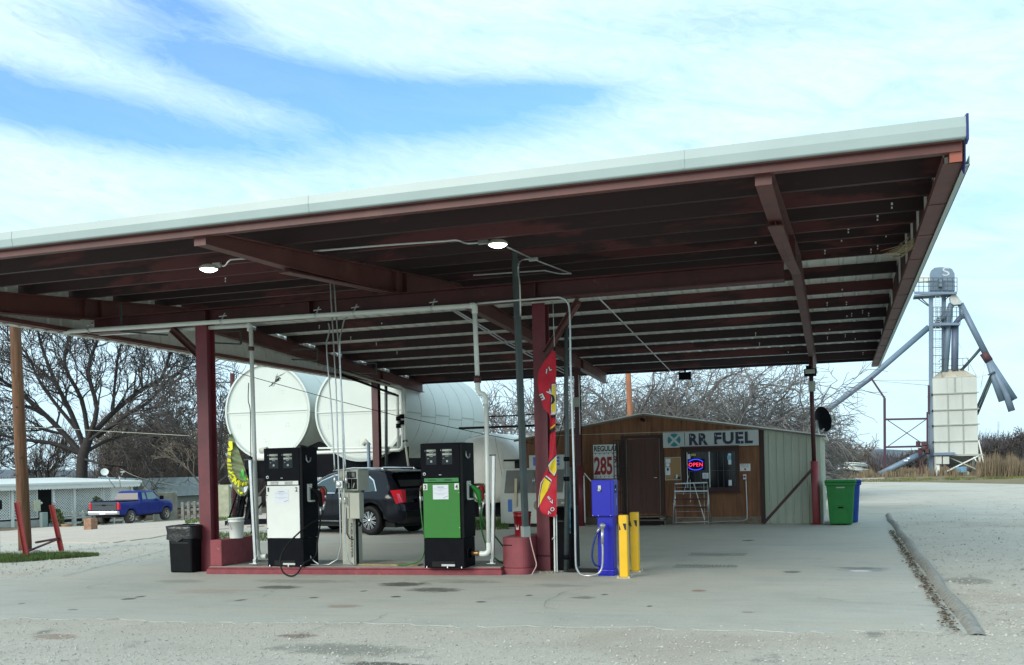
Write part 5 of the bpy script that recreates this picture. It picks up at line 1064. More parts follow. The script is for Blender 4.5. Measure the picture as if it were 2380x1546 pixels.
for (xa, xb) in ((x0+.12, x0+.95), (x1-.95, x1-.12)):
    q = MB(); q.add([slope(xa, .93, .004), slope(xb, .93, .004), slope(xb, 1.54, .004), slope(xa, 1.54, .004), slope(xa, .93, .025), slope(xb, .93, .025), slope(xb, 1.54, .025), slope(xa, 1.54, .025)], [(0, 1, 2, 3), (7, 6, 5, 4), (0, 4, 5, 1), (1, 5, 6, 2), (2, 6, 7, 3), (3, 7, 4, 0)]); d = T.part(q, 'door', m_idoor)
    hx = xb-.03 if xa < -8.2 else xa+.03; q = MB(); q.tube([slope(hx, 1.2, .04), slope(hx, 1.32, .04)], .02, 6); T.part(q, 'handle', m_steel, parent=d)
T.part(text_mb('ICE', .24, (x0+.87, yf+.32, 1.66), width=.75, bold=.05), 'lettering', m_text_blue)
t = text_mb('I', .34, (x0+.22, yf-.0, .42), width=.12, bold=.05); T.part(t, 'lettering', m_text_blue)
T.part(text_mb('C', .34, (x0+.95, yf, .42), width=.32, bold=.06), 'lettering', M('worn grey print', (.2, .2, .16), .6)); T.part(text_mb('E', .34, (x0+1.62, yf, .42), width=.26, bold=.05), 'lettering', M('worn grey print', (.2, .2, .16), .6))
q = MB(); q.box((x0+.46, yf-.03, .95), (.07, .02, .75), M_=Matrix.Rotation(.03, 3, 'Y')); T2 = Thing('wooden_lath', 'pale wooden lath leaning on the front of the ice chest', 'lath', (x0+.46, yf-.03, .57)); T2.part(q, 'lath', M('pale lath', (.5, .45, .3), .8))
# block footing rubble below chest
T = Thing('side_shelter', 'white panelled shed wall with a dark roof edge behind the ice chest', 'shed', (-9.0, 31.5, 0))
q = MB(); q.box2((-9.3, 31.2, 0), (-8.9, 34, 2.5)); q.box2((-9.0, 31.4, 0), (-7.9, 31.5, 2.35)); T.part(q, 'wall', m_white); q = MB(); q.box2((-11.6, 29.8, 2.9), (-8.3, 30.2, 2.96)); q.box2((-9.9, 29.2, 1.82), (-9.1, 30, 1.88)); q.box2((-9.6, 29.4, 1.5), (-9.45, 29.6, 1.82)); T.part(q, 'roof_edge', m_rubber)
# ================================================================== vehicles
def tess(poly, sx, sz_):
    bm = bmesh.new(); bm.faces.new([bm.verts.new((x, 0, z)) for x, z in poly])
    for ax, st in ((0, sx), (2, sz_)):
        j = 0 if ax == 0 else 1; lo = min(p[j] for p in poly); hi = max(p[j] for p in poly); k = lo+st*.5
        while k < hi:
            n = [0, 0, 0]; n[ax] = 1; c = [0, 0, 0]; c[ax] = k
            bmesh.ops.bisect_plane(bm, geom=bm.verts[:]+bm.edges[:]+bm.faces[:], plane_co=c, plane_no=n); k += st
    bm.verts.index_update(); return bm
def pdist(poly, x, z):
    best = 9
    for (ax, az_), (bx, bz) in zip(poly, poly[1:]+poly[:1]):
        dx, dz = bx-ax, bz-az_; t = max(0, min(1, ((x-ax)*dx+(z-az_)*dz)/(dx*dx+dz*dz+1e-9))); best = min(best, sqrt((x-ax-dx*t)**2+(z-az_-dz*t)**2))
    return best
def car_shell(poly, W, sx=.12, sz_=.08, rim=.07, rr=.07):
    bm = tess(poly, sx, sz_); q = MB(); n = len(bm.verts); vs = []
    def hw(x, z, outer=True): d = pdist(poly, x, z); return W(x, z)-rr*(1-min(1, d/rim))**2
    for s in (-1, 1): vs += [(v.co.x, s*hw(v.co.x, v.co.z), v.co.z) for v in bm.verts]
    fs = [tuple(v.index for v in f.verts) for f in bm.faces]; q.add(vs, fs+[tuple(i+n for i in reversed(f)) for f in fs], True)
    q.f += [(e.verts[0].index, e.verts[1].index, e.verts[1].index+n, e.verts[0].index+n) for e in bm.edges if e.is_boundary]; k = len(q.f)-len(q.sm); q.sm += [False]*k; q.mi += [0]*k
    bm.free(); return q
def side_patch(poly, W, off, sides=(-1, 1), sx=.12, sz_=.1, body=None, rim=.07, rr=.07):
    bm = tess(poly, sx, sz_); q = MB()
    for s in sides:
        def hw(x, z):
            d = pdist(body, x, z) if body else 9; return W(x, z)-rr*(1-min(1, d/rim))**2
        q.add([(v.co.x, s*(hw(v.co.x, v.co.z)+off), v.co.z) for v in bm.verts], [tuple(v.index for v in f.verts) for f in bm.faces], True)
    bm.free(); return q
def arch(cx_, r, z0, n=12):
    a0 = math.asin(min(1, (z0-cx_[1])/r)) if False else 0
    pts = []
    for k in range(n+1):
        t = pi-pi*k/n; x = cx_[0]+r*cos(t); z = cx_[1]+r*sin(t); pts.append((x, max(z, z0)))
    return pts
def wheel(T, x, y, r, w, side, spokes, rim_m, tyre_m=m_rubber, ds=.64):
    q = MB(); q.lathe((x, y, r), [(r*.62, -w/2), (r*.93, -w/2), (r, -w*.33), (r, w*.33), (r*.93, w/2), (r*.62, w/2), (r*.6, 0)], 30, 'Y', caps=False); t = T.part(q, 'wheel', tyre_m, local=True)
    yo = y+side*w*.42; q = MB(); R1 = r*ds
    q.lathe((x, y, r), [(R1, side*w*.48), (R1*.9, side*w*.46), (R1*.86, side*w*.2), (R1*.86, -side*w*.2)], 30, 'Y', caps=False)
    for k in range(spokes):
        a = 2*pi*k/spokes
        for da in (-.13, .13) if spokes > 6 else (0,):
            q.bar((x+R1*.2*cos(a+da), yo, r+R1*.2*sin(a+da)), (x+R1*.9*cos(a+da*.9), yo, r+R1*.9*sin(a+da*.9)), R1*(.085 if spokes > 6 else .26), .02, roll=(0, 1, 0))
    q.lathe((x, y, r), [(R1*.24, side*w*.3), (R1*.24, side*w*.5), (0, side*w*.54)], 16, 'Y'); T.part(q, 'rim', rim_m, local=True, parent=t)
    q = MB(); q.lathe((x, y, r), [(R1*.86, side*w*.1), (0, side*w*.12)], 24, 'Y', caps=False); T.part(q, 'brake', m_rubber, local=True, parent=t)
# --- dark SUV
n_ = gz(866, 1244); hd = (r0*-.83+fw*.56).normalized(); ang = atan2(hd.y, hd.x)
left = Vector((-hd.y, hd.x, 0)); # near side is the left side of the car? choose the side facing the camera
near = left if left.dot(-n_) > 0 else -left; sgn = 1 if near == left else -1
org = n_-hd*1.0-near*.8; org.z = 0
T = Thing('parked_suv', 'shiny dark blue SUV parked behind the pumps, tail lights to the right', 'car', org, ang)
m_suv = M('dark blue car paint', (.002, .0035, .009), .2, 0, var=.05, coat=.25, spec=.25)
body = [(.12, .3), (0.0, .42), (-.03, .62), (.0, .82), (.06, .98), (.14, 1.12), (.3, 1.32), (.47, 1.52), (.4, 1.585), (.55, 1.625), (1.1, 1.665), (1.8, 1.675), (2.3, 1.65), (2.75, 1.53), (3.2, 1.29), (3.45, 1.13), (4.1, 1.04), (4.5, .94), (4.72, .78), (4.8, .6), (4.78, .38), (4.65, .26)]
body += arch((3.83, .37), .44, .24)[::-1] if False else [(3.83+.44*cos(t), max(.24, .37+.44*sin(t))) for t in [pi*k/12 for k in range(13)]]
body += [(3.2, .22), (1.6, .22)] + [(1.0+.44*cos(t), max(.24, .37+.44*sin(t))) for t in [pi*k/12 for k in range(13)]]
def Wsuv(x, z):
    w = .93; w -= .1*sstep(3.9, 4.85, x)+.16*sstep(.45, -.05, x)
    if z > 1.02: w -= (z-1.02)*.36+.04*sstep(1.0, 1.1, z)
    if z < .5: w -= (.5-z)*.15
    w += .012*exp(-((z-.92)/.06)**2)
    return w
T.part(car_shell(body, Wsuv), 'body', m_suv, local=True)
win = [(.92, 1.13), (.75, 1.18), (.84, 1.36), (1.15, 1.5), (1.9, 1.545), (2.35, 1.51), (2.75, 1.38), (3.1, 1.19), (3.15, 1.11)]
win = [(1.0, 1.1), (.82, 1.13), (.98, 1.38), (1.2, 1.5), (1.9, 1.55), (2.35, 1.52), (2.75, 1.39), (3.12, 1.17), (3.15, 1.08)]
c0 = (2.0, 1.28); winc = [(c0[0]+(x-c0[0])*1.035, c0[1]+(z-c0[1])*1.12) for x, z in win]
T.part(side_patch(winc, Wsuv, .004, body=body), 'chrome_trim', m_chrome, local=True, fix=False); g_ = T.part(side_patch(win, Wsuv, .008, body=body), 'side_window', M('car window glass', (.02, .05, .06), .05, spec=.9), local=True, fix=False)
for xa in (1.2, 2.1): T.part(side_patch([(xa, 1.07), (xa+.09, 1.07), (xa+.03, 1.56), (xa-.06, 1.55)], Wsuv, .012, body=body), 'pillar', m_black, local=True, fix=False, parent=g_)
T.part(side_patch([(1.5, .34), (3.3, .34), (3.3, .37), (1.5, .37)], Wsuv, .02), 'sill_trim', m_chrome, local=True, fix=False)
for xa in (1.62, 2.55): q = MB(); s = 1; 
for xa in (1.55, 2.6):
    for s in (-1, 1): q = MB(); q.tube([(xa, s*.955, .98), (xa+.03, s*.985, .985), (xa+.16, s*.985, .99), (xa+.19, s*.955, .99)], .014, 6); T.part(q, 'door_handle', m_chrome, local=True)
for xa in (1.28, 2.25, 3.2): T.part(side_patch([(xa, .36), (xa+.012, .36), (xa+.012, 1.07), (xa, 1.07)], Wsuv, .003, body=body), 'door_seam', m_rubber, local=True, fix=False)
m_tail = M('red tail lamp', (.5, .008, .02), .15, emit=((1, .02, .06), .05), coat=.3); m_tail2 = M('pink tail lamp', (.6, .06, .12), .2)
for s in (-1, 1):
    q = MB(); q.add([(.3, s*.9, 1.13), (.06, s*.78, 1.15), (-.03, s*.76, .83), (.12, s*.9, .8), (.2, s*.915, .98)], [(0, 1, 2, 3, 4)]); q.add([(.3, s*.9, 1.13), (.06, s*.78, 1.15), (.06, s*.6, 1.14), (-.03, s*.68, .83), (-.03, s*.76, .83)], [(1, 2, 3, 4)]); 
    q.v = [(x-.02, y+s*.02, z) for x, y, z in q.v]; T.part(q, 'tail_light', m_tail, local=True, fix=False)
    q = MB(); q.add([(.1, s*.885, 1.05), (.03, s*.86, 1.05), (-.045, s*.84, .85), (.03, s*.89, .83)], [(0, 1, 2, 3)]); q.v = [(x-.03, y+s*.04, z) for x, y, z in q.v]; T.part(q, 'tail_light', m_tail2, local=True, fix=False)
q = MB(); q.add([(.2, -.66, 1.2), (.2, .66, 1.2), (.44, .58, 1.5), (.44, -.58, 1.5)], [(0, 1, 2, 3)]); q.v = [(x-.035, y, z+.02) for x, y, z in q.v]; T.part(q, 'rear_window', m_glass, local=True, fix=False)
q = MB(); q.add([(3.42, -.7, 1.16), (3.42, .7, 1.16), (2.8, .58, 1.52), (2.8, -.58, 1.52)], [(0, 1, 2, 3)]); q.v = [(x+.02, y, z+.02) for x, y, z in q.v]; T.part(q, 'windscreen', m_glass, local=True, fix=False)
q = MB(); q.prism([(.62, 1.62), (.28, 1.6), (.24, 1.575), (.3, 1.56), (.62, 1.58)], 'Y', -.62, .62); T.part(q, 'roof_spoiler', m_suv, local=True, bevel=.012)
for s in (-1, 1): q = MB(); q.tube([(.7, s*.62, 1.64), (.8, s*.62, 1.69), (1.8, s*.62, 1.71), (2.5, s*.6, 1.65)], .016, 8); T.part(q, 'roof_rail', m_chrome, local=True)
q = MB(); q.box((-.03, 0, .52), (.05, 1.4, .14)); q.box((-.045, 0, .9), (.04, .5, .12)); T.part(q, 'rear_bumper', m_blackm, local=True, bevel=.02)
q = MB(); q.box((-.066, 0, .9), (.005, .3, .1)); T.part(q, 'number_plate', m_paper, local=True)
q = MB(); q.box2((.3, -.75, .2), (4.5, .75, .5)); T.part(q, 'underbody', m_rubber, local=True)
for x in (1.0, 3.83):
    for s in (-1, 1): wheel(T, x, s*.8, .375, .25, s, 9, M('alloy', (.55, .56, .58), .25, .9), ds=.68)
# --- blue pickup
m_pk = M('blue truck paint', (.006, .022, .2), .35, var=.06, coat=.1, spec=.2); m_pkd = M('dull tailgate', (.03, .042, .05), .6, var=.1)
pr_ = wd(301, 1224, 50.5); pr_.z = h(pr_.x, pr_.y)+.01; hd = (r0*.24+fw*.97).normalized(); ang = atan2(hd.y, hd.x); SC = .87
rgt = Vector((hd.y, -hd.x, 0)); org = pr_-hd*1.15*SC-rgt*.82*SC; org.z = pr_.z
T = Thing('pickup_truck', 'blue extended cab pickup truck with a dark tailgate parked on the pale road', 'pickup truck', org, ang)
body = [(.02, .55), (0, .75), (.0, 1.27), (.06, 1.3), (2.05, 1.3), (2.1, 1.33), (2.2, 1.7), (2.32, 1.85), (2.6, 1.9), (3.5, 1.88), (3.75, 1.8), (4.25, 1.32), (5.2, 1.22), (5.5, 1.1), (5.55, .8), (5.5, .5)]
body += [(4.72+.47*cos(t), max(.48, .4+.47*sin(t))) for t in [pi*k/12 for k in range(13)]] + [(3.5, .46), (2.2, .46)] + [(1.15+.47*cos(t), max(.48, .4+.47*sin(t))) for t in [pi*k/12 for k in range(13)]]
body = [(x*SC, z*SC) for x, z in body]
def Wpk(x, z):
    x /= SC; z /= SC; w = .98-.06*sstep(5, 5.6, x)
    if z > 1.3: w -= (z-1.3)*.36+.05
    if x < 2.02: w += .0
    w += .02*exp(-((z-1.12)/.08)**2)*(.4)
    w += .025*(exp(-((x-1.15)/.5)**4)+exp(-((x-4.72)/.5)**4))*(1 if z < .95 else max(0, 1-(z-.95)/.15))
    return w*SC
T.part(car_shell(body, Wpk, rim=.09, rr=.06), 'body', m_pk, local=True)
Sx = lambda pts: [(x*SC, z*SC) for x, z in pts]
mg = M('pickup window glass', (.1, .2, .22), .08, spec=.8)
T.part(side_patch(Sx([(2.35, 1.38), (2.72, 1.38), (2.72, 1.77), (2.45, 1.77)]), Wpk, .006, body=body), 'side_window', mg, local=True, fix=False)
T.part(side_patch(Sx([(2.85, 1.36), (3.95, 1.36), (3.6, 1.76), (2.9, 1.78)]), Wpk, .006, body=body), 'side_window', mg, local=True, fix=False)
for xa in (2.12, 2.79, 3.95): T.part(side_patch(Sx([(xa, .55), (xa+.015, .55), (xa+.015, 1.3), (xa, 1.3)]), Wpk, .004, body=body), 'door_seam', m_rubber, local=True, fix=False)
q = MB(); q.add([(2.12*SC, -.78*SC, 1.38*SC), (2.12*SC, .78*SC, 1.38*SC), (2.24*SC, .7*SC, 1.76*SC), (2.24*SC, -.7*SC, 1.76*SC)], [(0, 1, 2, 3)]); q.v = [(x-.04, y, z) for x, y, z in q.v]; T.part(q, 'rear_window', m_glass, local=True, fix=False)
q = MB(); q.add([(4.22*SC, -.8*SC, 1.36*SC), (4.22*SC, .8*SC, 1.36*SC), (3.8*SC, .7*SC, 1.78*SC), (3.8*SC, -.7*SC, 1.78*SC)], [(0, 1, 2, 3)]); q.v = [(x+.03, y, z+.02) for x, y, z in q.v]; T.part(q, 'windscreen', m_glass, local=True, fix=False)
q = MB(); q.box2((.1*SC, -.88*SC, 1.3*SC), (2.0*SC, .88*SC, 1.345*SC)); T.part(q, 'bed_cover', m_black, local=True, bevel=.01)
q = MB(); q.box2((-.03, -.82*SC, .8*SC), (.02, .82*SC, 1.285*SC)); tg = T.part(q, 'tailgate', m_pkd, local=True, bevel=.02)
q = MB(); q.box2((-.036, -.62*SC, 1.12*SC), (-.031, .62*SC, 1.14*SC)); q.box2((-.042, -.12*SC, 1.08*SC), (-.031, .12*SC, 1.16*SC)); T.part(q, 'tailgate_handle', m_black, local=True, parent=tg)
for s in (-1, 1): q = MB(); q.box2((-.025, s*.84*SC, .86*SC), (.1, s*.985*SC, 1.26*SC)); T.part(q, 'tail_light', m_tail, local=True, bevel=.01)
q = MB(); q.box2((-.16, -.97*SC, .58*SC), (.06, .97*SC, .78*SC)); T.part(q, 'rear_bumper', m_chrome, local=True, bevel=.03)
q = MB(); q.box2((-.166, -.2*SC, .6*SC), (-.161, .2*SC, .76*SC)); T.part(q, 'number_plate', m_paper, local=True)
q = MB(); q.box2((.15*SC, -.7*SC, .4*SC), (5.2*SC, .7*SC, .6*SC)); T.part(q, 'underbody', m_rubber, local=True)
for s in (-1, 1): q = MB(); q.box((3.98*SC, s*1.12*SC, 1.42*SC), (.1, .2, .2)); T.part(q, 'mirror', m_black, local=True, bevel=.02)
for x in (1.15, 4.72):
    for s in (-1, 1): wheel(T, x*SC, s*.84*SC, .395*SC, .26, s, 5, M('beige alloy', (.5, .45, .38), .35, .6), M('grey tyre', (.06, .06, .055), .8), ds=.6)
# ================================================================== storage tanks
def tank(label, c0, R_, y0, y1, seam=True):
    T = Thing('storage_tank', label, 'storage tank', (c0[0], y0, c0[1]-R_), group='white riveted storage tanks'); x, z = c0
    q = MB(); q.lathe((x, y0, z), [(R_, .06), (R_, y1-y0-.0)], 56, 'Y', caps=False); 
    q.lathe((x, y0, z), [(R_, y1-y0), (R_*.9, y1-y0+.25), (R_*.6, y1-y0+.42), (0, y1-y0+.5)], 56, 'Y', caps=False); T.part(q, 'shell', m_white2)
    q = MB(); q.lathe((x, y0, z), [(R_+.012, .0), (R_+.012, .14), (R_+.0, .141)], 56, 'Y', caps=False); q.lathe((x, y0, z), [(R_-.05, -.0), (R_+.012, 0)], 56, 'Y', caps=False); T.part(q, 'end_ring', m_white2)
    q = MB(); q.lathe((x, y0+.005, z), [(R_-.04, 0), (R_*.98, .005), (R_*.9, .03), (0, .03)], 56, 'Y', caps=False); q.box2((x-R_*.98, y0+.0, z-.012), (x+R_*.98, y0+.03, z+.012)); T.part(q, 'end_plate', m_white2)
    q = MB()
    for k in range(120): a = 2*pi*k/120; q.lathe((x+(R_-.045)*cos(a), y0-.002, z+(R_-.045)*sin(a)), [(.012, .004), (.008, -.008), (0, -.01)], 5, 'Y')
    for k in range(44): q.lathe((x-R_*.93+R_*1.86*k/43, y0+.028, z-.09), [(.012, .004), (.008, -.008), (0, -.01)], 5, 'Y')
    for (dx, dz) in ((-.9, -.35), (.55, -.35), (-.05, -.75), (.45, .4), (-.15, -.7)):
        for i in (0, 1):
            for j in (0, 1): q.lathe((x+dx*R_*.8+i*.09, y0+.028, z+dz*R_*.9+j*.09), [(.012, .004), (.008, -.008), (0, -.01)], 5, 'Y')
    for t in range(1, 6):
        yy = y0+(y1-y0)*t/6
        for k in range(96): a = 2*pi*k/96; p = Vector((x+(R_+.002)*cos(a), yy, z+(R_+.002)*sin(a))); s = .016; n2 = Vector((cos(a), 0, sin(a))); t2 = Vector((-sin(a), 0, cos(a))); q.add([p+t2*s, p-t2*s, p+Vector((0, s, 0)), p-Vector((0, s, 0)), p+n2*.014], [(0, 2, 4), (2, 1, 4), (1, 3, 4), (3, 0, 4)])
    T.part(q, 'rivets', m_white2)
    for t in range(1, 6): yy = y0+(y1-y0)*t/6; g2 = MB(); g2.lathe((x, yy, z), [(R_-.01, -.012), (R_+.005, -.01), (R_+.005, .01), (R_-.01, .012)], 64, 'Y', caps=False); T.part(g2, 'ring_seam', M('ring seam grey', (.36, .39, .36), .6))
    q = MB()
    for t in range(6):
        ya = y0+(y1-y0)*t/6; yb = y0+(y1-y0)*(t+1)/6; a = radians(-3 if t % 2 == 0 else -6); q.bar((x+(R_+.004)*cos(a), ya, z+(R_)*sin(a)), (x+(R_+.004)*cos(a), yb, z+(R_)*sin(a)), .012, .03)
    T.part(q, 'plate_seam', M('seam grey', (.35, .37, .32), .6)); return T
tank('riveted white tank nearest the left, with the whole round end showing', (-17.53, 3.62), 1.56, 28, 36)
tank('riveted white tank in the middle, its end crossed by the rear canopy post', (-14.2, 3.5), 1.57, 28, 35.2)
T = Thing('storage_tank', 'low white tank with a rounded end between the green pump and the ice chest', 'storage tank', (-10.6, 30, .4)); q = MB(); q.lathe((-10.85, 30.3, 1.62), [(0, -.4), (.55, -.34), (.95, -.15), (1.15, 0), (1.15, 5)], 48, 'Y'); T.part(q, 'shell', m_white); 
q = MB(); 
for y in (31, 34): q.prism([(-11.8, 0), (-9.9, 0), (-10.1, .9), (-11.6, .9)], 'Y', y, y+.3)
T.part(q, 'saddle', m_black)
q = MB(); q.tube([(-10.4, 29.9, 2.6), (-10.1, 29.85, .9)], .01, 5); q.tube([(-11.3, 29.9, 2.6), (-10.6, 29.9, 2.75)], .01, 5); T.part(q, 'rope', m_fmgrey)
# frame under the tanks
T = Thing('tank_cradle', 'black steel cradle with splayed legs under the white tanks', 'tank cradle', (-16, 28, 0))
m_cr = m_black
def br(a, b, w=.14, h=.14, n='strut'): q = MB(); q.bar(a, b, w, h); T.part(q, n, m_cr)
q = MB(); q.box2((-19.0, 27.7, -.12), (-12.6, 27.95, .1)); q.box2((-19.0, 35.0, -.15), (-12.4, 35.2, .1)); T.part(q, 'skid', m_cr)
q = MB(); q.prism([(-18.6, 1.95), (-12.8, 1.95), (-12.8, 2.35), (-13.4, 2.2), (-14.2, 2.05), (-15.1, 2.25), (-15.9, 2.6), (-16.7, 2.3), (-17.5, 2.15), (-18.4, 2.35)], 'Y', 28.4, 28.55); q.box2((-18.6, 28.4, 1.45), (-12.6, 28.6, 1.95)); q.box2((-18.6, 34.4, 1.45), (-12.6, 34.6, 2.2)); q.box2((-13.0, 28.5, 1.75), (-12.8, 34.5, 2.0)); q.box2((-18.5, 28.5, 1.6), (-18.3, 34.5, 1.9)); T.part(q, 'saddle_beam', m_cr)
for xa, xb, y in ((-18.3, -18.3, 27.9), (-17.2, -16.6, 27.9), (-13.2, -13.2, 28.0), (-13.0, -13.0, 35), (-18.4, -18.4, 35)): br((xa, y, .05), (xb, y+.5 if y < 30 else y-.4, 1.6))
a = wy(553, 1238, 27.8); b = wy(578, 1065, 28.2); br(a, b, .16, .1); br(wy(545, 1238, 27.8), wy(569, 1090, 28), .1, .1, 'strut'); br(wy(522, 1238, 27.6), wy(556, 1130, 27.9), .09, .05, 'ladder_rail'); br(wy(540, 1235, 27.6), wy(583, 1110, 28), .09, .05, 'ladder_rail')
for k in range(5): br(wy(527+k*6, 1220-k*19, 27.7), wy(544+k*6, 1216-k*19, 27.7), .04, .03, 'rung')
br(wy(567, 1225, 27.8), wy(610, 1168, 28.2), .08, .05); br(wy(557, 1140, 28.6), wy(583, 1085, 28.6), .05, .05)
q = MB(); q.box2((-18.6, 27.6, -.1), (-14.1, 27.8, .16)); T.part(q, 'skid_plate', m_cr)
q = MB(); q.tube([wy(632, 1212, 27.6), wy(650, 1203, 27.6), wy(680, 1205, 27.6)], .05, 8); T.part(q, 'suction_hose', m_rubber)
# white manifold pipes in front of the middle tank
T = Thing('tank_manifold', 'white pipe manifold with black valves in front of the middle tank', 'pipe manifold', (-14, 27, 1)); Ym = 27.3
def pp(pts, r=.04, m=m_pvc, n='pipe', Y=Ym): T.part(MB().tube([wy(u, v, Y) for u, v in pts], r, 8), n, m)
pp([(612, 1050), (740, 1052), (928, 1046), (934, 1042), (936, 1034), (936, 910), (930, 905)], .055); pp([(740, 1042), (925, 1040)], .03); pp([(926, 1040), (924, 920), (918, 917), (880, 910)], .045)
pp([(943, 1033), (940, 905), (928, 900), (850, 880)], .05)
pp([(897, 880), (898, 1082)], .05, m_dark_steel, 'dark_pipe', 27.2); pp([(899, 1088), (980, 1087)], .04, m_black, 'dark_pipe', 27.2)
for (u, v) in ((926, 973), (934, 968), (926, 990), (934, 982)): pp([(u, v-5), (u, v+5)], .08, m_black, 'valve', 27.25)
pp([(936, 1026), (946, 1024)], .05, m_black, 'valve'); pp([(942, 1030), (952, 1105)], .035, m_fmgrey, 'strut'); 
pp([(845, 1035), (850, 1025), (858, 1035)], .07, m_fmgrey, 'valve'); pp([(605, 1048), (622, 1045)], .09, m_fmgrey, 'valve')
pp([(856, 1030), (860, 1140)], .055, m_spout, 'slotted_post', 26.9)
pp([(600, 1062), (650, 1062)], .12, m_pvc, 'pipe')
# white pipes up under the roof behind
T = Thing('rear_pipe_run', 'pair of thin white pipes and brackets under the left rear edge of the roof', 'pipe', (-13.2, 24, 4))
T.part(MB().tube([wy(790, 862, 24), wy(930, 905, 27)], .03, 6), 'pipe', m_fmgrey); T.part(MB().tube([wy(790, 870, 24), wy(925, 920, 27)], .035, 6), 'pipe', m_black)
for (u, v, Y) in ((875, 868, 24.5), (738, 838, 21), (560, 800, 18)):
    q = MB(); a = wy(u, v, Y)
    q.bar(a, a+Vector((0, 0, .28)), .03); q.bar(a+Vector((0, 0, .28)), a+Vector((-.5, -.35, .25)), .03); q.bar(a, a+Vector((-.5, -.35, .02)), .03); T.part(q, 'bracket', m_dark_steel)
# ================================================================== trees
def rotv(v, ax, a): return Matrix.Rotation(a, 3, ax) @ v
class Tree:
    def __init__(s, seed, levels=5, nk=(3, 4), ratio=.72, spread=38, gnarl=.16, upb=.12, rr=.6, rmin=.008, split=2, nseg=4):
        s.R = random.Random(seed); s.lv = levels; s.nk = nk; s.ratio = ratio; s.sp = spread; s.g = gnarl; s.up = upb; s.rr = rr; s.rmin = rmin; s.split = split; s.trunk = MB(); s.crown = MB(); s.nseg = nseg
    def limb(s, p, d, L_, r, lv):
        R = s.R; pts = [p]; n = s.nseg if lv < s.lv-1 else 3; q = Vector(p); dd = Vector(d).normalized(); dirs = []
        for i in range(n):
            dd = (dd+Vector((R.gauss(0, s.g), R.gauss(0, s.g), R.gauss(s.up*.5, s.g*.8)))).normalized(); q = q+dd*(L_/n); pts.append(q.copy()); dirs.append(dd.copy())
        r1 = max(s.rmin*.7, r*(.62 if lv < s.lv else .4)); rs = [r+(r1-r)*i/n for i in range(n+1)]
        (s.trunk if lv < s.split else s.crown).tube(pts, rs, 8 if lv < 2 else 4 if lv < 3 else 3, cap=False, smooth=lv < 3)
        if lv >= s.lv: return
        k = R.randint(*s.nk)
        for j in range(k):
            t = 1. if j == 0 else R.uniform(.35, 1.); i = min(n-1, int(t*n)); f = t*n-i; f = min(1, f); pp = pts[i]+(pts[i+1]-pts[i])*f
            ax = dirs[i].orthogonal().normalized(); ax = rotv(ax, dirs[i], R.uniform(0, 2*pi)); a = radians(R.gauss(s.sp*(.55 if j == 0 else 1.), 9)); nd_ = rotv(dirs[i], ax, a)
            s.limb(pp, nd_, L_*s.ratio*R.uniform(.75, 1.15), max(s.rmin, rs[i]*s.rr*(1.25 if j == 0 else .9)), lv+1)
def plant_tree(name, label, base, builder, mt, mc, group=None, cat='tree'):
    T = Thing(name, label, cat, base, group=group); b = Vector(base)
    t = builder(b); T.part(t.trunk, 'trunk', mt, fix=False); T.part(t.crown, 'crown', mc, fix=False); return T
# the big spreading tree on the left
def big(b):
    t = Tree(21, levels=5, nk=(3, 4), ratio=.7, spread=34, gnarl=.2, upb=.1, rr=.62, rmin=.02, split=2, nseg=5); D = 72
    def W(u, v, d=0): return wd(u, v, D+d)
    t.trunk.tube([b, b+Vector((0, 0, 1.5)), W(192, 1060), W(205, 1020)], [.55, .45, .38, .34], 12, cap=False)
    for path, r in (([(192, 1060), (150, 1010), (90, 950), (30, 900), (-40, 860)], 0.245), ([(195, 1040), (165, 960), (130, 890), (95, 800), (85, 740)], 0.216), ([(205, 1020), (190, 930), (150, 850), (160, 780), (150, 720)], 0.187),
                    ([(205, 1020), (225, 950), (205, 860), (232, 780), (270, 700)], 0.202), ([(215, 1010), (262, 960), (330, 905), (375, 880), (402, 800), (420, 760)], 0.216), ([(225, 1015), (300, 960), (345, 935), (395, 880), (440, 850)], 0.187),
                    ([(200, 1050), (260, 1020), (330, 1010), (400, 1030)], 0.144), ([(190, 1055), (120, 1030), (40, 1020), (-40, 1000)], 0.187), ([(200, 1030), (270, 985), (350, 1000), (410, 975)], 0.122), ([(190, 1065), (240, 1080), (290, 1085)], 0.108), ([(180, 1000), (100, 900), (60, 820), (0, 760)], 0.144),
                    ([(262, 960), (268, 880), (282, 800), (330, 740)], 0.122), ([(130, 890), (60, 830), (20, 790)], 0.115), ([(330, 905), (330, 840), (345, 780)], 0.094)):
        P_ = [W(u, v, t.R.uniform(-2, 2)*i*.5) for i, (u, v) in enumerate(path)]; P_ = catm(P_, 3); n = len(P_)
        t.trunk.tube(P_, [r*(1-.75*i/n) for i in range(n)], 7, cap=False)
        for i in range(3, n):
            for _ in range(2+(i == n-1)*2):
                d = (P_[i]-P_[i-1]).normalized(); ax = rotv(d.orthogonal().normalized(), d, t.R.uniform(0, 6.28)); t.limb(P_[i], rotv(d, ax, radians(t.R.uniform(20, 55))), t.R.uniform(1.5, 2.7), r*.42*(1-.6*i/n), 2)
    return t
b = wd(186, 1105, 72); b.z = h(b.x, b.y)
plant_tree('oak_tree', 'huge dark bare tree with crooked spreading limbs behind the lattice porch', b, big, m_bark, m_twig)
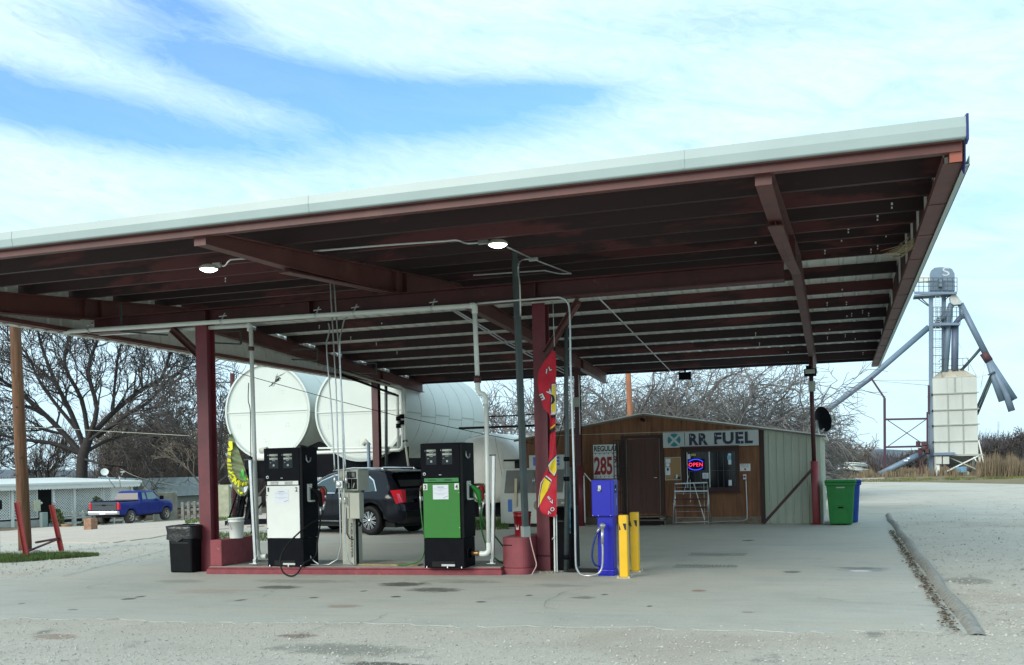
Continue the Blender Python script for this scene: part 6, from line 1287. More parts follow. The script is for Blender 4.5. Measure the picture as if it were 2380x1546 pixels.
# generic bare trees made once and copied
def gen(name, label, seed, H_, r, base, group, mt, mc, lv=5, lean=0, **kw):
    def f(b):
        t = Tree(seed, levels=lv, **kw); t.limb(b, Vector((lean, 0, 1)), H_*.36, r, 0); return t
    return plant_tree(name, label, base, f, mt, mc, group)
G1 = 'bare trees beyond the road'
kinds = [gen('bare_tree', 'x', 31, 9.5, .17, (0, 0, 0), G1, m_bark_grey, m_twig_tan, spread=26, gnarl=.13, ratio=.76, rmin=.02, nk=(4, 4)),
         gen('bare_tree', 'x', 32, 8.5, .14, (0, 0, 0), G1, m_bark, m_twig, spread=32, gnarl=.17, ratio=.76, rmin=.02, nk=(4, 4)),
         gen('bare_tree', 'x', 33, 9, .15, (0, 0, 0), G1, m_bark_grey, m_twig_tan, spread=22, gnarl=.12, ratio=.76, rmin=.02, nk=(3, 4))]
places = [(352, 88, 0, 1.0, 'pale thin bare tree just right of the shed roof, its crown behind the big tree'), (385, 80, 1, .95, 'dark bare tree between the small shed and the left canopy column'), (428, 84, 2, 1.0, 'slender pale bare tree touching the left edge of the left canopy column'),
          (500, 66, 1, 1.1, 'dark bare tree between the left canopy column and the first white tank'), (475, 86, 0, 1.0, 'pale bare tree just right of the left canopy column'), (545, 92, 2, .95, 'pale bare tree whose crown shows above the left white tank end'),
          (300, 92, 1, .85, 'dark bare tree right behind the small shed gable'), (240, 96, 0, .85, 'pale bare tree behind the satellite dishes'), (70, 95, 2, .9, 'pale bare tree behind the left part of the lattice porch'), (5, 88, 1, .95, 'dark bare tree at the far left edge of the view'),
          (740, 80, 1, .8, 'dark bare tree seen under the tanks right of the white pump'), (600, 88, 0, .8, 'pale bare tree seen behind the legs of the tank cradle'), (140, 92, 1, .9, 'dark bare tree behind the utility pole'), (410, 98, 0, .9, 'pale bare tree deep in the thicket left of the column')]
rnd = random.Random(9)
for i, (u, D, k, s, lab) in enumerate(places):
    src = kinds[k]; first = src.o.get('label') == 'x'
    o = src.o if first else copy_tree(src.o)
    D *= .84 if u > 445 or u < 200 else 1.05; p = wd(u, 1100, D); s *= 1.15 if 200 < u < 445 else 1.; o.matrix_world = Matrix.Translation((p.x, p.y, h(p.x, p.y)-.1)) @ Matrix.Rotation(rnd.uniform(0, 6.28), 4, 'Z') @ Matrix.Scale(s, 4)
    o['label'] = lab
# grey bushy trees behind the store
def dome(seed, H_, sp, n0=7, r=.2, lv=5, nk=(4, 5), rm=.013, droop=-.05, fill=0):
    def f(b):
        t = Tree(seed, levels=lv, nk=nk, ratio=.7, spread=sp, gnarl=.24, upb=droop, rr=.6, rmin=rm, split=2)
        for k in range(n0):
            a = 2*pi*k/n0+t.R.uniform(-.3, .3); tl = t.R.uniform(.35, .95); t.limb(b+Vector((.2*cos(a), .2*sin(a), .1)), Vector((cos(a)*tl, sin(a)*tl, 1)), H_*.42, r, 1)
        R = t.R; W_ = H_*.62; Z_ = H_*.66
        for _ in range(fill):
            a = R.uniform(0, 6.28); e = math.asin(R.random()); q_ = R.random()**.4; c_ = b+Vector((W_*q_*cos(a)*cos(e), W_*q_*sin(a)*cos(e), .25+Z_*q_*sin(e)*(1+.12*sin(a*3))))
            d = Vector((cos(a)*.8+R.gauss(0, .5), sin(a)*.8+R.gauss(0, .5), R.gauss(.15, .5)))*R.uniform(.2, .55); m_ = c_+d*.5+Vector((0, 0, .07)); t.crown.tube([c_, m_, c_+d], [rm*.75, rm*.6, rm*.35], 3, cap=False)
        return t
    return f
p = wd(1650, 1100, 44); p.z = 0; plant_tree('bushy_tree', 'broad dense grey leafless tree rising behind the right half of the store', p, dome(5, 8.2, 42, 15, .17, nk=(4, 5), rm=.014, droop=-.1, fill=9000), m_bark_grey, m_twig_grey, 'grey leafless trees behind the store')
p = wd(1790, 1100, 47); p.z = 0; plant_tree('bushy_tree', 'grey leafless tree sloping down to the right behind the satellite dish', p, dome(6, 6.0, 44, 11, .13, nk=(4, 5), droop=-.12, fill=5000), m_bark_grey, m_twig_grey, 'grey leafless trees behind the store')
p = wd(1430, 1100, 45); p.z = 0; plant_tree('bushy_tree', 'grey leafless tree behind the left half of the store around the orange pole', p, dome(7, 7.6, 42, 12, .15, nk=(4, 5), rm=.014, droop=-.1, fill=9000), m_bark_grey, m_twig_grey, 'grey leafless trees behind the store')
p = wd(1205, 1100, 52); p.z = 0; plant_tree('bare_tree', 'open grey bare tree seen between the white pipe and the dark pole', p, dome(8, 7.6, 34, 5, .14, nk=(3, 4), rm=.016, droop=.1), m_bark_grey, m_twig, 'grey leafless trees behind the store')
p = wd(1290, 1100, 50); p.z = 0; plant_tree('bare_tree', 'grey bare tree seen just left of the store gable behind the banner', p, dome(12, 7.4, 34, 6, .14, nk=(3, 4), rm=.015, droop=.08), m_bark_grey, m_twig_grey, 'grey leafless trees behind the store')
# right hand side
p = wd(1968, 1100, 96); p.z = 0; plant_tree('bare_tree', 'small rounded bare tree far off between the store and the steel post', p, dome(9, 4.6, 36, 7, .1, lv=4, nk=(4, 5), rm=.035), m_bark_grey, m_twig_tan, 'far trees on the right')
p = wd(2125, 1100, 112); p.z = 0; plant_tree('bare_tree', 'dark bare bush behind the base of the auger', p, dome(10, 2.7, 40, 8, .1, lv=4, nk=(4, 5), rm=.045), m_bark, m_twig, 'far trees on the right')
dk = plant_tree('bare_tree', 'x', (0, 0, 0), dome(13, 5.2, 36, 8, .14, lv=4, nk=(4, 5), rm=.05), m_bark, m_twig, 'far trees on the right')
for i, (u, D, s, lab) in enumerate(((2300, 118, .85, 'dark bare tree just right of the silo'), (2345, 126, 1.0, 'dark bare tree between the silo and the right edge of the view'), (2385, 120, 1.08, 'dark bare tree at the right edge of the view'), (2272, 140, .75, 'dark bare tree half hidden by the silo legs'))):
    o = dk.o if i == 0 else copy_tree(dk.o); p = wd(u, 1100, D); o.matrix_world = Matrix.Translation((p.x, p.y, -.1)) @ Matrix.Rotation(i*1.7, 4, 'Z') @ Matrix.Scale(s, 4); o['label'] = lab
def brush(name, label, mat, n, fn, hgt, w, seed, cat='brush', thin=.5, fan=.5):
    R = random.Random(seed); q = MB()
    for _ in range(n):
        x, y, z, k = fn(R); s = hgt*k*R.uniform(.5, 1.); a = R.uniform(0, 6.28); lx, ly = cos(a)*s*R.uniform(0, fan), sin(a)*s*R.uniform(0, fan); ww = w*R.uniform(.5, 1.)
        bx, by = -sin(a)*ww, cos(a)*ww; q.add([(x-bx, y-by, z), (x+bx, y+by, z), (x+lx+bx*thin, y+ly+by*thin, z+s), (x+lx-bx*thin, y+ly-by*thin, z+s)], [(0, 1, 2, 3)])
    return tag(q.build(name, mat, fix=False), label, cat, kind='stuff')
def band(u0, u1, D0, D1, zf=None):
    def f(R):
        u = R.uniform(u0, u1); D = R.uniform(D0, D1); p = wd(u, 1100, D); return p.x, p.y, h(p.x, p.y)-.05, .55+.75*mnoise.noise(Vector((u*.03, D*.1, 0)))+.35*mnoise.noise(Vector((u*.11, D*.3, 4)))+R.uniform(0, .3)
    return f
m_scrub = M('grey brown scrub', (.1, .085, .08), .95, var=.5, scale=.4)
m_scrub2 = M('purple grey scrub', (.085, .08, .09), .95, var=.4, scale=.2)
m_drygrass = M('dry tall grass', (.2, .155, .1), .95, var=.4, scale=.5)
m_grass = M('short green grass', (.07, .12, .025), .9, var=.45, scale=2.)
m_thick = M('thicket undergrowth', (.075, .06, .048), .95, var=.5, scale=.8)
brush('far_wood', 'low purple grey wood along the far edge of the field', m_scrub2, 16000, band(1700, 2420, 150, 230), 3.0, .12, 3, 'wood', .3, .7)
brush('far_wood', 'dark scrub far off to the right of the silo', m_scrub2, 7000, band(2262, 2420, 118, 150), 4.6, .07, 4, 'wood', .3, .7)
brush('scrub', 'brown scrub around the foot of the far small tree', m_scrub, 5000, band(1890, 2080, 95, 118), 1.4, .06, 5, 'scrub', .4, .7)
brush('tall_grass', 'tall dry brown grass beside the silo at the right', m_drygrass, 16000, band(2272, 2460, 76, 100), 1.7, .035, 6, 'grass', .3, .35)
brush('tall_grass', 'dry pale grass in the field behind the steel post', m_drygrass, 12000, band(1880, 2300, 84, 125), .8, .05, 7, 'grass', .3, .4)
brush('short_grass', 'strip of short green grass at the far edge of the lot', M('olive lot edge grass', (.13, .14, .045), .9, var=.6, scale=.35), 7000, band(1880, 2460, 69.5, 78), .2, .05, 8, 'grass', .3, .8)
brush('thicket', 'tangled brown undergrowth among the bare trees beyond the road', m_thick, 16000, band(-60, 640, 84, 104), 4.0, .03, 9, 'undergrowth', .3, .6)
brush('thicket', 'tall thin grey saplings crowding behind the pickup and the small house', M('sapling stems', (.11, .09, .078), .95, var=.5, scale=.8), 9000, band(230, 640, 90, 104), 9., .03, 19, 'saplings', .25, .3)
brush('thicket', 'brown undergrowth seen under the tanks', m_thick, 5000, band(640, 1240, 60, 90), 2.6, .035, 10, 'undergrowth', .3, .6)
def gv(R):
    u = -30+R.random()*260; v = 1300-.0*u+R.uniform(-9, 9)*(1-.7*max(0, u-40)/200)-9*max(0, u-20)/190; p = gt(u, v); return p.x, p.y, p.z, R.uniform(.6, 1.1)*(1-.6*max(0, u-130)/100)
brush('short_grass', 'patch of green grass around the foot of the red post and utility pole', m_grass, 7000, gv, .12, .007, 12, 'grass', .2, .9)
def gv2(R): u = R.uniform(430, 560) ; p = gt(u, R.uniform(1211, 1219)-(u-430)*.09); return p.x, p.y, p.z, .8
brush('short_grass', 'thin grass verge at the far side of the pale road', m_grass, 1500, gv2, .14, .02, 13, 'grass', .2, .9)
def gv3(R): p = wd(R.uniform(1085, 1180), 1100, R.uniform(26, 31)); return p.x, p.y, 0, .9
brush('short_grass', 'bit of green grass between the low tank and the ice chest', m_grass, 1800, gv3, .2, .01, 14, 'grass', .2, .9)
def gv4(R): p = gz(R.uniform(485, 710), R.uniform(1240, 1258)); return p.x, p.y, 0, .9
brush('short_grass', 'strip of grass behind the island below the tank cradle', m_grass, 2200, gv4, .1, .012, 15, 'grass', .2, .9)
# ================================================================== left background
def up_(p, z): return Vector((p.x, p.y, p.z+z))
p1 = wd(28, 1234, 56); p2 = wd(172, 1212, 59.); p2.z = p1.z = -1.28
dirh = (p2-p1); dirh.z = 0; dirh.normalize(); nrm = Vector((-dirh.y, dirh.x, 0)); 
if nrm.dot(Vector((p1.x, p1.y, 0))) < 0: nrm = -nrm
O = p1.copy()
def H(s, d, z): q_ = O+dirh*s+nrm*d; return Vector((q_.x, q_.y, p1.z+(p2.z-p1.z)*s/(p2-p1).length+z))
Lw = (p2-p1).length; SE = None
for k in range(600):                     # right end of the porch, seen at u = 303
    q_ = H(k*.1, 0, 1.5); dd = (q_-Vector((0, 0, EYE))); uu = CX+FPX*dd.dot(cr)/dd.dot(fw)
    if uu >= 303: SE = k*.1; break
S0 = -3.5
def su(u):
    for k in range(-100, 600):
        dd = H(k*.1, 0, 1.5)-Vector((0, 0, EYE))
        if CX+FPX*dd.dot(cr)/dd.dot(fw) >= u: return k*.1
    return 40

T = Thing('porch_house', 'long white trailer house with a lattice porch and a flat white roof', 'house', H(2, 2, 0))
hp = 2.48
q = MB(); q.add([H(S0, 2.2, -.2), H(SE, 2.2, -.2), H(SE, 2.2, hp+.2), H(S0, 2.2, hp+.2), H(S0, 8, -.2), H(SE, 8, -.2), H(SE, 8, hp+.2), H(S0, 8, hp+.2)], [(0, 1, 2, 3), (4, 5, 6, 7), (1, 5, 6, 2), (0, 4, 7, 3)]); T.part(q, 'wall', M('shade-dark porch wall', (.035, .04, .045), .8))  # porch shade put into the wall's near-black colour
q = MB(); q.add([H(S0, -.5, hp), H(SE+.5, -.5, hp), H(SE+.5, 8.5, hp+.3), H(S0, 8.5, hp+.3), H(S0, -.5, hp+.12), H(SE+.5, -.5, hp+.12), H(SE+.5, 8.5, hp+.42), H(S0, 8.5, hp+.42)], [(0, 1, 2, 3), (7, 6, 5, 4), (0, 4, 5, 1), (1, 5, 6, 2), (3, 2, 6, 7)]); T.part(q, 'roof', m_white)
q = MB(); q.add([H(S0, -.45, hp-.2), H(SE+.4, -.45, hp-.2), H(SE+.4, -.45, hp), H(S0, -.45, hp)], [(0, 1, 2, 3)]); s_ = S0
while s_ < SE+.3: q.add([H(s_, -.46, hp-.22), H(s_+.09, -.46, hp-.27), H(s_+.18, -.46, hp-.22), H(s_+.18, -.46, hp-.18), H(s_, -.46, hp-.18)], [(0, 1, 2, 3, 4)]); s_ += .18
T.part(q, 'scalloped_fascia', m_white, fix=False)
# lattice of crossed laths
def lattice(sa, sb, za, zb):
    q = MB(); st = .15
    for sg in (-1, 1):
        c0 = (sa-(zb-za))-st if sg == 1 else sa; c = c0
        while c < sb+(zb-za)+st:
            # line s = c + sg*(z-za)
            if sg == 1: t0 = max(0, sa-c); t1 = min(zb-za, sb-c)
            else: t0 = max(0, c-sb); t1 = min(zb-za, c-sa)
            if t1 > t0+.02: q.bar(H(c+sg*t0, 0+.01*sg, za+t0), H(c+sg*t1, .01*sg, za+t1), .012, .05, roll=None)
            c += st
    for s_ in (sa, sb): q.bar(H(s_, 0, za), H(s_, 0, zb), .06, .04, roll=nrm)
    for z in (za, zb): q.bar(H(sa, 0, z), H(sb, 0, z), .06, .05)
    T.part(q, 'lattice', m_white)
dA, dB = su(89), su(114)
for s_ in (0, Lw, SE, -5, dB+.1): q = MB(); q.bar(H(s_, -.1, -.25), H(s_, -.1, hp), .13, .13, roll=nrm); T.part(q, 'post', m_white)
for a, b in ((S0, -.1), (.1, dA-.1), (dB+.1, Lw-.1), (Lw+.1, Lw+(SE-Lw)*.5-.05), (Lw+(SE-Lw)*.5+.05, SE-.1)): lattice(a, b, .62, hp-.25)
q = MB(); q.add([H(S0, -.02, .0), H(dA, -.02, 0), H(dA, -.02, .5), H(S0, -.02, .5)], [(0, 1, 2, 3)]); 
T.part(q, 'skirting', M('pale skirting', (.45, .47, .44), .8), fix=False)
q = MB(); 
for z in (.25, .55, .8): q.bar(H(dB, -1.2, z), H(SE, -1.2, z), .04, .12)
for k in range(9): s_ = dB+(SE-dB)*k/8; q.bar(H(s_, -1.2, -.1), H(s_, -1.2, .95), .1, .1)
fr = Thing('rail_fence', 'low weathered white rail fence in front of the porch', 'fence', H(dB, -1.2, 0)); fr.part(q, 'rails', M('weathered white boards', (.4, .42, .38), .9, var=.3))
T.part(MB().bar(H((dA+dB)/2, 2.0, .1), H((dA+dB)/2, 2.0, 2.0), .6, .05, roll=nrm), 'door', M('porch door', (.015, .03, .055), .6))
for i, s_ in enumerate((dA+.02, dB+.12)):
    g = Thing('globe_lamp', ('left' if i == 0 else 'right')+' white globe lamp beside the porch doorway', 'lamp', H(s_, -.2, 1.45), group='globe lamps by the porch door'); q = MB(); q.lathe(H(s_, -.2, 1.45), [(.0, -.08), (.06, -.05), (.08, 0), (.06, .05), (0, .08)], 14); g.part(q, 'globe', m_white); q = MB(); q.tube([H(s_, -.2, 1.45), H(s_, 0, 1.62)], .02, 6); g.part(q, 'bracket', m_black)
g = Thing('utility_cabinet', 'grey green metal utility cabinet beside the utility pole', 'cabinet', H(su(72), -1.2, 0)); q = MB(); q.bar(H(su(72), -1.2, -.3), H(su(72), -1.2, .95), .34, .3, roll=nrm); g.part(q, 'cabinet', M('cabinet grey', (.25, .32, .3), .6), bevel=.02); q = MB(); q.bar(H(su(83), -1.4, -.3), H(su(83), -1.4, .3), .2, .2, roll=nrm); g.part(q, 'meter_box', M('blue grey box', (.12, .17, .2), .6))
g = Thing('window_unit', 'pale cream box standing on the porch behind the utility pole', 'box', H(su(73), -.5, 1.0)); q = MB(); q.bar(H(su(73), -.5, 1.0), H(su(73), -.5, 1.65), .32, .2, roll=nrm); g.part(q, 'box', M('pale cream', (.5, .52, .38), .7))
def shrub(name, label, c_, r, hgt, mat, n, seed, sz2=.05, potted=False, cat='shrub'):
    T = Thing(name, label, cat, c_); R = random.Random(seed); q = MB(); c_ = Vector(c_)
    for _ in range(n):
        a = R.uniform(0, 6.28); rr_ = r*sqrt(R.random()); z = hgt*R.random()**.8; k = sqrt(max(.05, 1-(z/hgt)**2)); p = c_+Vector((rr_*cos(a)*k, rr_*sin(a)*k, z)); d = Vector((R.gauss(0, 1), R.gauss(0, 1), R.gauss(.4, .8))).normalized()*sz2*R.uniform(.6, 1.3); e = d.orthogonal().normalized()*sz2*.35
        q.add([p, p+d*.5+e, p+d, p+d*.5-e], [(0, 1, 2, 3)])
    T.part(q, 'foliage', mat, fix=False); q = MB()
    for k in range(6): a = R.uniform(0, 6.28); q.tube([c_, c_+Vector((r*.5*cos(a), r*.5*sin(a), hgt*.8))], .012, 4)
    T.part(q, 'stem', m_bark); return T
m_leaf = M('olive leaves', (.09, .12, .035), .8, var=.4, scale=4); m_leaf2 = M('green leaves', (.06, .13, .03), .8, var=.4, scale=4)
sh = shrub('shrub', 'leafy shrub growing over the porch doorway step', H(su(101), -1.4, 0), .4, 1.05, m_leaf, 900, 1, .11)
q = MB(); q.lathe(H(su(108), -2.0, -.1), [(.2, 0), (.3, .3), (.33, .34), (.28, .34)], 16); g = Thing('plant_pot', 'terracotta pot below the leafy shrub', 'plant pot', H(su(108), -2.0, -.1)); g.part(q, 'pot', M('terracotta', (.4, .24, .14), .8))
shrub('shrub', 'spiky grey green plant in front of the right lattice', H(su(200), -1.0, .1), .6, 1.5, M('grey green leaves', (.08, .1, .06), .8, var=.4), 900, 2, .16)
shrub('shrub', 'low green plant at the foot of the rail fence', H(su(168), -1.4, -.1), .45, .4, m_leaf2, 700, 3, .1)
g = Thing('brick_pier', 'short brick pier left of the parked pickup', 'pier', gt(206, 1231)); c_ = gt(211, 1231); q = MB(); q.box(c_+Vector((0, 0, .2)), (.38, .38, .55)); g.part(q, 'pier', M('brick', (.3, .17, .11), .9, var=.35, scale=9), bevel=.01)
# small house behind with two roofs
c0 = wd(345, 1150, 80); zz = h(c0.x, c0.y)
T = Thing('small_house', 'small pale grey house with a gabled metal roof behind the pickup', 'house', (c0.x, c0.y, zz))
def HB(u, v, D): return wd(u, v, D)
q = MB(); A = [HB(302, 1185, 74), HB(302, 1150, 74), HB(322, 1115, 74), HB(352, 1150, 74), HB(352, 1185, 74)]; dp = r0*.5*7+fw*7
q.add(A+[p+dp for p in A], [(0, 1, 2, 3, 4), (3, 8, 9, 4), (0, 5, 6, 1), (9, 8, 7, 6, 5)]); T.part(q, 'wall', M('pale clapboard', (.36, .39, .35), .8, var=.1), fix=True)
m_sroof = M('weathered shed roof', (.32, .36, .35), .6, .2, var=.25, scale=2)
q = MB(); a, b, c_ = HB(298, 1156, 73.6), HB(322, 1112, 73.6), HB(356, 1156, 73.6); q.add([a, b, b+dp, a+dp], [(0, 1, 2, 3)]); q.add([b, c_, c_+dp, b+dp], [(0, 1, 2, 3)]); q.add([a-fw*.0+Vector((0, 0, -.12)), b+Vector((0, 0, -.12)), b, a], [(0, 1, 2, 3)]); q.add([b+Vector((0, 0, -.12)), c_+Vector((0, 0, -.12)), c_, b], [(0, 1, 2, 3)]); T.part(q, 'roof', m_sroof, fix=False)
q = MB(); a, b, c_, d_ = HB(356, 1146, 78), HB(401, 1146, 82), HB(383, 1118, 86), HB(330, 1115, 82); q.add([a, b, c_, d_], [(0, 1, 2, 3)]); T.part(q, 'roof', m_sroof, fix=False)
q = MB(); a, b = HB(358, 1148, 78.2), HB(399, 1148, 82); q.add([Vector((a.x, a.y, zz-.5)), Vector((b.x, b.y, zz-.5)), b, a], [(0, 1, 2, 3)]); T.part(q, 'wall', M('pale clapboard', (.36, .39, .35), .8, var=.1), fix=False)
for u in (367, 391): q = MB(); c_ = HB(u, 1162, 78.0 if u < 380 else 80.8); q.box(c_, (.7, .06, .8), math.atan2(r0.y, r0.x)); T.part(q, 'window', m_glass)
q = MB(); a, b, c_, d_ = HB(210, 1125, 72), HB(300, 1128, 72), HB(322, 1112, 80), HB(230, 1108, 80); q.add([a, b, c_, d_], [(0, 1, 2, 3)]); q.add([a+Vector((0, 0, -3)), b+Vector((0, 0, -3)), b, a], [(0, 1, 2, 3)]); T.part(q, 'roof', M('corrugated blue grey roof', (.3, .38, .4), .5, .2, var=.3, scale=3), fix=False)
q = MB(); a, b, c_, d_ = HB(300, 1138, 66), HB(350, 1152, 66), HB(352, 1160, 66), HB(300, 1165, 66); q.add([HB(302, 1143, 66), HB(350, 1155, 66), HB(345, 1148, 70), HB(305, 1138, 70)], [(0, 1, 2, 3)]); T.part(q, 'awning', m_white, fix=False)
# plank fence behind the pickup
a, b = gt(352, 1207), gt(412, 1195); a = wd(356, 1200, 63); b = wd(412, 1192, 65); a.z = h(a.x, a.y)-.1; b.z = h(b.x, b.y)-.1
T = Thing('plank_fence', 'weathered vertical plank fence behind the pickup', 'fence', a); q = MB(); n = 24
for k in range(n):
    p = a+(b-a)*k/n; e = a+(b-a)*(k+.93)/n; zt = 1.95+random.uniform(-.04, .04); m_ = (p+e)/2; q.bar(m_, up_(m_, zt), (e-p).length, .03, roll=fw)
T.part(q, 'planks', M('grey planks', (.32, .31, .26), .9, var=.3, scale=1.5), fix=True)
# satellite dishes over the porch roof
pd = wd(243, 1098, 58); dish(pd, .22, -fw*.8+r0*.35+Vector((0, 0, .5)), 'pale satellite dish above the porch roof, the left of the pair', m_pvc, False, [pd, pd+Vector((.2, .2, -.5)), pd+Vector((.3, .5, -.9))])
pd = wd(277, 1106, 58); dish(pd, .28, fw*.3+r0*.6+Vector((0, 0, .9)), 'dark satellite dish above the porch roof, the right of the pair', M('dark dish', (.05, .055, .065), .5), True, [pd, pd+Vector((.0, .1, -.7))])
# mailbox
pm = gt(-8, 1300); T = Thing('mailbox', 'black mailbox on a grey post at the left edge', 'mailbox', pm); q = MB(); q.bar(pm, up_(pm, 1.0), .1, .1, roll=(0, 1, 0)); T.part(q, 'post', M('grey post wood', (.25, .25, .22), .9)); c_ = up_(pm, 1.1); q = MB(); pr2 = [(-.1, 0), (.1, 0), (.1, .12)]+[(.1*cos(pi*k/8), .12+.1*sin(pi*k/8)) for k in range(1, 8)]+[(-.1, .12)]
ax2 = (r0*.85+fw*.5).normalized(); bx2 = Vector((-ax2.y, ax2.x, 0)); vs = [c_+ax2*s_+bx2*p_[0]*.9+Vector((0, 0, (p_[1]-.1)*.9)) for s_ in (-.3, .12) for p_ in pr2]; n = len(pr2); q.add(vs, [tuple(range(n)), tuple(reversed(range(n, 2*n)))]+[(i, (i+1) % n, n+(i+1) % n, n+i) for i in range(n)]); T.part(q, 'box', m_blackm)
# utility pole and red guard posts
pb = gt(59, 1288); tp = wd(35, 755, (pb).dot(fw)); T = Thing('utility_pole', 'rough brown wooden utility pole beside the red guard posts at the left', 'utility pole', pb)
q = MB(); tp2 = tp+(tp-pb)*.28; n = 24; q.tube([pb+(tp2-pb)*k/n+Vector((random.uniform(-.006, .006), 0, 0)) for k in range(n+1)], [.135-.03*k/n for k in range(n+1)], 18); T.part(q, 'shaft', m_pole)
q = MB(); 
for (f1, da) in ((.05, .1), (.27, -.3), (.33, .2), (.5, .05), (.62, -.2)): c_ = pb+(tp2-pb)*f1; q.lathe(c_-fw*.125+r0*da*.3, [(.02, 0), (.02, -.02), (0, -.02)], 8, 'Y')
T.part(q, 'knot', m_bark)
def gpost(label, u0, v0, u1, v1):
    b = gt(u0, v0); t_ = wd(u1, v1, b.dot(fw)); T = Thing('guard_post', label, 'guard post', b, group='red leaning guard posts'); q = MB(); q.bar(b-Vector((0, 0, .05)), t_, .1, .02, roll=-fw+r0*.2)
    q.bar(b+r0*.045, t_+r0*.045,   .012, .09, roll=-fw+r0*.2); q.bar(b-r0*.045, t_-r0*.045,   .012, .09, roll=-fw+r0*.2); T.part(q, 'channel', m_redpost); return b, t_
b1, t1 = gpost('red leaning steel channel post in front of the utility pole', 62, 1296, 39, 1168); b2, t2 = gpost('red leaning steel channel post standing right of the utility pole', 143, 1280, 120, 1174)
T = Thing('guard_rail', 'pair of dark red pipes joining the two red leaning posts', 'rail', b1); T.part(MB().tube([b1+(t1-b1)*.1, b2+(t2-b2)*.26], .025, 8), 'rail', M('dark red pipe', (.12, .03, .05), .5)); T.part(MB().tube([b1+(t1-b1)*.24+fw*.5, b2+(t2-b2)*.27], .025, 8), 'rail', M('dark red pipe', (.12, .03, .05), .5))
cz = gt(66, 1290); q = MB(); random.seed(31)
q.lathe(cz, [(.35, 0), (.3, .05), (.2, .09), (0, .1)], 12); T = Thing('concrete_footing', 'lumpy pale concrete footing at the base of the utility pole', 'footing', cz); T.part(q, 'footing', m_conc)
# street sign, concrete posts, rail fence by the trees
p = gt(541, 1200); T = Thing('street_sign', 'small green street sign and give way sign at the far junction', 'street sign', p); q = MB(); q.tube([p, up_(p, 3.3)], .04, 8); T.part(q, 'post', m_steel); a = up_(p, 3.25)
q = MB(); q.bar(a-r0*.35, a+r0*.4, .02, .28); T.part(q, 'green_plate', M('street sign green', (.02, .22, .12), .5)); q = MB(); q.add([a+r0*-.35+Vector((0, 0, -.25)), a+r0*.35+Vector((0, 0, -.25)), a+Vector((0, 0, -1.1))], [(0, 1, 2)]); q.v = [tuple(Vector(v_)-fw*.06) for v_ in q.v]; T.part(q, 'triangle_plate', M('sign back grey', (.5, .52, .5), .5), fix=False)
p = gt(522, 1204); T = Thing('gate_post', 'pale squat post with a cap beside the far rail fence', 'post', p); q = MB(); q.bar(p, up_(p, 1.6), .55, .4, roll=fw); T.part(q, 'post', M('pale post', (.36, .37, .26), .9, var=.25)); q = MB(); q.bar(up_(p, 1.55)-r0*.8, up_(p, 1.55)+r0*1.0, .1, .1); T.part(q, 'top_rail', m_pvc)
a = wd(425, 1195, 60); b = wd(605, 1185, 60); a.z = h(a.x, a.y); b.z = h(b.x, b.y); T = Thing('rail_fence', 'rough grey rail fence at the foot of the bare trees', 'fence', a); q = MB()
for k in range(14):
    p = a+(b-a)*k/13; q.bar(p, up_(p, 1.25), .16, .16, roll=fw)
for z in (.35, .75, 1.1): q.bar(up_(a, z), up_(b, z), .05, .14)
T.part(q, 'rails', M('grey rails', (.2, .2, .18), .9, var=.4))
# heap of branches beside the pickup
p = gt(425, 1207); T = Thing('branch_pile', 'small pile of cut branches at the roadside in front of the plank fence', 'branch pile', p); R = random.Random(5); q = MB()
for _ in range(40): c_ = p+r0*R.gauss(0, .8)+fw*R.gauss(0, .3); d = Vector((R.gauss(0, 1), R.gauss(0, 1), R.uniform(0, .6))); q.tube([c_, c_+d*.7+Vector((0, 0, .2))], [.03, .012], 4)
T.part(q, 'branches', M('cut branches', (.2, .12, .08), .9, var=.5))
# banner flag at the tank cradle
T = Thing('feather_banner', 'drooping olive banner with big yellow letters hanging below the left white tank', 'banner', wd(560, 1150, 27.4)); Df = 27.2
fl = [(1008, 536, 540), (1020, 532, 545), (1050, 529, 556), (1080, 528, 566), (1100, 530, 573), (1120, 535, 579), (1135, 543, 578), (1148, 552, 573), (1153, 558, 568)]
def fpt(t, v, off=0.):
    for (a, l0, r_0), (b, l1, r_1) in zip(fl, fl[1:]):
        if v <= b: k = (v-a)/(b-a); l, r_ = l0+(l1-l0)*k, r_0+(r_1-r_0)*k; break
    else: l, r_ = fl[-1][1:]
    return wd(l+(r_-l)*t, v, Df-.05*sin(v*.28-t*4)-off)
q = MB(); nr = 50; nc = 8
q.v = [tuple(fpt(j/(nc-1), 1008+145*i/(nr-1))) for i in range(nr) for j in range(nc)]; q.f = [(i*nc+j, i*nc+j+1, (i+1)*nc+j+1, (i+1)*nc+j) for i in range(nr-1) for j in range(nc-1)]; q.sm = [True]*len(q.f); q.mi = [0]*len(q.f)
cl = T.part(q, 'cloth', M('olive banner cloth', (.2, .24, .13), .8, var=.2, scale=3), fix=False)
m_fy = M('yellow banner letters', (.72, .68, .02), .7); m_fg = M('lime banner print', (.1, .5, .08), .7)
def fpoly(pts, m, name='lettering', off=.06):
    T.part(MB().add([fpt(t, v, off) for t, v in pts], [tuple(range(len(pts)))]), name, m, parent=cl, fix=False)
fpoly([(.02, 1026), (.55, 1026), (.45, 1044), (.25, 1048), (.0, 1048)], m_fy); fpoly([(.0, 1051), (.28, 1051), (.22, 1066), (.25, 1074), (.0, 1074)], m_fy); fpoly([(.0, 1077), (.26, 1079), (.26, 1083), (.0, 1081)], m_fy); fpoly([(.0, 1085), (.25, 1087), (.25, 1091), (.0, 1090)], m_fy)
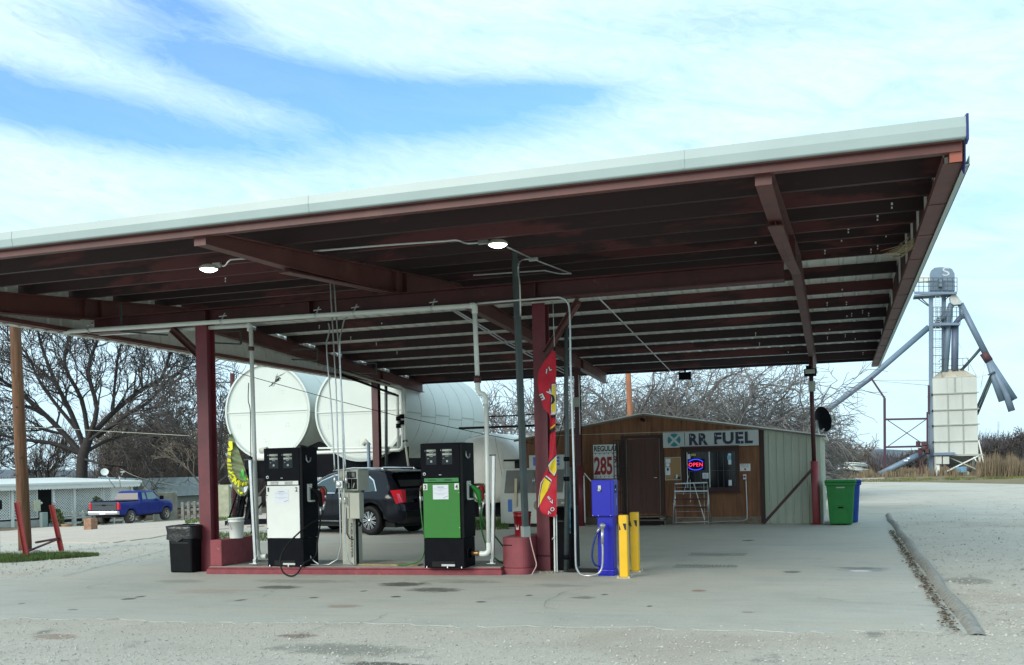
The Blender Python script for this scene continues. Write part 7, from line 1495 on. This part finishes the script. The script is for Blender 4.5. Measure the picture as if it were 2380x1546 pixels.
def fstroke(path, w, m):
    for (a, b) in zip(path, path[1:]):
        d = (b[0]-a[0], (b[1]-a[1])/45.); ln = sqrt(d[0]**2+d[1]**2)+1e-6; nx_, ny_ = -d[1]/ln*w, d[0]/ln*w*45; fpoly([(a[0]+nx_, a[1]+ny_), (b[0]+nx_, b[1]+ny_), (b[0]-nx_, b[1]-ny_), (a[0]-nx_, a[1]-ny_)], m)
fstroke([(.05, 1094), (.12, 1100), (.3, 1098)], .05, m_fy); fstroke([(.05, 1104), (.1, 1112), (.25, 1114), (.32, 1106), (.2, 1102)], .045, m_fy); fstroke([(.1, 1120), (.35, 1110), (.2, 1126), (.5, 1116), (.32, 1132), (.6, 1120)], .04, m_fy); fstroke([(.25, 1138), (.3, 1146), (.6, 1147)], .07, m_fy); fstroke([(.6, 1128), (.75, 1122), (.8, 1128), (.95, 1112)], .06, m_fy)
fpoly([(.55, 1112), (.72, 1096), (.85, 1090), (.9, 1096), (.75, 1110)], m_fg, 'print'); fpoly([(.72, 1114), (.85, 1104), (.92, 1106), (.84, 1118)], m_fg, 'print')
fpoly([(.6, 1140), (.7, 1132), (.95, 1130), (.9, 1142), (.7, 1146)], m_paper, 'print')
# poles and wires
p = wd(1474, 1100, 38); p.z = 0; t_ = wd(1459, 850, 38); T = Thing('utility_pole', 'orange brown wooden pole standing behind the store roof', 'utility pole', p); T.part(MB().tube([p, t_+(t_-p)*.12], [.13, .1], 12), 'shaft', m_pole2)
p = wd(545, 1180, 45); p.z = h(p.x, p.y); t_ = wd(540, 868, 45); T = Thing('utility_pole', 'dark red pole top rising behind the left white tank', 'utility pole', p); T.part(MB().tube([p, t_], .11, 10), 'shaft', m_maroon)
def wire(label, pts, r=.008, m=m_black):
    P_ = catm([wd(*x) for x in pts], 6); T = Thing('overhead_wire', label, 'wire', P_[0], group='overhead wires'); T.part(MB().tube(P_, r, 5), 'wire', m)
wire('black wire sagging across the white tank ends', [(395, 818, 24), (500, 851, 25), (645, 893, 26), (880, 956, 26), (1100, 1004, 26), (1240, 1032, 26)], .009)
wire('thin pale wire crossing the bare trees at the left', [(-20, 987, 50), (60, 992, 50), (240, 1002, 50), (440, 1013, 48)], .012, m_fmgrey)
wire('thin pale wire between the porch roof and the big tree', [(280, 1090, 60), (330, 1112, 60), (420, 1130, 62)], .012, m_fmgrey)
wire('short black wire left of the store roof', [(1130, 968, 30), (1200, 966, 30), (1252, 962, 30)], .02)
q = MB(); R = random.Random(8); c_ = wd(641, 886, 26)
for _ in range(30): k_ = R.gauss(0, .09); a = c_+Vector((k_, 0, k_*.7+R.gauss(0, .03))); q.tube([a, a+Vector((R.gauss(.03, .06), R.gauss(0, .05), R.gauss(.04, .05)))], [.012, .004], 4)
T = Thing('twig_tangle', 'tangle of dead twigs caught on the black wire before the left tank', 'twigs', c_); T.part(q, 'twigs', m_twig)
# ================================================================== grain elevator
YG = 96.
def c5(x, y, Y=YG): return wy((1800+.4335*x)*.9917, (580+.4335*y)*.9917, Y)
E = Thing('grain_elevator', 'blue grey steel grain elevator leg with ladders, platforms and spouts', 'grain elevator', c5(915, 1225))
def eb(pts, w, h_=None, n='leg', m=m_spout, Y=YG): q = MB(); [q.bar(c5(*a, Y), c5(*b, Y), w, h_ or w) for a, b in zip(pts, pts[1:])]; E.part(q, n, m)
def et(pts, r, n='spout', m=m_spout, Y=YG): E.part(MB().tube([c5(x, y, Y) for x, y in pts], r, 12), n, m)
eb([(881, 1225), (881, 240)], .34, .5, 'leg_casing'); eb([(950, 1100), (950, 240)], .34, .5, 'leg_casing', Y=YG+.4)
pr3 = [(873, 238), (873, 150), (880, 128), (898, 114), (925, 111), (975, 113), (993, 122), (1006, 145), (1008, 238)]
q = MB(); P_ = [c5(x, y) for x, y in pr3]; q.prism([(p.x, p.z) for p in P_], 'Y', YG-.4, YG+.5); E.part(q, 'head_section', m_spout, bevel=.03)
q = MB(); q.bar(c5(940, 115, YG-.42), c5(940, 238, YG-.42), .06, .03); q.bar(c5(873, 180, YG-.43), c5(1008, 180, YG-.43), .03, .05); q.bar(c5(930, 170, YG-.6), c5(930, 215, YG-.6), .3, .3); E.part(q, 'head_rib', m_spout)
E.part(text_mb('S', .75, c5(943, 155, YG-.41), width=.6, depth=.01), 'lettering', M('faded pale print', (.5, .56, .6), .5))
def rails(x0, x1, y, hgt, n, Yn=YG-.9, deck=True, Yb_=YG+.9):
    q = MB()
    for k in range(n+1): x = x0+(x1-x0)*k/n; q.bar(c5(x, y, Yn), c5(x, y-hgt, Yn), .05)
    for f1 in (.4, .7, 1.): q.bar(c5(x0, y-hgt*f1, Yn), c5(x1, y-hgt*f1, Yn), .045)
    for x in (x0, x1): q.bar(c5(x, y-hgt, Yn), c5(x, y-hgt, Yb_), .045); q.bar(c5(x, y, Yb_), c5(x, y-hgt, Yb_), .05)
    E.part(q, 'railing', m_dark_steel)
    if deck: q = MB(); a, b = c5(x0, y, Yn), c5(x1, y, Yn); q.box2((a.x, Yn, min(a.z, b.z)-.15), (b.x, Yb_, min(a.z, b.z))); q.bar(c5(x0, y+6, Yn), c5(x1, y+6, Yn), .1, .22); E.part(q, 'platform', m_spout)
rails(790, 1022, 240, 75, 9); rails(893, 1040, 408, 85, 7); 
q = MB(); q.bar(c5(790, 262), c5(868, 318), .08); q.bar(c5(815, 262), c5(868, 312), .08); q.bar(c5(990, 255), c5(955, 285), .08); E.part(q, 'bracket', m_dark_steel)
q = MB(); q.box(c5(845, 172), (1.0, .6, .5)); q.tube([c5(885, 118), c5(887, 128)], .12, 8); q.bar(c5(800, 180), c5(868, 188), .2, .1); E.part(q, 'motor', m_pvc)
def ladder(x0, x1, y0, y1, Y=YG-.5, hoops=True):
    q = MB()
    for x in (x0, x1): q.bar(c5(x, y0, Y), c5(x, y1, Y), .06)
    n = int((y1-y0)/11)
    for k in range(n+1): y = y0+(y1-y0)*k/n; q.bar(c5(x0, y, Y), c5(x1, y, Y), .05)
    E.part(q, 'ladder', m_steel)
ladder(905, 930, 262, 400); ladder(905, 930, 428, 700, hoops=True)
q = MB()
for k in range(6): y = 450+k*45; q.bar(c5(893, y, YG-1), c5(940, y, YG-1), .05); q.bar(c5(893, y, YG-1), c5(893, y, YG-.3), .05)
for x in (893, 940): q.bar(c5(x, 440, YG-1), c5(x, 700, YG-1), .04)
E.part(q, 'ladder_cage', m_dark_steel)
q = MB(); P_ = [c5(x, y) for x, y in [(985, 305), (980, 272), (992, 258), (1012, 258), (1044, 296), (1040, 312), (1000, 316)]]; q.prism([(p.x, p.z) for p in P_], 'Y', YG-.5, YG+.3); E.part(q, 'distributor', M('pale galvanised hood', (.45, .47, .45), .5, .2), bevel=.03)
et([(993, 305), (981, 335), (972, 480), (957, 675)], .26); et([(970, 440), (960, 560), (950, 690)], .2, Y=YG+.6); et([(1012, 415), (1009, 665)], .3, m=M('dark blue steel', (.1, .13, .2), .5)); et([(1010, 415), (1025, 395), (1045, 375)], .22, m=M('dark blue steel', (.1, .13, .2), .5)); et([(1047, 320), (1050, 385)], .25)
et([(1040, 305), (1185, 590)], .27); et([(1165, 570), (1195, 615)], .36, 'collar', m_rust); et([(1185, 590), (1225, 720), (1265, 832)], .27); et([(1190, 600), (1270, 760), (1290, 800), (1318, 885)], .29); et([(1190, 600), (1335, 822)], .25)
et([(870, 430), (553, 705), (300, 893), (180, 1000)], .26, 'long_spout'); et([(985, 345), (935, 385), (905, 405)], .24, 'long_spout')
et([(1148, 548), (1112, 590), (1042, 668)], .13, 'stay', m_dark_steel); et([(1208, 685), (1080, 985)], .1, 'stay', m_dark_steel); et([(1225, 675), (1130, 905)], .1, 'stay', m_dark_steel) ; q = MB(); q.bar(c5(1190, 690, YG-.3), c5(1226, 672, YG-.3), .25, .12); E.part(q, 'spout_clamp', m_dark_steel)
for pts in ([(1020, 500), (1128, 698)], [(1128, 703), (1165, 695), (1200, 683)], [(1180, 585), (1150, 760)]): et(pts, .018, 'guy_wire', m_steel)
# silo
Sx0, Sx1 = c5(893, 1125), c5(1131, 1125); zt, zb = c5(893, 712).z, c5(893, 1125).z
T = Thing('grain_silo', 'square white panelled grain silo with rusty stains standing on a steel frame', 'silo', c5(1010, 1230))
Y0, Y1 = YG-1.0, YG+3.0; x0, x1 = Sx0.x, Sx1.x
q = MB(); nx_ = 3
zb_ = [c5(893, y).z for y in (712, 797, 884, 965, 1052, 1125)]
for k in range(5):
    for j in range(3): a = x0+(x1-x0)*j/3; b = x0+(x1-x0)*(j+1)/3; q.box2((a+.03, Y0, zb_[k+1]+.03), (b-.03, Y1, zb_[k]-.03))
q.box2((x0+.02, Y0+.03, zb), (x1-.02, Y1-.03, zt)); T.part(q, 'bin_wall', m_silo)
q = MB()
for z in zb_[1:]: q.box2((x0-.12, Y0-.12, z-.05), (x1+.12, Y0-.001, z+.05)); q.box2((x0-.12, Y0-.12, z-.05), (x0-.002, Y1+.12, z+.05))
T.part(q, 'band', M('grey band', (.3, .33, .3), .6)); 
q = MB()
for j in (1, 2): a = x0+(x1-x0)*j/3; q.box2((a-.05, Y0-.06, zb), (a+.05, Y0-.001, zb_[1]))
a = (x0+x1)/2; q.box2((a-.06, Y0-.05, zb_[1]), (a+.06, Y0-.001, zt)); T.part(q, 'rib', M('grey band', (.3, .33, .3), .6))
q = MB(); hx = (x1-x0)*.26; q.add([(x0, Y0, zt), (x1, Y0, zt), (x1, Y1, zt), (x0, Y1, zt), (x0+hx, Y0+1.2, zt+.85), (x1-hx*1.2, Y0+1.2, zt+.85), (x1-hx*1.2, Y1-1.2, zt+.85), (x0+hx, Y1-1.2, zt+.85)], [(0, 1, 5, 4), (1, 2, 6, 5), (2, 3, 7, 6), (3, 0, 4, 7), (4, 5, 6, 7)]); T.part(q, 'roof', M('rust stained roof', (.42, .38, .3), .7, var=.3, scale=.6, patch=((.3, .15, .08), .7, .55, .2)))
q = MB()
for k in range(6): x = x0+.9+k*.42; q.bar((x, Y0+.8, zt+.55), (x, Y0+.8, zt+1.7), .045)
for z in (1.1, 1.7): q.bar((x0+.8, Y0+.8, zt+z), (x0+3.05, Y0+.8, zt+z), .045); q.bar((x0+.8, Y0+.8, zt+z), (x0+.8, Y1-.8, zt+z), .045)
T.part(q, 'railing', m_dark_steel)
q = MB(); mid = ((x0+x1)/2, (Y0+Y1)/2); q.add([(x0+.1, Y0+.1, zb), (x1-.1, Y0+.1, zb), (x1-.1, Y1-.1, zb), (x0+.1, Y1-.1, zb), (mid[0]-.3, mid[1]-.3, .6), (mid[0]+.3, mid[1]-.3, .6), (mid[0]+.3, mid[1]+.3, .6), (mid[0]-.3, mid[1]+.3, .6)], [(0, 1, 5, 4), (1, 2, 6, 5), (2, 3, 7, 6), (3, 0, 4, 7), (4, 5, 6, 7)]); T.part(q, 'hopper', M('grey silver', (.3, .33, .32), .6))  # one even mid-grey over the whole hopper
for x in (x0+.1, x1+.05):
    for y in (Y0, Y1): q = MB(); q.bar((x, y, 0), (x, y, zb), .18, .18); T.part(q, 'leg', m_silo)
q = MB(); q.bar((x0+.8, Y0-.1, .3), (x1, Y0-.1, zb-.1), .16, .1); q.bar((x1+.5, Y0-.2, .2), (x1, Y0-.1, zb+1.2), .1, .1); q.bar((x1+.3, Y0-.2, .2), (x1-.4, Y0-.1, zb-.2), .1, .1); T.part(q, 'brace', m_white)
q = MB(); q.bar((x0+1.2, Y0-.15, 1.6), (x1, Y0-.15, .4), .07, .07); q.bar((x0, Y0-.15, zb-.05), (x1+.4, Y0-.15, zb-.05), .12, .1); T.part(q, 'brace', m_fmgrey)
T = Thing('control_cabinet', 'pair of grey electrical cabinets at the foot of the silo', 'cabinet', c5(920, 1170)); 
for xa in (905, 945): q = MB(); a, b = c5(xa, 1172, Y0-.5), c5(xa+33, 1130, Y0-.5); q.box2((a.x, Y0-.7, a.z), (b.x, Y0-.3, b.z)); T.part(q, 'cabinet', m_silo, bevel=.02)
q = MB(); a, b = c5(895, 1125, Y0-.5), c5(1008, 1108, Y0-.5); q.box2((a.x, Y0-.9, a.z), (b.x, Y0-.25, b.z)); T.part(q, 'shelter_roof', m_spout)
q = MB(); q.box2((c5(905, 1200, Y0).x, Y0-.5, 0), (c5(925, 1200, Y0).x, Y0-.3, c5(920, 1172, Y0-.5).z)); T.part(q, 'stand', m_white)
T = Thing('blue_drum', 'faded blue crate lying under the silo', 'crate', c5(1037, 1225)); a = c5(1015, 1225, Y0-.3); q = MB(); q.box2((a.x, Y0-.6, .25), (a.x+.85, Y0-.1, .75)); T.part(q, 'crate', M('faded blue', (.12, .3, .45), .6), bevel=.03)
T = Thing('loose_wheel', 'small pale wheel on the ground under the silo', 'wheel', c5(1072, 1228)); q = MB(); q.lathe(c5(1074, 1222, Y0-.4), [(.22, -.06), (.22, .06)], 16, 'Y'); T.part(q, 'wheel', m_lcd)
T = Thing('auger', 'grey tubular grain auger sloping up to the foot of the elevator', 'auger', c5(605, 1232)); q = MB(); q.tube([c5(602, 1228, YG-2), c5(840, 1110, YG-1.2)], .27, 14); T.part(q, 'tube', m_spout); q = MB(); R = random.Random(3); c_ = c5(848, 1092, YG-1.2)
for _ in range(14): q.box(c_+Vector((R.gauss(0, .25), R.gauss(0, .2), R.gauss(0, .3))), (R.uniform(.15, .5), .3, R.uniform(.15, .5)), R.uniform(0, 3))
q.tube([c5(830, 1085, YG-1.3), c5(862, 1085, YG-1.3)], .3, 12); T.part(q, 'engine', m_rust); q = MB(); q.bar(c5(824, 1125, YG-1.2), c5(822, 1228, YG-1.2), .12); q.bar(c5(832, 1130, YG-1.2), c5(842, 1228, YG-1.2), .12); T.part(q, 'leg', m_rust)
for (ux, uy, s2) in ((745, 1152, 1), (760, 1140, .6)): q = MB(); q.box(c5(ux, uy, YG-1.95), (.35*s2, .02, .14)); T.part(q, 'sticker', m_paper)
T = Thing('support_frame', 'tall dark red steel post with cross braces between it and the elevator', 'steel frame', c5(632, 1235)); m_fr = M('dark red frame', (.05, .02, .04), .6)
for pts, w, n in (([(632, 1238), (630, 815)], .22, 'post'), ([(630, 815), (555, 703)], .16, 'strut'), ([(638, 930), (858, 926)], .17, 'beam'), ([(638, 1080), (858, 1075)], .17, 'beam'), ([(648, 935), (852, 1072)], .07, 'cross_brace'), ([(648, 1076), (852, 932)], .07, 'cross_brace'), ([(862, 1075), (862, 890)], .17, 'post'), ([(868, 900), (868, 745)], .14, 'post')):
    q = MB(); q.bar(c5(*pts[0], YG-.3), c5(*pts[1], YG-.3), w, w, roll=(0, 1, 0)); T.part(q, n, m_fr)
for pts in ([(572, 718), (866, 718)], [(575, 720), (866, 746)]): T.part(MB().tube([c5(*pts[0]), c5(*pts[1])], .02, 4), 'tie_wire', m_fmgrey)
# pale slab of track and dumped pipes by the field
tr = [tuple(gz(u, v).to_2d()) for u, v in [(1905, 1121), (2055, 1113), (2060, 1108), (2000, 1104), (2110, 1099), (2110, 1096), (1960, 1101), (1880, 1108)]]
sheet('path', tr, 20., .01, ground_mat('pale track', (.38, .33, .25), (.3, .26, .2), (.45, .4, .32), fine=6))
T = Thing('pipe_stack', 'untidy stack of white pipes in the scrub right of the store', 'pipe stack', gz(1965, 1102)); R = random.Random(6); q = MB()
for _ in range(16): a = wd(R.uniform(1935, 1975), R.uniform(1075, 1092), 88); q.tube([a, a+r0*R.uniform(.8, 2.2)+Vector((0, R.uniform(-.5, .5), R.uniform(-.3, .25)))], .05, 5)
T.part(q, 'pipes', m_pvc)
bpy.context.view_layer.update()
